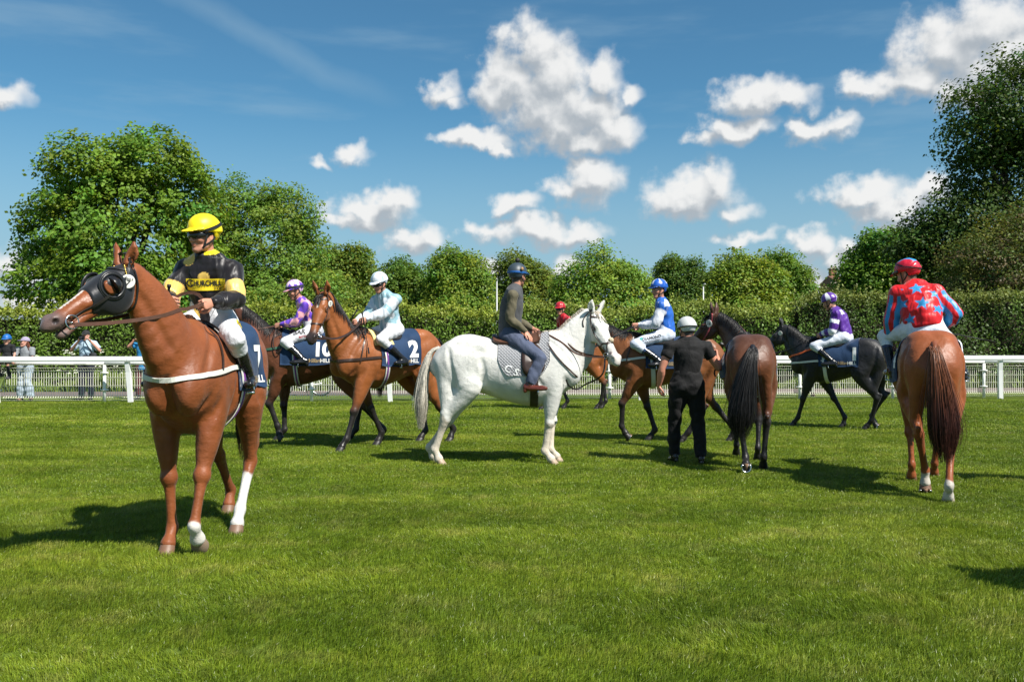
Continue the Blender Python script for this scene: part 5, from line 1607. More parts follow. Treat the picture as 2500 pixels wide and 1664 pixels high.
def build_person(label, cat, loc, rz, J, sp, group=None, name='person'):
    """J: joints in the local frame; sp: clothes and colours"""
    B = Person(); h = sp.get('h', .011); B.J = J
    root = thing(name, label, cat, loc, rz, 1.0, group=group); B.root = root
    g = {k: np.asarray(v, float) for k, v in J.items() if not isinstance(v, (int, float, str))}
    tf = nv(g['tf'])                      # torso forward
    pel, wst, chs, nck, hd = g['pelvis'], g['waist'], g['chest'], g['neck'], g['head']
    f, u = nv(g['hf']), nv(g['hu']); u = nv(u - f * (u @ f)); B.hf, B.hu = f, u
    l = np.cross(u, f); B.hl = l
    w = sp.get('build', 1.0); fat = sp.get('fat', 1.0); hs = sp.get('hs', 1.0)
    allp = np.array([v for k, v in g.items() if k not in ('tf', 'hf', 'hu', 'handL', 'handR', 'palmL', 'palmR', 'toeL_d', 'toeR_d') and v.shape == (3,)])
    lo, hi = allp.min(0) - .2, allp.max(0) + .2
    tl = nv(np.cross((0, 0, 1), tf))
    tors = [pel, wst, chs, nck - (nck - chs) * .15]
    # ---- skin: the whole figure, slimmer than its clothes
    S = Field(lo, hi, h)
    S.chain(tors, [(.095 * w, .135 * w), (.082 * w * fat, .112 * w * fat), (.098 * w, .140 * w), (.06 * w, .10 * w)], tf, k=.03, sub=3)
    for a in 'LR':
        sh, el, wr = g['sh' + a], g['el' + a], g['wr' + a]
        S.chain([nck * .7 + chs * .3, sh], [.055 * w, .052 * w], tf, k=.03)
        aw = sp.get('arm', 1.0)
        S.chain([sh, sh + (el - sh) * .45, el, el + (wr - el) * .3, wr], [.049 * w * aw, .045 * w * aw, .036 * w, .038 * w * aw, .025 * w], tf, k=.02, sub=2)
        hip, kn, an = g['hip' + a], g['kn' + a], g['an' + a]
        S.chain([hip, hip + (kn - hip) * .4, kn, kn + (an - kn) * .3, an], [.080 * w, .072 * w, .048 * w, .050 * w, .034 * w], tf, k=.03, sub=2)
        S.chain([an, an + (g['toe' + a] - an) * .5 - np.array([0, 0, .035])], [.030 * w, .020 * w], (0, 0, 1), k=.02)
    S.chain([chs, nck, hd - u * .08 - f * .02], [.07 * w, .056 * w, .05], f, k=.02)
    V, Q = S.mesh(smooth=1)
    parts = [(V, Q)]
    hv = head_mesh(hd, f, u, sp.get('hh', .007), hs, nck, sp.get('smile', 0.0)); parts.append(hv)
    for a, sd in (('L', 1), ('R', -1)):
        if 'hand' + a in g:
            parts.append(hand_mesh(g['wr' + a], g['hand' + a], g['palm' + a], sd, J.get('curl' + a, 62), sp.get('hsz', 1.0), J.get('spread' + a, 0.0), sp.get('hh', .007) * .72, J.get('thumb' + a, .6)))
    VV = np.concatenate([p[0] for p in parts]); off = np.cumsum([0] + [len(p[0]) for p in parts[:-1]])
    QQ = np.concatenate([p[1] + o for p, o in zip(parts, off)])
    sk = np.array(sp.get('skin', SKIN)); C = np.repeat(sk[None], len(VV), 0)
    P = VV - hd; a_, b_, z_ = P @ f / hs, P @ l / hs, P @ u / hs
    def mix(wt, c):
        nonlocal C
        wt = np.clip(wt, 0, 1)[:, None]; C = C * (1 - wt) + np.array(c) * wt
    near = np.linalg.norm(P, axis=1) < .19
    mix(near * sstep(.030, .012, np.linalg.norm(np.stack([(a_ - .098) * .8, b_ * .85, (z_ + .077) * 1.9], 1), axis=1)) * .75, sk * np.array([.72, .42, .42]))
    for q in (1, -1):
        mix(near * sstep(.024, .012, np.linalg.norm(np.stack([(a_ - .085) * .5, (b_ - q * .032) * .8, (z_ - .019) * 2.2], 1), axis=1)) * .8, sp.get('hair_c', (.05, .03, .02)))
        mix(near * sstep(.03, .01, np.linalg.norm(np.stack([a_ - .075, b_ - q * .042, z_ + .045], 1), axis=1)) * .3, sk * np.array([1.05, .72, .68]))
    mix(near * (a_ > .02) * sstep(-.05, -.09, z_) * .14, sk * .4)
    if sp.get('hair', True):
        mix(near * sstep(.012, -.012, a_ + (z_ - .02) * -.5 ) * (z_ > -.085) * (np.abs(b_) < .074 + .5 * (a_ < -.02)), sp.get('hair_c', (.05, .03, .02)))
    C *= (1 + vnoise(VV, 30, 2) * .05)[:, None]
    B.body = add('body', np_mesh('person_body', VV, QQ, np.clip(C, .002, .9)), MATS['skin'], root)
    for q in (1, -1):
        m = MB(); c = Vector(hd + (f * .0795 + l * q * .031 - u * .005) * hs); r = .0112 * hs
        m.quad_strip([[c + (Vector(f) * cos(t) + (Vector(l) * cos(b) + Vector(u) * sin(b)) * sin(t)) * r for b in np.linspace(0, 2 * pi, 10, endpoint=False)] for t in np.linspace(.02, 2.2, 6)], True, False)
        me = m.mesh('eyeball'); e = add('eye', me, mat('eye_white', (.62, .58, .54), .2), root)
        m = MB(); m.quad_strip([[c + (Vector(f) * cos(t) + (Vector(l) * cos(b) + Vector(u) * sin(b)) * sin(t)) * r * 1.04 for b in np.linspace(0, 2 * pi, 10, endpoint=False)] for t in (.01, .35, .66)], True, False)
        add('iris', m.mesh('iris'), MATS['eye_dark'], e)
    # ---- clothes
    fold = lambda s, amp, fr: s.displace(lambda X, Y, Z: amp * (np.sin(X * fr + 3 * np.sin(Z * fr * .31 + 1)) * np.sin(Z * fr * .62 + 2.2 * np.sin(Y * fr * .4 + X * fr * .2)) + .5 * np.sin(Y * fr * 1.1 + 2 * np.sin(Z * fr * .5)) - .75 * np.abs(np.sin(Z * fr * .9 + X * fr * .8 + 2.6 * np.sin(X * 9 + Y * 7 + 1) + 1.2 * np.sin(Y * 15 - Z * 6))) ** .7 + .42))
    tops = sp['top']
    ax = nv(nck - pel)
    for ti, tp in enumerate(tops):
        T = Field(lo, hi, h); gw = tp.get('grow', .02)
        tr = [(.112 * w + gw, .140 * w + gw), (.100 * w * fat + gw, .124 * w * fat + gw * 1.2), (.108 * w + gw, .150 * w + gw), (.072 * w + gw, .112 * w + gw)]
        T.chain([pel + ax * tp.get('hem', .03)] + tors[1:], tr, tf, k=.03, sub=3)
        for a in 'LR':
            sh, el, wr = g['sh' + a], g['el' + a], g['wr' + a]
            T.chain([nck * .62 + chs * .38, sh if tp.get('sleeve', 1.0) > 0 else sh * .72 + nck * .28], [.062 * w + gw * .7, .056 * w + gw * .8], tf, k=.04)
            sv = tp.get('sleeve', 1.0)    # 1 = to the wrist, .5 = to the elbow
            if sv >= .99:
                T.chain([sh, sh + (el - sh) * .5, el, el + (wr - el) * .5, el + (wr - el) * .93], [.052 * w + gw, .050 * w + gw, .044 * w + gw * 1.15, .040 * w + gw, .028 * w + gw * .45], tf, k=.03, sub=2)
            elif sv > 0:
                T.chain([sh, sh + (el - sh) * sv * 2 * .55, sh + (el - sh) * sv * 2], [.052 * w + gw, .055 * w + gw, .054 * w + gw], tf, k=.03, cap=.3)
        if tp.get('collar', True):
            T.chain([nck - ax * .02, nck + (hd - u * .08 - nck) * .45], [.066 * w + gw * .3, .064 + gw * .2], f, k=.02, cap=.25)
        fold(T, tp.get('fold', .004), tp.get('fr', 26))
        T.plane(pel + ax * (tp.get('hem', .03) - .02), -ax, .012)
        v, q = T.mesh(smooth=1)
        cc = tp['col'](v, B, g) if callable(tp['col']) else np.repeat(np.array(tp['col'])[None], len(v), 0)
        o = add(tp.get('name', 'jacket'), np_mesh(tp.get('name', 'jacket'), v, q, cc), MATS[tp.get('mat', 'silk')], root)
        if ti == 0: B.top = o
        B.topbvh = bvh_of(v, q) if tp.get('bvh', ti == len(tops) - 1) else getattr(B, 'topbvh', None)
    tr = sp['legs']
    T = Field(lo, hi, h); gw = tr.get('grow', .012)
    T.chain([pel - ax * .02, pel + ax * .10, wst * .6 + pel * .4], [(.115 * w + gw, .155 * w + gw), (.108 * w * fat + gw, .142 * w * fat + gw), (.10 * w * fat + gw, .13 * w * fat + gw)], tf, k=.03)
    for a in 'LR':
        hip, kn, an = g['hip' + a], g['kn' + a], g['an' + a]
        e = tr.get('to', .35)
        T.chain([hip, hip + (kn - hip) * .35, hip + (kn - hip) * .75, kn], [(.105 * w + gw, .095 * w + gw), (.086 * w + gw, .082 * w + gw), (.066 * w + gw, .064 * w + gw), .056 * w + gw], tf, k=.04, sub=2)
        T.chain([kn, kn + (an - kn) * e * .5, kn + (an - kn) * e], [.056 * w + gw, .054 * w + gw * tr.get('flare', 1.0), .045 * w + gw * tr.get('flare', 1.0)], tf, k=.03, cap=.3)
    fold(T, tr.get('fold', .004), 30)
    v, q = T.mesh(smooth=1); B.legbvh = bvh_of(v, q)
    cc = tr['col'](v, B, g) if callable(tr['col']) else np.repeat(np.array(tr['col'])[None], len(v), 0)
    B.legs = add(tr.get('name', 'breeches'), np_mesh('breeches', v, q, cc), MATS[tr.get('mat', 'breeches')], root)
    bt = sp['boots']
    for a in 'LR':
        kn, an, toe = g['kn' + a], g['an' + a], g['toe' + a]
        td = nv(toe - an); td2 = nv(td - (kn - an) * 0)
        up = nv(kn - an); sole = nv(np.cross(np.cross(td, up), td))
        l2 = np.minimum(np.minimum(kn, an), toe) - .12; h2 = np.maximum(np.maximum(kn, an), toe) + .12
        T = Field(l2, h2, min(h, .009)); e = bt.get('top', .30)
        if e < .95:
            T.chain([kn + (an - kn) * e, kn + (an - kn) * (e * .5 + .5), an], [(.058 * w, .056 * w), (.053 * w, .050 * w), (.041 * w, .038 * w)], tf, k=.02, cap=.25, sub=2)
        heel = an - td * .035 - sole * .055
        T.chain([heel + sole * .02, an - sole * .035 + td * .02, toe - td * .05 - sole * .005, toe], [(.034, .032), (.036, .036), (.030, .040), (.020, .032)], sole, k=.025, sub=2)
        T.chain([an, heel + sole * .03], [.038, .034], td, k=.02)
        T.chain([heel - sole * .012, heel - sole * .022], [.026, .026], td, k=.006)
        T.chain([heel, toe - td * .06 - sole * .032, toe - sole * .018], [(.012, .030), (.010, .042), (.009, .030)], sole, k=.008)
        T.displace(lambda X, Y, Z: .0022 * np.sin(Z * 95 + 3 * np.sin(X * 40) + Y * 30) * (np.exp(-((Z - an[2] - .04) / .06) ** 2)))
        v, q = T.mesh(smooth=1)
        cc = bt['col'](v, kn, an) if callable(bt['col']) else np.repeat(np.array(bt['col'])[None], len(v), 0)
        add('boot', np_mesh('boot', v, q, cc), MATS[bt.get('mat', 'boot')], root)
    if 'helmet' in sp: build_helmet(B, sp['helmet'], hd, f, u, l, hs)
    if 'cap' in sp: build_cap(B, sp['cap'], hd, f, u, l, hs)
    return B

def build_helmet(B, hp, hd, f, u, l, hs):
    P = lambda a, b, z: hd + (f * a + l * b + u * z) * hs
    h = hp.get('h', .007)
    F = Field(hd - .26, hd + .30, h)
    F.ell(P(-.014, 0, .050), (.131 * hs, .109 * hs, .114 * hs), (f, l, u), k=.02)
    F.ell(P(-.055, 0, .02), (.092 * hs, .101 * hs, .09 * hs), (f, l, u), k=.03)
    F.plane(P(.0, 0, .022), nv(-u + f * .02), .008)
    # lower at the nape
    G = Field(hd - .26, hd + .30, h)
    G.ell(P(-.018, 0, .040), (.126 * hs, .105 * hs, .114 * hs), (f, l, u)); G.plane(P(-.02, 0, -.035), nv(-u), .006); G.plane(P(-.03, 0, 0), nv(f * 1.0 - u * .3), .01)
    F.D = np.minimum(F.D, G.D)
    if hp.get('peak', True):
        F.chain([P(.070, 0, .040), P(.12, 0, .034), P(.155, 0, hp.get('peak_z', .022))], [(.010, .097), (.008, .088), (.006, .058)], u, k=.008, sub=2)
    F.ell(P(-.008, 0, .02), (.104 * hs, .082 * hs, .105 * hs), (f, l, u), k=.004, op='sub')
    F.displace(lambda X, Y, Z: .0018 * np.sin(X * 60 + 3 * np.sin(Y * 35 + Z * 20)) * hp.get('wrinkle', 1.0))
    v, q = F.mesh(smooth=1)
    if callable(hp['col']):
        Pv = v - hd; cc = hp['col'](v, Pv @ f, Pv @ l, Pv @ u)
    else: cc = np.repeat(np.array(hp['col'])[None], len(v), 0)
    o = add('helmet', np_mesh('helmet', v, q, cc), MATS[hp.get('mat', 'helmet_cover')], B.root); B.helmet = o
    hb = bvh_of(v, q); B.helmetbvh = hb
    bb = bvh_of(*head_cache(B, hd, f, u, hs))
    # harness
    m = MB()
    for s in (1, -1):
        a = [P(.03, s * .085, .02), P(.035, s * .078, -.03), P(.045, s * .060, -.085), P(.05, s * .02, -.128), P(.05, 0, -.132)]
        b = [P(-.05, s * .085, .0), P(-.01, s * .084, -.045), P(.042, s * .064, -.080)]
        for pts in (a, b):
            pts = resample([Vector(x) for x in pts], .02); N = [(p - Vector(P(0, 0, p.dot(Vector(u)) * 0 - .05))).normalized() for p in pts]
            m.ribbon(pts, N, .014, .004)
    m.build('chin_strap', MATS['strap_black'], o, smooth=False)
    if hp.get('band'):
        pts = []
        for a in np.linspace(0, 2 * pi, 40):
            z0, tilt = hp.get('band_at', (.06, .25))
            o_ = P(-.014, 0, z0 + .0); dv = nv(f * cos(a) + l * sin(a))
            st = o_ + dv * .3 + u * tilt * cos(a) * .12
            hit = hb.ray_cast(Vector(st), Vector(-dv), .4)
            if hit[0] is not None: pts.append((hit[0] + hit[1] * .004, hit[1]))
        m = MB(); m.ribbon([p for p, _ in pts] + [pts[0][0]], [n for _, n in pts] + [pts[0][1]], hp.get('band_w', .022), .004)
        m.build('helmet_band', mat('band_%02d' % len(MATS), hp['band'], .5), o, smooth=False)
    g = hp.get('goggles')
    if g == 'eyes':
        F = Field(hd - .2, hd + .2, .006)
        arc = [P(.045, .079, .0), P(.082, .058, -.002), P(.098, .030, -.005), P(.104, 0, -.004), P(.098, -.030, -.005), P(.082, -.058, -.002), P(.045, -.079, .0)]
        F.chain(arc, [(.016, .008), (.025, .010), (.027, .011), (.020, .012), (.027, .011), (.025, .010), (.016, .008)], u, k=.004, sub=3)
        F.chain([P(.03, .082, .002), P(-.03, .086, .010)], [(.012, .005)] * 2, u, k=.004); F.chain([P(.03, -.082, .002), P(-.03, -.086, .010)], [(.012, .005)] * 2, u, k=.004)
        v, q = F.mesh(smooth=1); gg = add('goggles', np_mesh('goggles', v, q), MATS['goggle_black'], B.root)
        for s in (1, -1):
            m = MB(); c = Vector(P(.102, s * .031, -.006)); nn = Vector(nv(f + l * s * .32)); rt = Vector(nv(np.cross(u, nn))); uu = nn.cross(rt)
            m.quad_strip([[c + (rt * cos(a) * .026 + uu * sin(a) * .019) * r + nn * z for a in np.linspace(0, 2 * pi, 16, endpoint=False)] for r, z in ((1, 0), (.7, .004), (.3, .006), (.05, .0065))])
            m.build('lens', MATS['goggle_lens'], gg)
    elif g == 'brow':
        F = Field(hd - .22, hd + .24, .006)
        arc = [P(.055, .098, .035), P(.105, .062, .034), P(.130, .030, .033), P(.136, 0, .033), P(.130, -.030, .033), P(.105, -.062, .034), P(.055, -.098, .035)]
        F.chain(arc, [(.016, .010), (.021, .012), (.022, .012), (.018, .012), (.022, .012), (.021, .012), (.016, .010)], u, k=.004, sub=3)
        v, q = F.mesh(smooth=1); add('goggles', np_mesh('goggles', v, q), MATS['goggle_black'], B.root)

def head_cache(B, hd, f, u, hs): return np.array([(0, 0, 0), (1, 0, 0), (0, 1, 0)], float), np.array([[0, 1, 2]])

def build_cap(B, cp, hd, f, u, l, hs):
    P = lambda a, b, z: hd + (f * a + l * b + u * z) * hs
    F = Field(hd - .26, hd + .28, .008)
    F.ell(P(-.012, 0, .038), (.112 * hs, .092 * hs, .104 * hs), (f, l, u), k=.02)
    F.plane(P(0, 0, .030), -u, .006)
    F.chain([P(.07, 0, .034), P(.13, 0, .030), P(.175, 0, .020)], [(.008, .080), (.007, .075), (.005, .05)], u, k=.008)
    F.ell(P(-.01, 0, .02), (.098 * hs, .078 * hs, .09 * hs), (f, l, u), k=.004, op='sub')
    v, q = F.mesh(smooth=1)
    add('cap', np_mesh('cap', v, q, np.repeat(np.array(cp['col'])[None], len(v), 0)), MATS['matt_cloth'], B.root)

def rider_joints(S, hip=(-.05, 0, 1.60), lean=14, twist=0, bend=8, head_dir=(1, 0, 0), head_up=(0, 0, 1), knee=(.34, .27, 1.42), foot=(.10, .33, 1.09), toe_out=.15,
                 hands=((.44, .07, 1.62), (.44, -.07, 1.62)), side=0.0, torso=.46, curl=66, elb_out=.5, kneeR=None, footR=None, shw=.185):
    """joints of a rider in the horse's frame; contact points scale with the horse (S), body lengths do not"""
    J = {}
    hip = np.array(hip) * S
    la = radians(lean); ld = np.array([sin(la), sin(radians(side)), cos(la)]); ld = nv(ld)
    lb = radians(lean + bend * 2); ld2 = nv(np.array([sin(lb), sin(radians(side)) * 1.4, cos(lb)]))
    J['pelvis'] = hip; J['waist'] = hip + ld * torso * .36; J['chest'] = J['waist'] + nv(ld + ld2) * torso * .38; J['neck'] = J['chest'] + ld2 * torso * .28
    tw = radians(twist); tf = np.array([cos(tw), sin(tw), 0]); J['tf'] = nv(tf - ld * (tf @ ld))
    tl = nv(np.cross((0, 0, 1), J['tf']))
    hf = nv(head_dir); hu = np.array(head_up, float)
    J['hf'] = hf; J['hu'] = hu
    hu = nv(hu - hf * (hu @ hf))
    J['head'] = J['neck'] + ld2 * .075 + hu * .105 + hf * .035
    for a, s in (('L', 1), ('R', -1)):
        sh = J['neck'] - ld2 * .078 + tl * s * shw - J['tf'] * .01
        hnd = np.array(hands[0 if s > 0 else 1], float) * S
        J['sh' + a] = sh
        fwd = nv(hnd - sh)
        # the wrist sits behind the fist
        el0 = ik(sh, hnd - J['tf'] * .07, .285, .255, tl * s * elb_out + np.array([0, 0, -1.0]) - J['tf'] * .45)
        dr = nv(hnd - el0)
        wr = hnd - dr * .075
        J['wr' + a] = wr; J['el' + a] = ik(sh, wr, .285, .255, tl * s * elb_out + np.array([0, 0, -1.0]) - J['tf'] * .45)
        J['hand' + a] = nv(wr - J['el' + a] + np.array([0, 0, -.02])); J['palm' + a] = nv(np.array([0, -s * 1.0, -.35]))
        J['curl' + a] = curl
        k = np.array(knee if s > 0 or kneeR is None else kneeR, float); f_ = np.array(foot if s > 0 or footR is None else footR, float)
        if s < 0 and kneeR is None: k = k * (1, -1, 1)
        if s < 0 and footR is None: f_ = f_ * (1, -1, 1)
        J['hip' + a] = hip + tl * s * .09 + np.array([0, 0, -.01]); J['kn' + a] = k * S
        J['an' + a] = f_ * S + np.array([-.06, 0, .085]); J['toe' + a] = f_ * S + np.array([.115, s * toe_out * .3, .045])
    return J
# ------------------------------------------------------------------ the horses, their riders and the people on foot
CHESTNUT = dict(c0=(.205, .060, .019), muzzle=(.13, .085, .075), hoof=(.16, .085, .05), mane=dict(c=(.06, .022, .010)), lid=(.07, .025, .012), ear_c=(.10, .03, .012))
BAY = dict(c0=(.245, .078, .022), points=(.013, .011, .010), muzzle=(.035, .024, .022), hoof=(.022, .019, .018), mane=dict(c=(.012, .010, .010), n=200))
DARKBAY = dict(c0=(.070, .026, .013), points=(.010, .009, .009), muzzle=(.02, .015, .014), hoof=(.02, .018, .017), mane=dict(c=(.010, .009, .009), n=190))
BLACK = dict(c0=(.014, .0135, .0145), points=(.008, .008, .008), muzzle=(.012, .011, .011), hoof=(.02, .018, .017), mane=dict(c=(.012, .012, .012), n=190))
WHITE = dict(c0=(.65, .635, .59), muzzle=(.45, .41, .375), hoof=(.36, .27, .19), mane=dict(c=(.62, .56, .47), n=420, hog=True, len=.11, nf=22), lid=(.10, .085, .08), ear_c=(.50, .42, .37), nostril=(.09, .06, .06), mat='pale_coat', flecks=(.34, .33, .31), dapple=(.46, .46, .45))

def tailp(dx=0, dy=0, L=1.0, out=.17):
    return [(-.80, 0, 1.455), (-.895, 0, 1.41), (-.80 - out, dy * .2, 1.22), (-.79 - out + dx * .3, dy * .5, .95), (-.78 - out + dx * .7, dy * .8, 1.22 - .55 * L), (-.77 - out + dx, dy, 1.22 - .80 * L)]

blk = lambda v, kn, an: np.repeat(np.array([[.012, .012, .013]]), len(v), 0)
def boot_cuff(c):
    def f(v, kn, an):
        d, t = segpar(v, kn, an); C = np.repeat(np.array([[.011, .011, .012]]), len(v), 0)
        C[t < .42] = c; return C
    return f
def armpar(v, g, a):
    d1, t1 = segpar(v, g['sh' + a], g['el' + a]); d2, t2 = segpar(v, g['el' + a], g['wr' + a])
    d = np.minimum(d1, d2); s = np.where(d1 <= d2, t1, 1 + t2)
    return d, s
def armang(v, g, a):
    e = v - g['el' + a]; q = nv(nv(g['el' + a] - g['sh' + a]) + nv(g['wr' + a] - g['el' + a])); x = nv(np.cross(q, (0, 0, 1))); return np.arctan2(e @ np.cross(x, q), e @ x)
def is_arm(v, g):
    """which sleeve each point belongs to, and how far along it lies"""
    dt, _ = segpar(v, g['pelvis'], g['waist']); dt2, _ = segpar(v, g['waist'], g['chest']); dt3, _ = segpar(v, g['chest'], g['neck'])
    dt = np.minimum(np.minimum(dt, dt2), dt3) - .085
    dl, sl = armpar(v, g, 'L'); dr, sr = armpar(v, g, 'R')
    arm = np.where((dl < dr) & (dl < dt), 1, np.where((dr < dt), -1, 0)); s = np.where(dl < dr, sl, sr)
    return arm, s
def body_uv(v, g):
    """height along the trunk and arc around it (0 at the front, + to the left)"""
    ax = nv(g['neck'] - g['pelvis']); tf = nv(g['tf']); tl = np.cross(ax, tf)
    p = v - g['pelvis']; hgt = p @ ax; return hgt, np.arctan2(p @ tl, p @ tf) * .16, p @ tf, p @ tl
def star(u, v, R, rot=0.0):
    r = np.hypot(u, v); a = (np.arctan2(u, v) + rot) % (2 * pi / 5) - pi / 5
    a = np.abs(np.abs(a) - pi / 5) if False else np.abs(a)
    # between a tip (a = pi/5 away from the notch) and a notch
    t = pi / 5 - a; ri = .42 * R
    return r * (R * sin(pi / 5) * np.cos(t) + (ri * 0 + (R - ri * cos(pi / 5)) / 1.0 - R + R * 1.0 - 0) * 0 + np.sin(t) * (R * cos(0) - ri * cos(pi / 5)) * 0 + 0) < 0 if False else _star_in(r, t, R, ri)
def _star_in(r, t, R, ri):
    # edge from tip (angle 0, R) to notch (angle pi/5, ri)
    x1, y1 = R, 0.0; x2, y2 = ri * cos(pi / 5), ri * sin(pi / 5)
    px_, py_ = r * np.cos(t), r * np.sin(t)
    return (x2 - x1) * (py_ - y1) - (y2 - y1) * (px_ - x1) > 0

def whip(label, a, b, rz, loc, group='whips carried by the jockeys'):
    o = thing('whip', label, 'riding whip', loc, rz, group=group)
    a, b = Vector(a), Vector(b)
    m = MB(); m.tube([a, a.lerp(b, .04), a.lerp(b, .30)], [.013, .0105, .0095], 8); m.build('handle', MATS['black_leather'], o)
    m = MB(); m.tube([a.lerp(b, .30), a.lerp(b, .85)], [.006, .005], 6); m.build('shaft', MATS['strap_black'], o)
    m = MB(); d = (b - a).normalized(); s = d.orthogonal().normalized()
    m.ribbon([a.lerp(b, .85), a.lerp(b, .93), b], [s] * 3, .022, .004); m.build('flap', MATS['black_leather'], o, smooth=False)
    m = MB(); m.tube([a - d * .012, a + d * .006], [.015, .015], 8); m.build('cap', MATS['strap_black'], o)
    return o

# ---- 1: chestnut number 7, walking straight at the camera on the left
def cast_chestnut_seven():
    S = 1.03; loc, hd = (-2.30, 7.0), -90
    sp = dict(CHESTNUT, h=.0115, legs=dict(FL=(.53, .078, -34, .115), FR=(.53, 0, 38, -.115), HL=(-.16, 0, 38, .15), HR=(-1.0, 0, 22, -.17)),
              poll=(1.03, -.205, 1.915), hdir=(.70, -.44, -.53), earlen=.84, neck=.94, mouth=.022, ears=(.02, 0), leg=1.13, head=1.01, arch=.05,
              blaze=(.20, .50, .011, (.62, .58, .53)), socks=dict(HL=(1.25, (.58, .56, .52)), FL=(1.95, (.56, .53, .48))),
              hoofcol=dict(FL=(.24, .17, .12), HL=(.17, .10, .065)),
              mane=dict(c=(.045, .018, .010), n=170, side=-1, len=.13, nf=6, forelock=False), tail=dict(pts=tailp(0, -.02, .95), c=(.035, .014, .008), n=360))
    H = build_horse('horse', 'bright chestnut racehorse in a black eye hood, nearest the camera, walking forward at the left', loc, hd, S, sp)
    # blinker hood
    F = Field(np.array(H.poll) - .42, np.array(H.poll) + .55, .008); HP = H.HP; hs = 1.01
    st = [(-.02, .055, .085, .066), (.06, .070, .125, .080), (.15, .073, .150, .090), (.22, .070, .140, .086), (.30, .060, .108, .068), (.38, .052, .082, .055)]
    F.chain([HP(t, -.045, 0) for t, *_ in st], [((a + .010) * hs, (b + .012) * hs, (c + .014) * hs) for t, a, b, c in st], H.n, k=.03, sub=3)
    for s in (1, -1):
        F.ell(HP(.17, -.125, s * .052), (.118 * hs, .098 * hs, .047 * hs), (H.d, H.n, H.l), k=.025)
        F.ell(HP(.175, -.012, s * .080), (.055 * hs, .042 * hs, .036 * hs), (H.d, H.n, H.l), k=.02)
    F.plane(HP(.30, .03, 0), nv(H.d + H.n * .36), .006)
    F.plane(HP(-.015, .0, 0), nv(-H.d - H.n * .10), .006)
    v, q = F.mesh(smooth=1)
    hood = add('blinker_hood', np_mesh('blinker_hood', v, q), mat('hood_black', (.013, .014, .017), .42, spec=.4, sheen=.2, bump=[(14, 3, .35, .01, (1, 1, 1)), (600, 2, .2, .0006, (1, 1, 1))]), H.root)
    hb = bvh_of(v, q)
    for s in (1, -1):
        c = Vector(HP(.178, -.030, s * .098)); nn = Vector(nv(H.l * s + H.d * .10 + H.n * .12)); dd = Vector(H.d); dd = (dd - nn * dd.dot(nn)).normalized(); uu = nn.cross(dd)
        m = MB(); m.torus(c, nn, .083, .006, 30, 6); m.torus(c, nn, .072, .005, 30, 6)
        rings = [[c + (dd * cos(a) + uu * sin(a)) * .080 * f + nn * z for a in np.linspace(0, 2 * pi, 26, endpoint=False)] for f, z in ((1.0, -.012), (1.0, .008), (.86, .010), (.80, .004))]
        m.quad_strip(rings, True, False); cup = m.build('eye_cup', mat('cup_black', (.015, .015, .016), .35), hood)
        m = MB(); rr = .056; ring = []
        for i, b in enumerate(np.linspace(0, pi / 2, 7)):
            ring.append([c + (dd * (cos(a) if cos(a) < 0 else cos(a) * .10) * sin(b) + uu * sin(a) * sin(b)) * rr - dd * .0 + nn * cos(b) * rr * 1.0 for a in np.linspace(0, 2 * pi, 22, endpoint=False)])
        m.quad_strip(ring, True, False); m.build('blinker_dome', mat('dome_black', (.012, .012, .013), .28), cup)
        # eye opening: coat shows in front of the dome
        m = MB(); m.quad_strip([[c + dd * .030 + (dd * cos(a) * .030 + uu * sin(a) * .050) * f + nn * (.013 + .006 * (1 - f)) for a in np.linspace(0, 2 * pi, 18, endpoint=False)] for f in (1, .6, .1)])
        me = m.mesh('eye_opening'); at = me.attributes.new('Col', 'FLOAT_COLOR', 'POINT'); aa = np.ones((len(me.vertices), 4), np.float32); aa[:, :3] = (.20, .06, .02); at.data.foreach_set('color', aa.ravel())
        add('eye_opening', me, MATS['coat'], cup)
        m = MB()
        for k in range(7):
            p = Vector(HP(.012 + k * .008, .030 - k * .009, s * (.060 + k * .0042))); q2 = hb.find_nearest(p); m.tube([q2[0] + q2[1] * .001, q2[0] + q2[1] * .010], [.008, .004], 8)
        m.build('gold_beads', mat('brass', (.75, .52, .12), .3, .9), hood)
    joint = BVHTree.FromPolygons([tuple(x) for x in v] + [tuple(x) for x in H.V], [tuple(map(int, f)) for f in q] + [tuple(int(i) + len(v) for i in f) for f in H.Q])
    build_bridle(H, MATS['black_leather'], noseband=False, disc=([('7', 1.25, -.28), ('Race 5', .42, .42)], .043), over=joint, ring=.040)
    number_cloth(H, '7', x0=-.40, x1=.24, sides=(1, -1))
    race_tack(H, girth=('white_webbing', 'purple_webbing'), breast=('white_webbing', 1.20, 1.27), saddle_x=(-.14, .28))
    hl, hr = (.46, .125, 1.715), (.44, -.12, 1.735)
    build_reins(H, [hl, hr], MATS['brown_leather'], w=.024, sag=.035)
    loop = [hl, (.42, .06, 1.78), (.41, -.02, 1.79), (.40, -.09, 1.765), hr]
    free_rein('rein', loop, .022, .005, MATS['brown_leather'], H.bridle, (1, 0, 0))
    strap_pts = [(.44, .16, 1.60), (.46, .235, 1.48), (.50, .275, 1.34), (.53, .285, 1.26)]
    strap(H, 'neck_strap', strap_pts, .018, MATS['dark_brown_leather'], H.root, off=.012)
    J = rider_joints(S, hip=(-.03, .005, 1.61), lean=7, bend=3, twist=0, head_dir=(.85, -.52, -.06), head_up=(0, .04, 1), knee=(.36, .295, 1.475), foot=(.16, .325, 1.105), hands=(hl, hr), torso=.455, elb_out=.85, shw=.175)
    gold = np.array([.80, .53, .13])
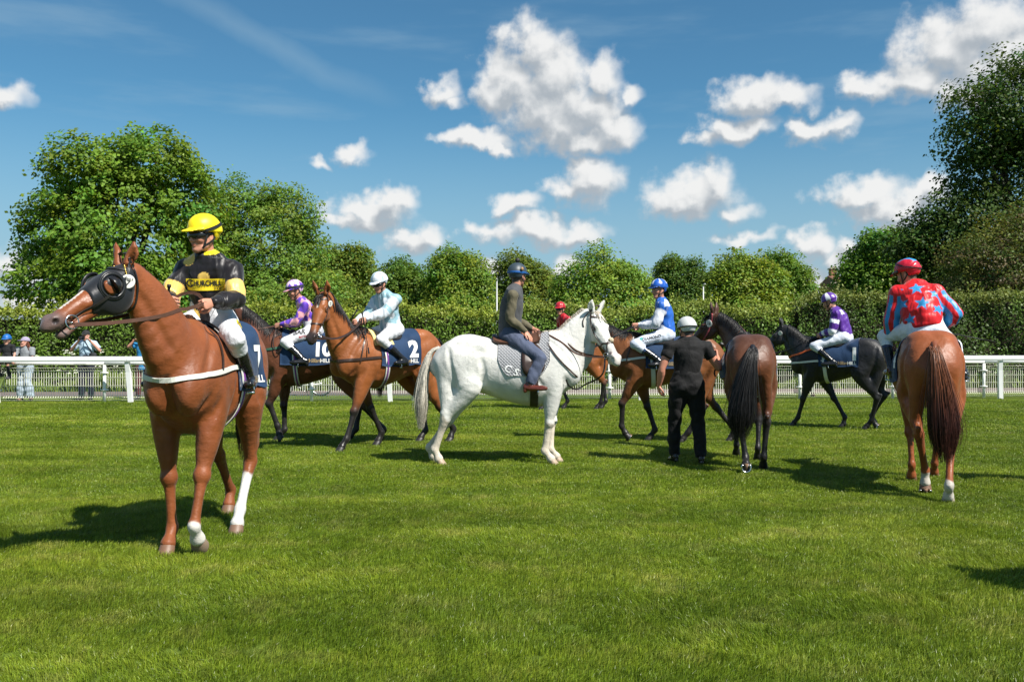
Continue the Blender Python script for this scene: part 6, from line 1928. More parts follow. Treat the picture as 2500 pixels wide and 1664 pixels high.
    def silk1(v, B, g):
        C = np.repeat(np.array([[.0125, .0105, .0120]]), len(v), 0)
        arm, s = is_arm(v, g); hgt, arc, f, l = body_uv(v, g)
        C[(arm != 0) & (s > .52) & (s < .98)] = gold
        body = arm == 0
        for (z, y, r) in ((.475, -.125, .052), (.335, .00, .044), (.13, .085, .05), (.05, -.09, .05)):
            m = body & (f > -.02) & (np.hypot(hgt - z, l - y) < r); C[m] = gold * np.array([.85, .85, .8])
        m = (np.linalg.norm(v - g['neck'], axis=1) < .11) & (hgt > .490) & (arm == 0) & (l > .005); C[m & (hgt > .505)] = (.80, .62, .015)
        return C
    B = build_person('smiling jockey in black and gold silks and yellow cap on the foremost chestnut', 'jockey', (*loc, 0), radians(hd), J,
                     dict(h=.0085, hh=.0055, smile=1.2, top=[dict(col=silk1, grow=.024, fold=.0065, hem=.0)], legs=dict(col=(.60, .60, .63), grow=.012, fold=.004), boots=dict(col=boot_cuff((.014, .014, .014))),
                          helmet=dict(col=(.86, .66, .012), band=(.012, .012, .012), band_at=(.055, -.35), goggles='eyes', wrinkle=.4, mat='helmet_shell'), skin=(.50, .23, .15)), group='jockeys on horseback')
    ax = nv(J['neck'] - J['pelvis']); c = J['pelvis'] + ax * .285 + np.array([.0, .012, 0])
    bw, bh = .30, .088
    gx, gy = np.meshgrid(np.linspace(-bw / 2, bw / 2, 13), np.linspace(-bh / 2, bh / 2, 5)); gv = np.stack([gx.ravel(), gy.ravel()], 1)
    gi = np.arange(65).reshape(5, 13); gf = np.stack([gi[:-1, :-1], gi[:-1, 1:], gi[1:, 1:], gi[1:, :-1]], -1).reshape(-1, 4)
    right = (0.0, 1, 0); pan = decal('sponsor_panel', gv, gf, c, right, tuple(ax), B.topbvh, mat('yellow_print', (.84, .62, .02), .5), B.top, off=.010, reach=.4)
    bv2 = B.topbvh
    v, f = text_tris('CHURCHILL', .056, .0018, maxedge=.02); v[:, 0] *= .76; v[:, 1] += .010
    decal('sponsor_lettering', v, f, c, right, tuple(ax), bv2, MATS['black_print'], pan, off=.0135, reach=.4)
    v, f = text_tris('C', .080, .002, maxedge=.02); v += (-.122, .006)
    decal('sponsor_capital', v, f, c, right, tuple(ax), bv2, MATS['black_print'], pan, off=.0142, reach=.4)
    v, f = text_tris('TYRES', .026, .0006, maxedge=.02); v += (.095, -.030)
    decal('sponsor_small', v, f, c, right, tuple(ax), bv2, MATS['black_print'], pan, off=.0135, reach=.4)
    # collar patch and thigh patch
    v, f = text_tris('CHURCHILL', .018, .0006, maxedge=.02)
    decal('collar_lettering', v, f, J['neck'] + ax * .018, nv(np.array([-.75, .65, 0])), tuple(ax), B.topbvh, MATS['black_print'], B.top, off=.003, reach=.2)
    kn, hp = J['knL'], J['hipL']; td = nv(kn - hp); mid = hp * .45 + kn * .55; outn = nv(np.array([.15, 1, .45]))
    gv2 = gv * (.30, .62); dr = -nv(td); up = nv(np.cross(outn, dr)) 
    p2 = decal('thigh_patch', gv2, gf, mid, tuple(dr), tuple(up), B.legbvh, mat('yellow_print'), B.legs, off=.005, reach=.25)
    v, f = text_tris('CH', .05, .001, maxedge=.02)
    if p2: decal('thigh_lettering', v, f, mid, tuple(dr), tuple(up), B.legbvh, MATS['black_print'], p2, off=.008, reach=.25)
    for s in (1, -1): build_stirrup(H, (.16, s * .325, 1.085), (.10, s * .26, 1.36), side=s)
    whip('short black whip held upright in the right hand of the yellow-capped jockey', tuple(np.array(hr) * S + (.02, -.005, .10)), tuple(np.array(hr) * S + (-.10, -.09, -.42)), radians(hd), (*loc, 0))
cast_chestnut_seven()

# ---- 2: dark bay number 10
def cast_ten():
    S = 1.04; loc, hd = (-2.97, 13.7), 184
    sp = dict(BAY, c0=(.125, .042, .018), top_c=(.085, .034, .022), h=.015, legs=dict(FL=(.40, .06, -14, .13), FR=(.52, 0, 38, -.13), HL=(-.95, .0, 20, .14), HR=(-.50, 0, 38, -.14)),
              poll=(1.12, .03, 1.93), hdir=(.72, .08, -.69), mane=dict(c=(.012, .010, .010), n=230, side=1, len=.19), tail=dict(pts=tailp(-.02, 0, .75), c=(.010, .009, .009), n=240))
    H = build_horse('horse', 'dark bay racehorse numbered 10 walking left, half hidden by the foremost chestnut', loc, hd, S, sp)
    build_bridle(H, MATS['dark_brown_leather'], disc=([('10', 1.0, 0)], .045))
    number_cloth(H, '10', x0=-.34, x1=.40)
    race_tack(H, girth=('white_webbing', 'purple_webbing'), breast=('green_webbing', 1.27, 1.36))
    hands = [(.50, .07, 1.66), (.50, -.07, 1.66)]
    build_reins(H, hands, MATS['brown_leather'], sag=.02)
    free_rein('rein', [(.48, .16, 1.60), (.50, .26, 1.42), (.44, .30, 1.28), (.36, .30, 1.38), (.40, .2, 1.55)], .014, .004, MATS['dark_brown_leather'], H.bridle)
    J = rider_joints(S, hip=(-.03, 0, 1.60), lean=20, bend=5, head_dir=(.80, .55, -.30), knee=(.34, .285, 1.43), foot=(.13, .335, 1.10), hands=hands, torso=.46, elb_out=.6, twist=14)
    pur, pnk = np.array([.135, .055, .46]), np.array([.80, .38, .42])
    def dia(hgt, arc): 
        a = hgt / .15 + arc / .105; b = hgt / .15 - arc / .105
        return (np.floor(a) + np.floor(b)) % 2 == 0
    def silk(v, B, g):
        arm, s = is_arm(v, g); hgt, arc, f, l = body_uv(v, g)
        m = dia(hgt + .03, arc + .05); C = np.where(m[:, None], pur, pnk)
        am = dia(s * .27 + .02, np.where(arm > 0, armang(v, g, 'L'), armang(v, g, 'R')) * .055); C = np.where((arm != 0)[:, None], np.where(am[:, None], pur, pnk), C)
        return C
    def cap(v, a, l, u):
        m = dia(u + .02, np.arctan2(l, a) * .12 + .03); C = np.where(m[:, None], pur, np.array([.78, .55, .66])); C[(a > .11) & (u < .06)] = pnk; return C
    B = build_person('jockey in purple and pink diamond silks and cap, on the dark bay numbered 10', 'jockey', (*loc, 0), radians(hd), J,
                     dict(h=.011, hh=.007, top=[dict(col=silk, grow=.014, fold=.004)], legs=dict(col=(.58, .58, .61)), boots=dict(col=boot_cuff((.014, .014, .016))),
                          helmet=dict(col=cap, band=(.015, .014, .03), band_at=(.055, .1), band_w=.03, goggles=None), hair_c=(.07, .035, .02)), group='jockeys on horseback')
    kn, hp = J['knL'], J['hipL']; td = nv(kn - hp); mid = hp * .62 + kn * .38; up = (0, 0, 1); dr = nv(np.array([-1, 0, .15]))
    v, f = text_tris('BAR', .095, .003, maxedge=.03); decal('sponsor_lettering', v + (-.05, .045), f, mid, tuple(dr), up, B.legbvh, MATS['black_print'], B.legs, off=.005, reach=.3)
    v, f = text_tris('BETTING', .040, .0006, maxedge=.03); decal('sponsor_small', v + (.03, -.03), f, mid, tuple(dr), up, B.legbvh, MATS['red_print'], B.legs, off=.005, reach=.3)
    for s in (1, -1): build_stirrup(H, (.14, s * .335, 1.085), (.10, s * .26, 1.36), side=s)
cast_ten()

# ---- 3: bay number 2
def cast_two():
    S = 1.045; loc, hd = (-1.77, 13.10), 221
    sp = dict(BAY, h=.0135, legs=dict(FL=(.84, 0, 36, .17), FR=(.10, 0, 24, -.12), HL=(-.95, 0, 22, .13), HR=(-.62, 0, 38, -.13)),
              poll=(1.10, .18, 2.01), hdir=(.44, .29, -.85), blaze=(.10, .2, .016, (.6, .5, .4)), ears=(.05, 0),
              mane=dict(c=(.012, .010, .010), n=260, side=1, len=.22), tail=dict(pts=tailp(0, 0, .9), c=(.010, .009, .009), n=260))
    H = build_horse('horse', 'bright bay racehorse numbered 2 with a black mane, walking left toward the camera', loc, hd, S, sp)
    build_bridle(H, MATS['dark_brown_leather'], disc=([('2', 1.2, 0)], .040))
    number_cloth(H, '2', x0=-.36, x1=.28, size=.30)
    race_tack(H, girth=('white_webbing', 'purple_webbing'), breast=('dark_brown_leather', 1.17, 1.22))
    o, _ = build_pad(H, 'saddle_pad', .06, .36, 1.0, mat('straw_pad', (.68, .55, .22), .8), off=.020, nx=12, nth=20, th=.012)
    hands = [(.47, .10, 1.70), (.50, -.06, 1.69)]
    build_reins(H, hands, MATS['dark_brown_leather'], sag=.11, w=.026)
    strap(H, 'neck_strap', [(.46, .17, 1.58), (.52, .25, 1.42), (.56, .26, 1.28), (.58, .26, 1.16)], .016, MATS['dark_brown_leather'], H.root, off=.012)
    J = rider_joints(S, hip=(-.06, 0, 1.60), lean=10, bend=5, head_dir=(.92, .30, -.34), knee=(.30, .29, 1.46), foot=(.02, .335, 1.10), hands=hands, torso=.49, elb_out=.45, twist=12, shw=.195)
    pale, wh = np.array([.26, .42, .48]), np.array([.62, .66, .71])
    def silk(v, B, g):
        arm, s = is_arm(v, g); hgt, arc, f, l = body_uv(v, g)
        C = np.repeat(pale[None], len(v), 0)
        for (z, a0, r) in ((.34, .12, .045), (.20, .16, .045), (.19, -.13, .045), (.34, -.14, .045), (.43, .10, .04), (.12, .30, .045), (.30, .34, .05)):
            C[np.hypot(hgt - z, arc - a0) < r] = wh
        C[(np.abs(arc) < .022) & (f > 0)] = wh * .92
        C[arm != 0] = wh
        ph = np.sin(s * 9 + v[:, 2] * 4); C[(arm != 0) & (s < .9) & (ph > .55)] = pale
        return C
    def cap(v, a, l, u):
        C = np.repeat(wh[None], len(v), 0); an = np.arctan2(l, a); C[(np.abs(np.sin(an * 2.0 + .4)) < (u - .02) * 3.2) & (u > .05)] = pale; C[(a > .11) & (u < .06)] = wh; return C
    B = build_person('jockey in pale blue silks with white spots, on the bay numbered 2', 'jockey', (*loc, 0), radians(hd), J,
                     dict(h=.0105, hh=.0065, top=[dict(col=silk, grow=.026, fold=.006)], legs=dict(col=(.60, .60, .62), fold=.006), boots=dict(col=boot_cuff((.02, .035, .11))),
                          helmet=dict(col=cap, goggles='eyes', wrinkle=.7)), group='jockeys on horseback')
    for s in (1, -1): build_stirrup(H, (.03, s * .335, 1.085), (.06, s * .26, 1.36), side=s)
    a = np.array(hands[0]) * S; whip('black whip with a thick grip under the left hand of the pale blue jockey', tuple(a + (.00, .02, .10)), tuple(a + (.02, .22, -.45)), radians(hd), (*loc, 0))
    a = np.array(hands[1]) * S; whip('black whip angled up from the right hand of the pale blue jockey', tuple(a + (-.06, .0, .16)), tuple(a + (.25, -.20, -.40)), radians(hd), (*loc, 0))
cast_two()

# ---- 4: white horse in profile
def cast_white():
    S = .985; loc, hd = (-.04, 11.3), 0
    sp = dict(WHITE, h=.0125, len=1.10, belly=1.12, width=1.08, fx=.10, leg=1.18, neck=1.16, legs=dict(FL=(.625, 0, 36, .10), FR=(.55, 0, 36, -.12), HL=(-.92, 0, 22, .12), HR=(-.835, 0, 22, -.12)),
              poll=(1.07, -.05, 1.865), hdir=(.38, -.47, -.80), head=1.15, arch=.03, ears=(-.10, 0), earlen=.80, ham=.85,
              socks={k: (1.0, (.56, .49, .40)) for k in ('FL', 'FR', 'HL', 'HR')},
              tail=dict(pts=[(-.86, 0, 1.43), (-.97, 0, 1.385), (-1.035, -.02, 1.20), (-1.07, -.03, .95), (-1.08, -.04, .70), (-1.09, -.04, .42)], c=(.62, .58, .50), n=620, spread=.095, tip=(.58, .53, .44), dock=(.55, .50, .42)))
    H = build_horse('horse', 'stocky white horse standing in profile, facing right, in the centre', loc, hd, S, sp, group=None)
    build_bridle(H, MATS['dark_brown_leather'], ring=.034)
    # flash noseband crossing, sheepskin knot
    hp = lambda t, a, b: Vector(H.HP(t, a, b))
    strap(H, 'flash_noseband', [hp(.36, .03, 0), hp(.40, .0, -.06), hp(.47, -.07, -.065), hp(.52, -.13, -.02)], .015, MATS['dark_brown_leather'], H.bridle, off=.006)
    strap(H, 'flash_noseband', [hp(.36, .03, 0), hp(.40, .0, .06), hp(.47, -.07, .065), hp(.52, -.13, .02)], .015, MATS['dark_brown_leather'], H.bridle, off=.006)
    F = Field(np.array(hp(.375, .02, 0)) - .08, np.array(hp(.375, .02, 0)) + .08, .006); F.ell(hp(.375, .018, 0), (.034, .022, .034)); F.displace(lambda X, Y, Z: .005 * np.sin(X * 260) * np.sin(Y * 240 + Z * 180))
    v, q = F.mesh(); add('sheepskin_knot', np_mesh('sheepskin_knot', v, q), mat('sheepskin', (.52, .43, .30), .95), H.bridle)
    # quilted grey saddle pad
    quilt = mat('quilted_pad', (.29, .295, .31), .8, sheen=.1)
    nt = quilt.node_tree; bs = nt.nodes['Principled BSDF']; tc = nt.nodes.new('ShaderNodeTexCoord'); hh = []
    for ang in (45, -45):
        mp = nt.nodes.new('ShaderNodeMapping'); mp.inputs['Rotation'].default_value = (0, radians(ang), 0); nt.links.new(tc.outputs['Object'], mp.inputs[0])
        wv = nt.nodes.new('ShaderNodeTexWave'); wv.bands_direction = 'X'; wv.inputs['Scale'].default_value = 11.5; wv.wave_profile = 'SIN'; nt.links.new(mp.outputs[0], wv.inputs['Vector']); hh.append(wv.outputs['Fac'])
    mn = nt.nodes.new('ShaderNodeMath'); mn.operation = 'MINIMUM'; nt.links.new(hh[0], mn.inputs[0]); nt.links.new(hh[1], mn.inputs[1])
    pw = nt.nodes.new('ShaderNodeMath'); pw.operation = 'POWER'; pw.inputs[1].default_value = .4; nt.links.new(mn.outputs[0], pw.inputs[0])
    bp = nt.nodes.new('ShaderNodeBump'); bp.inputs['Strength'].default_value = 1.0; bp.inputs['Distance'].default_value = .010; nt.links.new(pw.outputs[0], bp.inputs['Height']); nt.links.new(bp.outputs[0], bs.inputs['Normal'])
    o, bv = build_pad(H, 'saddle_pad', -.13, .50, 1.74, quilt, off=.014, round_=.42, nx=34, nth=60, zc=1.16, th=.014, wrinkle=.002)
    v, f = text_tris('C S', .125, .0014, maxedge=.03)
    th = -.42; v = np.stack([v[:, 0] * cos(th) - v[:, 1] * sin(th), v[:, 0] * sin(th) + v[:, 1] * cos(th)], 1)
    decal('pad_lettering', v, f, (.035, -.4, 1.165), (1, 0, 0), (0, 0, 1), bv, MATS['white_print'], o, off=.005, reach=.6)
    for dx, dz in ((-.155, .065), (.145, -.065)):
        a = np.linspace(0, 2 * pi, 11)[:-1]; vv = np.stack([np.cos(a), np.sin(a)], 1) * .010; ff = np.array([[0, i, i + 1] for i in range(1, 9)])
        decal('pad_dot', vv, ff, (.035 + dx, -.4, 1.165 + dz), (1, 0, 0), (0, 0, 1), bv, MATS['white_print'], o, off=.005, reach=.6)
    # brown leather saddle with flaps
    sd, _ = build_pad(H, 'saddle', -.20, .38, .62, MATS['brown_leather'], off=.050, nx=20, nth=20, th=.04, round_=.2, wrinkle=0)
    for s in (1, -1):
        m = MB(); pts = []
        for x, z in ((.16, 1.42), (.155, 1.28), (.17, 1.16), (.23, 1.09), (.34, 1.10), (.42, 1.18), (.43, 1.31), (.37, 1.44), (.24, 1.50)):
            hit = H.bvh.ray_cast(Vector((x, s * .9, z)), Vector((0, -s, 0)), 1.2); pts.append((hit[0] + hit[1] * .034, hit[1]))
        cen = H.bvh.ray_cast(Vector((.29, s * .9, 1.27)), Vector((0, -s, 0)), 1.2); c0 = cen[0] + cen[1] * .040
        ring = [p for p, _ in pts]; ring2 = [p - n_ * .012 for p, n_ in pts]
        P2 = [Vector(x) for x in catmull(np.array([tuple(p) for p in ring + ring[:1]]), 4)[:-1]]; Q2 = [Vector(x) for x in catmull(np.array([tuple(p) for p in ring2 + ring2[:1]]), 4)[:-1]]
        inner = [c0.lerp(p, .6) + cen[1] * .004 for p in P2]
        m.quad_strip([Q2, P2, inner, [c0.lerp(p, .05) for p in P2]], True, False)
        m.build('saddle_flap', MATS['dark_brown_leather'], sd)
    for nm, x, z, r in (('cantle', -.18, 1.575, .03), ('pommel', .37, 1.625, .026)):
        m = MB(); m.tube([(x, -.15, z - .09), (x, -.09, z - .02), (x, 0, z + .01), (x, .09, z - .02), (x, .15, z - .09)], [r * .7, r, r, r, r * .7], 10); m.build(nm, MATS['brown_leather'], sd)
    pts = []
    for thh in np.linspace(1.5, 2 * pi - 1.5, 36):
        hit = trunk_ray(H, .31, thh, 1.16)
        if hit[0] is not None: pts.append(hit[0])
    strap(H, 'girth', pts, .10, MATS['black_leather'], H.root, off=.008, th=.008, bvh=H.tbvh)
    hands = [(.36, .05, 1.63), (.27, -.13, 1.59)]
    build_reins(H, [(.365, .06, 1.63), (.37, .03, 1.63)], MATS['brown_leather'], sag=.09, w=.020)
    strap(H, 'neck_strap', [(.40, .0, 1.62), (.46, -.17, 1.52), (.56, -.24, 1.36), (.68, -.23, 1.22), (.80, -.12, 1.10), (.84, 0, 1.05)], .018, MATS['dark_brown_leather'], H.root, off=.012)
    free_rein('lead_strap', [H.HP(.5, -.11, -.06), H.HP(.5, -.11, -.06) + np.array([-.04, -.01, -.22]), (.93, -.12, .98), (.84, -.16, .93), (.74, -.22, .97), (.70, -.24, 1.05)], .020, .006, MATS['black_leather'], H.bridle)
    J = rider_joints(S, hip=(.01, 0, 1.60), lean=3, bend=4, head_dir=(.62, .78, -.06), knee=(.385, .305, 1.315), foot=(.31, .35, .905), hands=hands, torso=.54, elb_out=.2, shw=.205, toe_out=.4)
    J['toeL'] = J['anL'] + np.array([.20, .05, -.035]); J['toeR'] = J['anR'] + np.array([.20, -.05, -.035])
    # near hand rests open on the thigh
    J['handR'] = nv(np.array([.55, -.30, -.75])); J['palmR'] = nv(np.array([-.55, .35, -.72])); J['curlR'] = 14; J['spreadR'] = 1.0; J['thumbR'] = .1
    J['wrR'] = np.array([.21, -.165, 1.61]); J['elR'] = ik(J['shR'], J['wrR'], .285, .255, (-.9, -.35, -.6))
    tops = [dict(col=(.105, .092, .058), grow=.010, fold=.004, mat='matt_cloth', name='shirt', hem=.04, bvh=True), dict(col=(.066, .068, .072), grow=.030, fold=.004, mat='matt_cloth', name='gilet', sleeve=0, hem=-.01)]
    def hat(v, a, l, u):
        C = np.repeat(np.array([[.036, .052, .068]]), len(v), 0); an = np.arctan2(l, a); C[(u > .018) & (u < .046)] = (.015, .10, .34); return C
    B = build_person('rider in grey gilet and bobble helmet looking away, on the white horse', 'rider', (*loc, 0), radians(hd), J,
                     dict(h=.0095, hh=.006, fat=1.08, top=tops, legs=dict(col=(.070, .085, .135), to=.93, flare=1.15, grow=.016, mat='matt_cloth', name='trousers', fold=.006), boots=dict(col=(.115, .028, .018), top=.80),
                          helmet=dict(col=hat, peak=True, wrinkle=0, mat='helmet_shell'), hair_c=(.06, .04, .03)))
    c = B.J['head'] + B.hu * .190 - B.hf * .02
    F = Field(c - .06, c + .06, .006); F.ell(c, .030); F.displace(lambda X, Y, Z: .005 * np.sin(X * 300) * np.sin(Y * 280 + Z * 210)); v, q = F.mesh(); add('pompom', np_mesh('pompom', v, q), MATS['strap_black'], B.helmet)
    m = MB(); c = Vector(B.J['head'] - B.hl * .115 + B.hu * .075 - B.hf * .07); m.tube([c, c - Vector(B.hl) * .010], [.024, .018], 10); m.build('helmet_badge', mat('badge_gold', (.35, .2, .09), .5), B.helmet)
    for s in (1, -1): build_stirrup(H, (.355, s * .35, .885), (.26, s * .28, 1.30), leather='dark_brown_leather', side=s)
cast_white()

# ---- 5: far bay behind the white horse
def cast_red_far():
    S = 1.02; loc, hd = (1.30, 20.2), 182
    sp = dict(BAY, h=.018, legs=dict(FL=(.66, 0, 34, .13), FR=(.16, 0, 30, -.13), HL=(-.52, 0, 36, .13), HR=(-.66, 0, 36, -.13)), poll=(1.10, .04, 1.62), hdir=(.7, .1, -.7), tail=dict(pts=tailp(0, 0, .85), c=(.010, .009, .009), n=220))
    H = build_horse('horse', 'distant bay racehorse mostly hidden behind the white horse', loc, hd, S, sp)
    build_bridle(H, MATS['dark_brown_leather']); number_cloth(H, '5', hill=False); race_tack(H, girth=('white_webbing',), breast=('dark_brown_leather', 1.22))
    hands = [(.46, .07, 1.62), (.46, -.07, 1.62)]; build_reins(H, hands, MATS['dark_brown_leather'])
    J = rider_joints(S, hip=(.04, 0, 1.58), lean=16, bend=5, head_dir=(.45, .9, -.08), knee=(.34, .285, 1.43), foot=(.04, .335, 1.10), hands=hands, torso=.44, twist=25)
    def silk(v, B, g):
        arm, s = is_arm(v, g); hgt, arc, f, l = body_uv(v, g); C = np.repeat(np.array([[.42, .012, .022]]), len(v), 0)
        C[(arm != 0) & (s > .55) & (s < 1.1)] = (.42, .42, .44); C[(arm != 0) & (s > 1.1)] = (.06, .16, .34); return C
    build_person('distant jockey in red silks and a red cap, seen over the white horse\'s neck', 'jockey', (*loc, 0), radians(hd), J,
                 dict(h=.013, hh=.008, top=[dict(col=silk, grow=.018)], legs=dict(col=(.05, .12, .28)), boots=dict(col=blk), helmet=dict(col=(.40, .015, .025), goggles='eyes')), group='jockeys on horseback')
cast_red_far()

# ---- 6: bay with the blue and white jockey
def cast_blue():
    S = 1.0; loc, hd = (2.27, 13.65), 174
    sp = dict(BAY, c0=(.185, .066, .022), h=.0145, legs=dict(FL=(.53, .09, -30, .13), FR=(.24, 0, 32, -.13), HL=(-.22, 0, 38, .13), HR=(-.95, 0, 22, -.14)),
              poll=(1.13, .03, 1.72), hdir=(.62, .02, -.78), shoe=('FL',), mane=dict(c=(.010, .009, .009), n=200, side=1, len=.17), tail=dict(pts=tailp(0, 0, .85), c=(.010, .009, .009), n=240))
    H = build_horse('horse', 'brown bay racehorse behind the handler in black, its head behind the white horse', loc, hd, S, sp)
    build_bridle(H, MATS['dark_brown_leather']); number_cloth(H, '7', x0=-.34, x1=.30, size=.30)
    race_tack(H, girth=('white_webbing',), breast=('white_webbing', 1.18, 1.26))
    hands = [(.45, .08, 1.72), (.47, -.06, 1.73)]
    build_reins(H, hands, MATS['black_leather'], w=.026, sag=.0)
    strap(H, 'neck_strap', [(.46, .17, 1.58), (.52, .25, 1.42), (.56, .26, 1.28), (.58, .26, 1.18)], .016, MATS['dark_brown_leather'], H.root, off=.012)
    J = rider_joints(S, hip=(-.02, 0, 1.60), lean=6, bend=3, head_dir=(.80, .62, -.05), knee=(.46, .285, 1.46), foot=(.14, .335, 1.11), hands=hands, torso=.48, twist=-8, elb_out=.5)
    blu, wh = np.array([.016, .105, .44]), np.array([.60, .62, .68])
    def silk(v, B, g):
        arm, s = is_arm(v, g); hgt, arc, f, l = body_uv(v, g); C = np.repeat(blu[None], len(v), 0)
        C[(hgt > .40) & (f < -.03) & (np.abs(l) > .06)] = wh
        C[(arm != 0) & (s > .20)] = wh; return C
    def cap(v, a, l, u):
        C = np.repeat(np.array([[.012, .085, .40]]), len(v), 0); an = np.arctan2(l, a); C[(u > .085) & (np.abs(np.sin(an * 2.5)) < .42)] = wh; C[(a > .1) & (u < .05)] = (.014, .07, .30); return C
    B = build_person('jockey in blue and white silks with a starred blue cap, looking left', 'jockey', (*loc, 0), radians(hd), J,
                     dict(h=.0105, hh=.007, top=[dict(col=silk, grow=.022, fold=.006)], legs=dict(col=(.52, .57, .66)), boots=dict(col=boot_cuff((.025, .05, .12))),
                          helmet=dict(col=cap, goggles='brow'), hair_c=(.05, .03, .02)), group='jockeys on horseback')
    kn, hp = J['knL'], J['hipL']; mid = hp * .45 + kn * .55; dr = nv(np.array([-1, .0, .22]))
    v, f = text_tris('DIAMOND', .058, .0012, maxedge=.03); decal('sponsor_lettering', v + (.04, .02), f, mid, tuple(dr), (0, 0, 1), B.legbvh, MATS['black_print'], B.legs, off=.005, reach=.3)
    v, f = text_tris('& BLOODSTOCK', .030, .0004, maxedge=.03); decal('sponsor_small', v + (.05, -.03), f, mid, tuple(dr), (0, 0, 1), B.legbvh, MATS['black_print'], B.legs, off=.005, reach=.3)
    dv = np.array([(-.026, .012), (-.014, .026), (.014, .026), (.026, .012), (0, -.022)]); decal('sponsor_gem', dv + (-.115, .03), np.array([(0, 1, 2), (0, 2, 3), (0, 3, 4)]), mid, tuple(dr), (0, 0, 1), B.legbvh, MATS['teal_print'], B.legs, off=.006, reach=.3)
    for s in (1, -1): build_stirrup(H, (.15, s * .335, 1.09), (.10, s * .26, 1.36), side=s)
cast_blue()

# ---- 7: dark brown horse seen from behind, led by the handler
def cast_dark_rear():
    S = .985; loc, hd = (2.90, 11.3), 79
    sp = dict(DARKBAY, width=1.07, c0=(.115, .040, .017), top_c=(.058, .026, .016), h=.0125, legs=dict(FL=(.62, 0, 34, .12), FR=(.20, 0, 30, -.12), HL=(-1.02, .088, -52, .085), HR=(-.62, 0, 36, -.13)),
              poll=(1.04, .40, 1.86), hdir=(.30, .66, -.66), shoe=('HL',), mane=dict(c=(.010, .009, .009), n=200, side=1, len=.15),
              tail=dict(pts=[(-.80, .0, 1.455), (-.90, .01, 1.41), (-.97, .06, 1.22), (-1.0, .11, .95), (-1.02, .14, .68), (-1.02, .16, .36)], c=(.014, .013, .013), n=800, spread=.145, w=1.1))
    H = build_horse('horse', 'dark brown racehorse seen from behind, long black tail, led by the handler in black', loc, hd, S, sp)
    build_bridle(H, MATS['dark_brown_leather'], disc=([('16', 1.1, -.05)], .05))
    number_cloth(H, '16', hill=False, x0=-.30, x1=.30, reach=2.05); race_tack(H, girth=('white_webbing',), breast=None)
    hp = lambda t, a, b: Vector(H.HP(t, a, b))
    rope = mat('red_white_rope', (.34, .06, .07), .8, var=(120, .9))
    strap(H, 'rope_halter', [hp(-.06, .06, -.06), hp(-.03, 0, -.10), hp(.06, -.07, -.12), hp(.14, -.12, -.11), hp(.2, -.14, -.1)], .016, rope, H.bridle, off=.010)
    strap(H, 'rope_halter', [hp(-.06, .06, .06), hp(-.03, 0, .10), hp(.06, -.07, .12), hp(.14, -.12, .11), hp(.2, -.14, .1), hp(.32, -.15, .05)], .018, rope, H.bridle, off=.012)
    return H, S, loc, hd
H7, S7, loc7, hd7 = cast_dark_rear()

# ---- 8: black horse number 1
def cast_one():
    S = .965; loc, hd = (5.63, 15.85), 149
    sp = dict(BLACK, h=.016, top_c=(.022, .021, .022), legs=dict(FL=(.80, 0, 34, .10), FR=(-.02, 0, 8, -.12), HL=(-.46, 0, 36, .13), HR=(-.62, .07, -22, -.10)), shoe=('HR',),
              poll=(1.03, -.03, 1.80), hdir=(.66, .06, -.75), mane=dict(c=(.014, .014, .014), n=240, side=1, len=.17),
              tail=dict(pts=[(-.80, 0, 1.455), (-.92, 0, 1.43), (-1.05, -.02, 1.22), (-1.10, -.05, .95), (-1.13, -.08, .75), (-1.16, -.10, .50)], c=(.016, .016, .016), tip=(.30, .29, .25), tip_at=(.42, .68), n=420, spread=.085))
    H = build_horse('horse', 'black racehorse numbered 1 with a grey tipped tail, walking left near the rails', loc, hd, S, sp)
    build_bridle(H, MATS['black_leather'], disc=([('1', 1.2, 0)], .04)); number_cloth(H, '1', x0=-.38, x1=.30, size=.30)
    race_tack(H, girth=('white_webbing', 'strap_black') if False else ('white_webbing',), breast=('white_webbing', 1.14, 1.20))
    hands = [(.36, .09, 1.66), (.38, -.05, 1.66)]; build_reins(H, hands, MATS['black_leather'], sag=.08, w=.018); strap(H, 'neck_strap', [(.38, .28, 1.44), (.56, .25, 1.37), (.72, .16, 1.30), (.82, 0, 1.27)], .032, MATS['orange_webbing'], H.root, off=.012)
    J = rider_joints(S, hip=(-.10, 0, 1.62), lean=12, bend=8, head_dir=(.93, .05, -.36), knee=(.38, .29, 1.47), foot=(.10, .335, 1.10), hands=hands, torso=.48, elb_out=.5, shw=.19)
    pur, wh = np.array([.085, .022, .24]), np.array([.74, .74, .78])
    def silk(v, B, g):
        arm, s = is_arm(v, g); hgt, arc, f, l = body_uv(v, g); C = np.repeat(pur[None], len(v), 0)
        C[(arm == 0) & (hgt > .38) & (hgt < .46) & (np.abs(l) > .05)] = wh
        C[(arm != 0) & (np.abs(np.mod(s, .62) - .45) < .12)] = wh; return C
    def cap(v, a, l, u):
        C = np.repeat(np.array([[.10, .03, .28]]), len(v), 0); an = np.arctan2(l, a); C[np.mod(an * 4 / (2 * pi) + .1, 1) < .42] = wh; return C
    B = build_person('jockey in purple and white silks and cap on the black horse, head bowed', 'jockey', (*loc, 0), radians(hd), J,
                     dict(h=.0115, hh=.0075, top=[dict(col=silk, grow=.022, fold=.006)], legs=dict(col=(.55, .58, .65)), boots=dict(col=blk), helmet=dict(col=cap, goggles=None), hair_c=(.05, .03, .02)), group='jockeys on horseback')
    for s in (1, -1): build_stirrup(H, (.11, s * .335, 1.085), (.10, s * .26, 1.36), side=s)
cast_one()

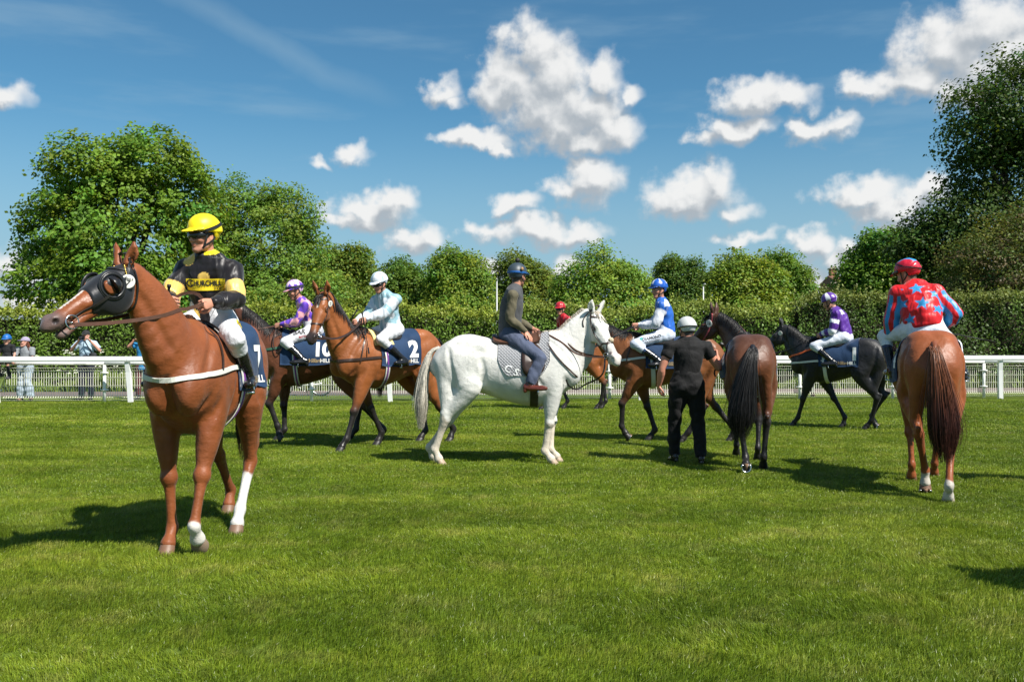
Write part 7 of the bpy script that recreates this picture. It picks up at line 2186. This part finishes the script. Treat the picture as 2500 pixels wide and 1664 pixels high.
# ---- 9: chestnut seen from behind on the right
def cast_red_stars():
    S = 1.0; loc, hd = (4.28, 9.5), 70
    sp = dict(CHESTNUT, c0=(.235, .066, .020), h=.012, width=1.10, legs=dict(FL=(.34, 0, 20, .13), FR=(.72, 0, 36, -.12), HL=(-.58, .045, 5, .06), HR=(-1.02, 0, 30, -.10)), shoe=('HL', 'FL'),
              poll=(1.06, .12, 1.84), hdir=(.62, .1, -.78), socks=dict(HR=(1.90, (.50, .46, .40)), HL=(2.15, (.46, .42, .36))), hoofcol=dict(HR=(.45, .38, .30)),
              mane=dict(c=(.10, .035, .014), n=140, side=-1, len=.13),
              tail=dict(pts=[(-.79, 0, 1.47), (-.90, 0, 1.42), (-.965, -.02, 1.22), (-.985, -.05, .95), (-.99, -.07, .66), (-.99, -.08, .36)], c=(.17, .055, .020), tip=(.055, .018, .014), tip_at=(.25, .7), n=900, spread=.125, w=1.1, dock=(.17, .05, .018)))
    H = build_horse('horse', 'red chestnut racehorse seen from behind at the right, long auburn tail', loc, hd, S, sp)
    build_bridle(H, MATS['dark_brown_leather']); number_cloth(H, '4', hill=False, x0=-.32, x1=.26, reach=2.0); race_tack(H, girth=('white_webbing',), breast=('dark_brown_leather', 1.22))
    hands = [(.20, .26, 1.56), (.02, -.20, 1.72)]
    build_reins(H, [(.40, .06, 1.66), (.40, -.06, 1.66)], MATS['dark_brown_leather'])
    J = rider_joints(S, hip=(-.06, .03, 1.62), lean=14, bend=10, side=8, head_dir=(.42, .86, -.26), knee=(.22, .40, 1.56), kneeR=(.34, -.29, 1.44), foot=(.06, .345, 1.12), footR=(.06, -.335, 1.10), hands=hands, torso=.475, elb_out=.8, shw=.185)
    J['elL'] = J['shL'] + np.array([.0, .055, -.275]); J['wrL'] = J['elL'] + np.array([.09, .02, -.225]); J['handL'] = nv(np.array([.5, -.1, -.8]))
    J['elR'] = J['shR'] + np.array([-.06, -.165, -.215]); J['wrR'] = J['elR'] + np.array([.13, .13, -.165]); J['handR'] = nv(np.array([.7, .5, -.3]))
    red, sky_ = np.array([.56, .009, .013]), np.array([.030, .25, .53])
    def silk(v, B, g):
        arm, s = is_arm(v, g); hgt, arc, f, l = body_uv(v, g); C = np.repeat(red[None], len(v), 0)
        for (z, y, R, ro) in ((.40, .0, .080, .1), (.21, -.02, .080, .3), (.27, .165, .074, .0), (.44, .175, .06, .5), (.32, -.165, .074, .2), (.14, -.155, .06, .4), (.08, .12, .062, .1)):
            C[(arm == 0) & (f < .03) & star(l - y, hgt - z, R, ro)] = sky_
            C[(arm == 0) & (f >= .03) & star(l - y * .8, hgt - z + .03, R, ro)] = sky_
        for a, sg in (('L', 1), ('R', -1)):
            ax = nv(g['el' + a] - g['sh' + a]); d0 = v - g['sh' + a]
            back = nv(np.array([-1, sg * .9, 0])); sidev = np.cross(ax, back); off = d0 @ sidev
            m = (arm == sg) & (np.abs(off) < .024) & (s > .1); C[m] = sky_
            m = (arm == sg) & (np.abs(off) > .060) & (s > .1); C[m] = sky_
        C[(arm != 0) & (s > 1.88)] = sky_
        return C
    def cap(v, a, l, u):
        C = np.repeat(np.array([[.48, .010, .030]]), len(v), 0); C[(np.abs(l - .02) < .030) & (u > .1)] = sky_; return C
    B = build_person('jockey in red silks with blue stars, seen from behind at the right', 'jockey', (*loc, 0), radians(hd), J,
                     dict(h=.0085, hh=.006, fat=1.28, top=[dict(col=silk, grow=.032, fold=.005, hem=.0)], legs=dict(col=(.66, .68, .73), fold=.005), boots=dict(col=boot_cuff((.016, .026, .07))),
                          helmet=dict(col=cap, band=(.014, .012, .014), band_at=(.075, .5), band_w=.012, goggles='brow', wrinkle=1.4), hair_c=(.09, .045, .02)), group='jockeys on horseback')
    v, f = text_tris('R.W.PRINCE', .036, .0008, maxedge=.03); decal('waistband_lettering', v, f, J['pelvis'] + np.array([0, -.045, .085]), (0, -1, 0), (0, 0, 1), B.legbvh, MATS['black_print'], B.legs, off=.005, reach=.3)
    for s in (1, -1): build_stirrup(H, (.07, s * .345, 1.09), (.06, s * .26, 1.36), side=s)
    a = J['wrR'] + J['handR'] * .08
    whip('black whip pointing out to the right behind the star-spangled jockey', tuple(a + (.05, .12, .06)), tuple(a + (-.10, -.56, -.10)), radians(hd), (*loc, 0))
cast_red_stars()

# ---- the handler on foot
def cast_handler():
    loc = (2.13, 11.2, 0); rz = radians(90)          # local +x looks away from the camera, +y to its left
    # local: x away, y left (screen left)
    J = dict(pelvis=(0, 0, .97), waist=(.005, 0, 1.12), chest=(.0, -.01, 1.34), neck=(.02, -.01, 1.50), tf=(.98, -.18, 0), hf=(.93, .33, -.16), hu=(0, 0, 1), head=(.055, .0, 1.635),
             shL=(-.005, .215, 1.435), shR=(.02, -.225, 1.43), elL=(-.03, .31, 1.17), wrL=(.06, .335, .955), elR=(.03, -.385, 1.17), wrR=(.18, -.405, 1.30),
             handL=(.25, -.12, -.96), palmL=(.1, -.95, .1), handR=(.55, -.05, .80), palmR=(.2, .9, -.1), curlL=34, curlR=70, thumbL=.4,
             hipL=(0, .10, .95), hipR=(0, -.10, .95), knL=(.07, .145, .52), knR=(.02, -.135, .51), anL=(.12, .135, .10), anR=(-.27 + .2, -.155, .10), toeL=(.30, .16, .03), toeR=(.12, -.20, .03))
    J = {k: (np.array(v, float) if isinstance(v, tuple) else v) for k, v in J.items()}
    J['hu'] = np.array([0, 0, 1.0])
    B = build_person('handler in black clothes and pale helmet, back to the camera, leading the dark brown horse', 'groom', loc, rz, J,
                     dict(h=.009, hh=.0055, build=1.12, arm=1.12, skin=(.52, .22, .145), top=[dict(col=(.011, .0107, .011), grow=.012, sleeve=.23, fold=.006, mat='matt_cloth', name='t_shirt', hem=-.01)],
                          legs=dict(col=(.0090, .0088, .0092), to=.96, grow=.014, flare=1.3, mat='matt_cloth', name='trousers', fold=.008), boots=dict(col=(.022, .019, .018), top=.80),
                          helmet=dict(col=(.52, .53, .52), peak=False, wrinkle=0, mat='helmet_shell', band=(.02, .02, .02), band_at=(.026, 0), band_w=.012), hair_c=(.05, .03, .02)))
    # little cross mark on the helmet
    m = MB(); c = Vector(B.J['head'] - B.hl * .105 + B.hu * .05 - B.hf * .075); q = B.helmetbvh.find_nearest(c); n_ = q[1]; up = Vector((0, 0, 1)); rt = up.cross(n_).normalized(); up = n_.cross(rt); c = q[0] + n_ * .002
    m.quad_strip([[c - rt * .016 - up * .0018, c - rt * .016 + up * .0018, c - rt * .016 + up * .0018 + n_ * .001, c - rt * .016 - up * .0018 + n_ * .001], [c + rt * .016 - up * .0018, c + rt * .016 + up * .0018, c + rt * .016 + up * .0018 + n_ * .001, c + rt * .016 - up * .0018 + n_ * .001]])
    m.quad_strip([[c - up * .014 - rt * .0018, c - up * .014 + rt * .0018, c - up * .014 + rt * .0018 + n_ * .0012, c - up * .014 - rt * .0018 + n_ * .0012], [c + up * .014 - rt * .0018, c + up * .014 + rt * .0018, c + up * .014 + rt * .0018 + n_ * .0012, c + up * .014 - rt * .0018 + n_ * .0012]])
    m.build('cross_mark', MATS['black_print'], B.helmet, smooth=False)
    # lead rein from the bit to his hand, in world space then into the horse's frame
    hw = Matrix.Translation(loc) @ Matrix.Rotation(rz, 4, 'Z') @ Vector(J['wrR'] + J['handR'] * .07)
    bw = Vector((0, 0, 0)); Mh = Matrix.Translation((*loc7, 0)) @ Matrix.Rotation(radians(hd7), 4, 'Z') @ Matrix.Scale(S7, 4)
    hl = Mh.inverted() @ hw
    a = Vector(H7.HP(.51, -.10, .06)); b2 = Vector(H7.HP(.51, -.10, -.06))
    free_rein('lead_rein', [a, a.lerp(hl, .5) + Vector((0, 0, -.07)), hl], .02, .006, MATS['black_leather'], H7.bridle, (1, 0, 0))
    free_rein('lead_rein', [b2, b2.lerp(hl, .5) + Vector((0, 0, -.10)), hl], .02, .006, MATS['black_leather'], H7.bridle, (1, 0, 0))
    free_rein('lead_rein', [hl, hl + Vector((.02, -.02, -.12)), hl + Vector((.0, .03, -.24)), hl + Vector((-.03, .02, -.30))], .02, .006, MATS['black_leather'], H7.bridle, (1, 0, 0))
cast_handler()

# ---- people behind the rails
def stand(h=1.72, **kw):
    k = h / 1.72
    J = dict(pelvis=(0, 0, .95), waist=(.0, 0, 1.10), chest=(.0, 0, 1.31), neck=(.0, 0, 1.47), tf=(1, 0, 0), hf=(1, 0, 0), hu=(0, 0, 1), head=(.03, 0, 1.60),
             shL=(0, .19, 1.41), shR=(0, -.19, 1.41), elL=(-.02, .25, 1.13), wrL=(.08, .25, .90), elR=(-.02, -.25, 1.13), wrR=(.08, -.25, .90),
             handL=(.2, 0, -1), palmL=(0, -1, 0), handR=(.2, 0, -1), palmR=(0, 1, 0), curlL=30, curlR=30,
             hipL=(0, .095, .92), hipR=(0, -.095, .92), knL=(.03, .11, .50), knR=(.03, -.11, .50), anL=(0, .12, .09), anR=(0, -.12, .09), toeL=(.17, .15, .03), toeR=(.17, -.15, .03))
    J.update(kw)
    out = {}
    for q, v in J.items():
        if isinstance(v, (tuple, list)):
            v = np.array(v, float)
            if q not in ('tf', 'hf', 'hu', 'handL', 'handR', 'palmL', 'palmR'): v = v * k
        out[q] = v
    return out

def cast_spectators():
    rz = radians(-90)        # they face the camera: local +x is toward it, +y is screen right
    # man photographing
    loc = ((211 - 1250) / 2250 * 23.5, 23.5, 0)
    J = stand(1.76, hf=(.97, -.05, .02), elL=(.06, .36, 1.22), wrL=(.235, .165, 1.50), elR=(.06, -.36, 1.22), wrR=(.235, -.055, 1.50), handL=(.3, -.75, .45), handR=(.3, .75, .45), palmL=(.5, -.2, -.5), palmR=(.5, .2, -.5), curlL=45, curlR=45)
    def polo(v, B, g):
        hgt, arc, f, l = body_uv(v, g); C = np.repeat(np.array([[.42, .55, .66]]), len(v), 0)
        C[(hgt < .20 + .05 * np.abs(np.sin(l * 18)))] = (.16, .22, .28); C[hgt < .07] = (.62, .68, .72); return C
    build_person('grey-haired spectator in a light blue polo shirt taking a photograph behind the rails', 'spectator', loc, rz, J,
                 dict(h=.014, hh=.009, fat=1.22, top=[dict(col=polo, grow=.022, sleeve=.36, mat='matt_cloth', name='polo_shirt', hem=-.06)], legs=dict(col=(.016, .018, .032), to=.97, flare=1.5, grow=.02, mat='matt_cloth', name='trousers'),
                      boots=dict(col=(.02, .02, .02), top=.9), cap=dict(col=(.022, .022, .022)), hair_c=(.45, .43, .40), skin=(.50, .25, .18)), group='spectators behind the rails')
    cm = thing('camera', 'compact black camera held up by the spectator in light blue', 'camera', (loc[0] + .055, loc[1] - .36, 1.575))
    m = MB(); m.box((0, 0, 0), (.13, .05, .085)); m.box((0, 0, .05), (.05, .05, .025)); m.build('camera_body', MATS['goggle_black'], cm, smooth=False)
    m = MB(); m.tube([(0, -.02, 0), (0, -.085, 0), (0, -.09, 0)], [.034, .036, .030], 14); ln = m.build('lens', MATS['goggle_black'], cm); m = MB(); m.tube([(0, -.0905, 0), (0, -.0915, 0)], .026, 12); m.build('glass', MATS['goggle_lens'], ln)
    bag = thing('shoulder_bag', 'dark shoulder bag at the side of the photographing spectator', 'bag', (loc[0] + .21, loc[1] - .10, 1.12))
    F = Field((-.15, -.12, -.16), (.15, .12, .16), .01); F.chain([(0, 0, -.07), (0, 0, .06)], [(.10, .055), (.09, .05)], (1, 0, 0), k=.02, cap=.5); v, q = F.mesh(1); add('pouch', np_mesh('pouch', v, q), mat('bag_cloth', (.02, .022, .026), .8), bag)
    m = MB(); m.ribbon(resample([(.0, -.06, .08), (-.06, -.12, .22), (-.15, -.10, .36), (-.20, .0, .40)], .05), [Vector((0, -1, .2))] * 30, .03, .004); m.build('bag_strap', mat('bag_cloth'), bag, smooth=False)
    # woman in a lavender cap, holding the boy on the rail
    loc = ((62 - 1250) / 2250 * 23.15, 23.15, 0)
    J = stand(1.58, hf=(.75, -.72, .12), tf=(.9, -.44, 0), elL=(.10, .24, 1.14), wrL=(.30, .10, 1.06), elR=(.14, -.26, 1.16), wrR=(.34, -.30, 1.10), handL=(.5, -.8, .0), handR=(.6, -.5, 0), knL=(.06, .10, .50), anL=(.06, .17, .09), toeL=(.14, .24, .03))
    build_person('long-haired woman in a lavender cap and grey top, standing beside the boy', 'spectator', loc, rz, J,
                 dict(h=.014, hh=.009, build=.9, top=[dict(col=(.22, .235, .25), grow=.016, sleeve=.34, mat='matt_cloth', name='t_shirt', hem=-.08)], legs=dict(col=(.30, .36, .42), to=.95, flare=2.1, grow=.028, mat='matt_cloth', name='trousers', fold=.010),
                      boots=dict(col=(.30, .16, .12), top=.92), cap=dict(col=(.30, .26, .36)), hair_c=(.13, .045, .025), skin=(.52, .26, .19)), group='spectators behind the rails')
    p = COL.objects[-1]; root = [o for o in COL.objects if o.get('label', '').startswith('long-haired woman')][0]
    S = []; 
    for i in range(70):
        a = RNG.uniform(1.6, 4.6); b = np.array(J['head']); f = np.array(nv((.75, -.72, 0))); l = np.array([-f[1], f[0], 0]); s0 = b + f * cos(a) * .075 + l * sin(a) * .08 + np.array([0, 0, RNG.uniform(-.03, .03)])
        S.append([s0 + np.array([cos(a) * .02 * q, sin(a) * .02 * q, -.055 * q + .004 * q * q * 0]) + RNG.normal(0, .004, 3) for q in range(6)])
    V, F, c = hair_mesh(S, np.full(70, .014), np.tile([.13, .045, .025], (70, 1)) * RNG.uniform(.6, 1.4, 70)[:, None]); add('hair', np_mesh('hair', V, F, c), MATS['hair'], root)
    # boy sitting on the rail
    x = (31 - 1250) / 2250 * 22.7; loc = (x, rear_y(x) + .02, 0)
    J = dict(pelvis=(-.02, 0, 1.075), waist=(-.02, 0, 1.17), chest=(-.01, 0, 1.31), neck=(.0, 0, 1.41), tf=(1, 0, 0), hf=(.99, .08, -.05), hu=(0, 0, 1), head=(.025, 0, 1.525), shL=(0, .135, 1.37), shR=(0, -.135, 1.37),
             elL=(.02, .19, 1.19), wrL=(.08, .19, 1.03), elR=(.02, -.19, 1.19), wrR=(.08, -.19, 1.03), handL=(.4, 0, -.9), palmL=(-.9, 0, -.3), handR=(.4, 0, -.9), palmR=(-.9, 0, -.3), curlL=40, curlR=40,
             hipL=(.0, .075, 1.06), hipR=(0, -.075, 1.06), knL=(.20, .11, .98), knR=(.20, -.09, .98), anL=(.16, .13, .66), anR=(.17, -.10, .70), toeL=(.30, .16, .60), toeR=(.28, -.19, .62))
    J = {k: (np.array(v, float) if isinstance(v, tuple) else v) for k, v in J.items()}
    build_person('small boy in a blue riding helmet and black shirt sitting on the rail', 'child', loc, rz, J,
                 dict(h=.012, hh=.0085, build=.72, hs=.9, hsz=.75, top=[dict(col=(.016, .016, .018), grow=.014, sleeve=.36, mat='matt_cloth', name='t_shirt', hem=-.02)], legs=dict(col=(.02, .02, .022), to=.05, mat='matt_cloth', name='shorts'),
                      boots=dict(col=lambda v, kn, an: np.where((segpar(v, kn, an)[1] < .93)[:, None], np.array([.018, .018, .022]), np.array([.05, .05, .055])), top=.25, mat='matt_cloth'), helmet=dict(col=(.012, .11, .36), mat='helmet_shell', wrinkle=0), skin=(.55, .29, .21)), group='spectators behind the rails')
    # someone shading their eyes, just left of the chestnut's neck
    loc = ((349 - 1250) / 2250 * 23.6, 23.6, 0)
    J = stand(1.70, elR=(.10, -.34, 1.36), wrR=(.13, -.16, 1.54), handR=(.1, .9, .2), palmR=(.6, 0, -.6), curlR=20)
    build_person('spectator in a blue top with one arm raised, half hidden behind the chestnut\'s neck', 'spectator', loc, rz, J,
                 dict(h=.015, hh=.010, top=[dict(col=(.03, .22, .46), grow=.018, sleeve=.2, mat='matt_cloth', name='t_shirt', hem=-.16)], legs=dict(col=(.10, .03, .035), to=.95, flare=1.4, mat='matt_cloth', name='trousers'), boots=dict(col=(.05, .05, .05), top=.9)), group='spectators behind the rails')
    # legs glimpsed under the black horse
    loc = ((1972 - 1250) / 2250 * 25.0, 25.0, 0)
    J = stand(1.45, hf=(.8, .6, -.1), knR=(.0, -.09, .50), anR=(-.06, -.10, .09), anL=(.10, .12, .09), toeL=(.25, .14, .03))
    build_person('spectator in patterned grey trousers, only the legs showing under the black horse', 'spectator', loc, rz, J,
                 dict(h=.015, hh=.010, top=[dict(col=(.20, .20, .18), grow=.018, mat='matt_cloth', name='jacket')], legs=dict(col=lambda v, B, g: np.where((vnoise(v, 22, 2) > .1)[:, None], np.array([.20, .21, .18]), np.array([.045, .05, .045])), to=.93, flare=1.5, mat='matt_cloth', name='trousers'), boots=dict(col=(.07, .035, .03), top=.85)), group='spectators behind the rails')
cast_spectators()

# ---- outside the frame on the right: a bay and a groom whose shadows reach into the picture
def cast_beyond_edge():
    sp = dict(BAY, h=.02, legs=dict(FL=(.60, 0, 36, .13), FR=(.20, 0, 32, -.13), HL=(-.58, 0, 36, .13), HR=(-.90, 0, 26, -.13)), poll=(1.12, 0, 1.93), hdir=(.66, .05, -.75), tail=dict(pts=tailp(0, 0, .9), c=(.010, .009, .009), n=160))
    H = build_horse('horse', 'bay horse beyond the right edge whose shadow falls beside the red chestnut', (7.25, 9.15), 176, 1.0, sp)
    build_bridle(H, MATS['black_leather'])
    build_person('groom beyond the right edge whose shadow lies in the lower right corner', 'groom', (3.95, 5.05, 0), radians(120), stand(1.78),
                 dict(h=.015, hh=.009, top=[dict(col=(.05, .07, .12), grow=.018, mat='matt_cloth', name='jacket', hem=-.06)], legs=dict(col=(.03, .03, .035), to=.95, flare=1.3, grow=.014, mat='matt_cloth', name='trousers'), boots=dict(col=(.03, .02, .018), top=.85)))
cast_beyond_edge()
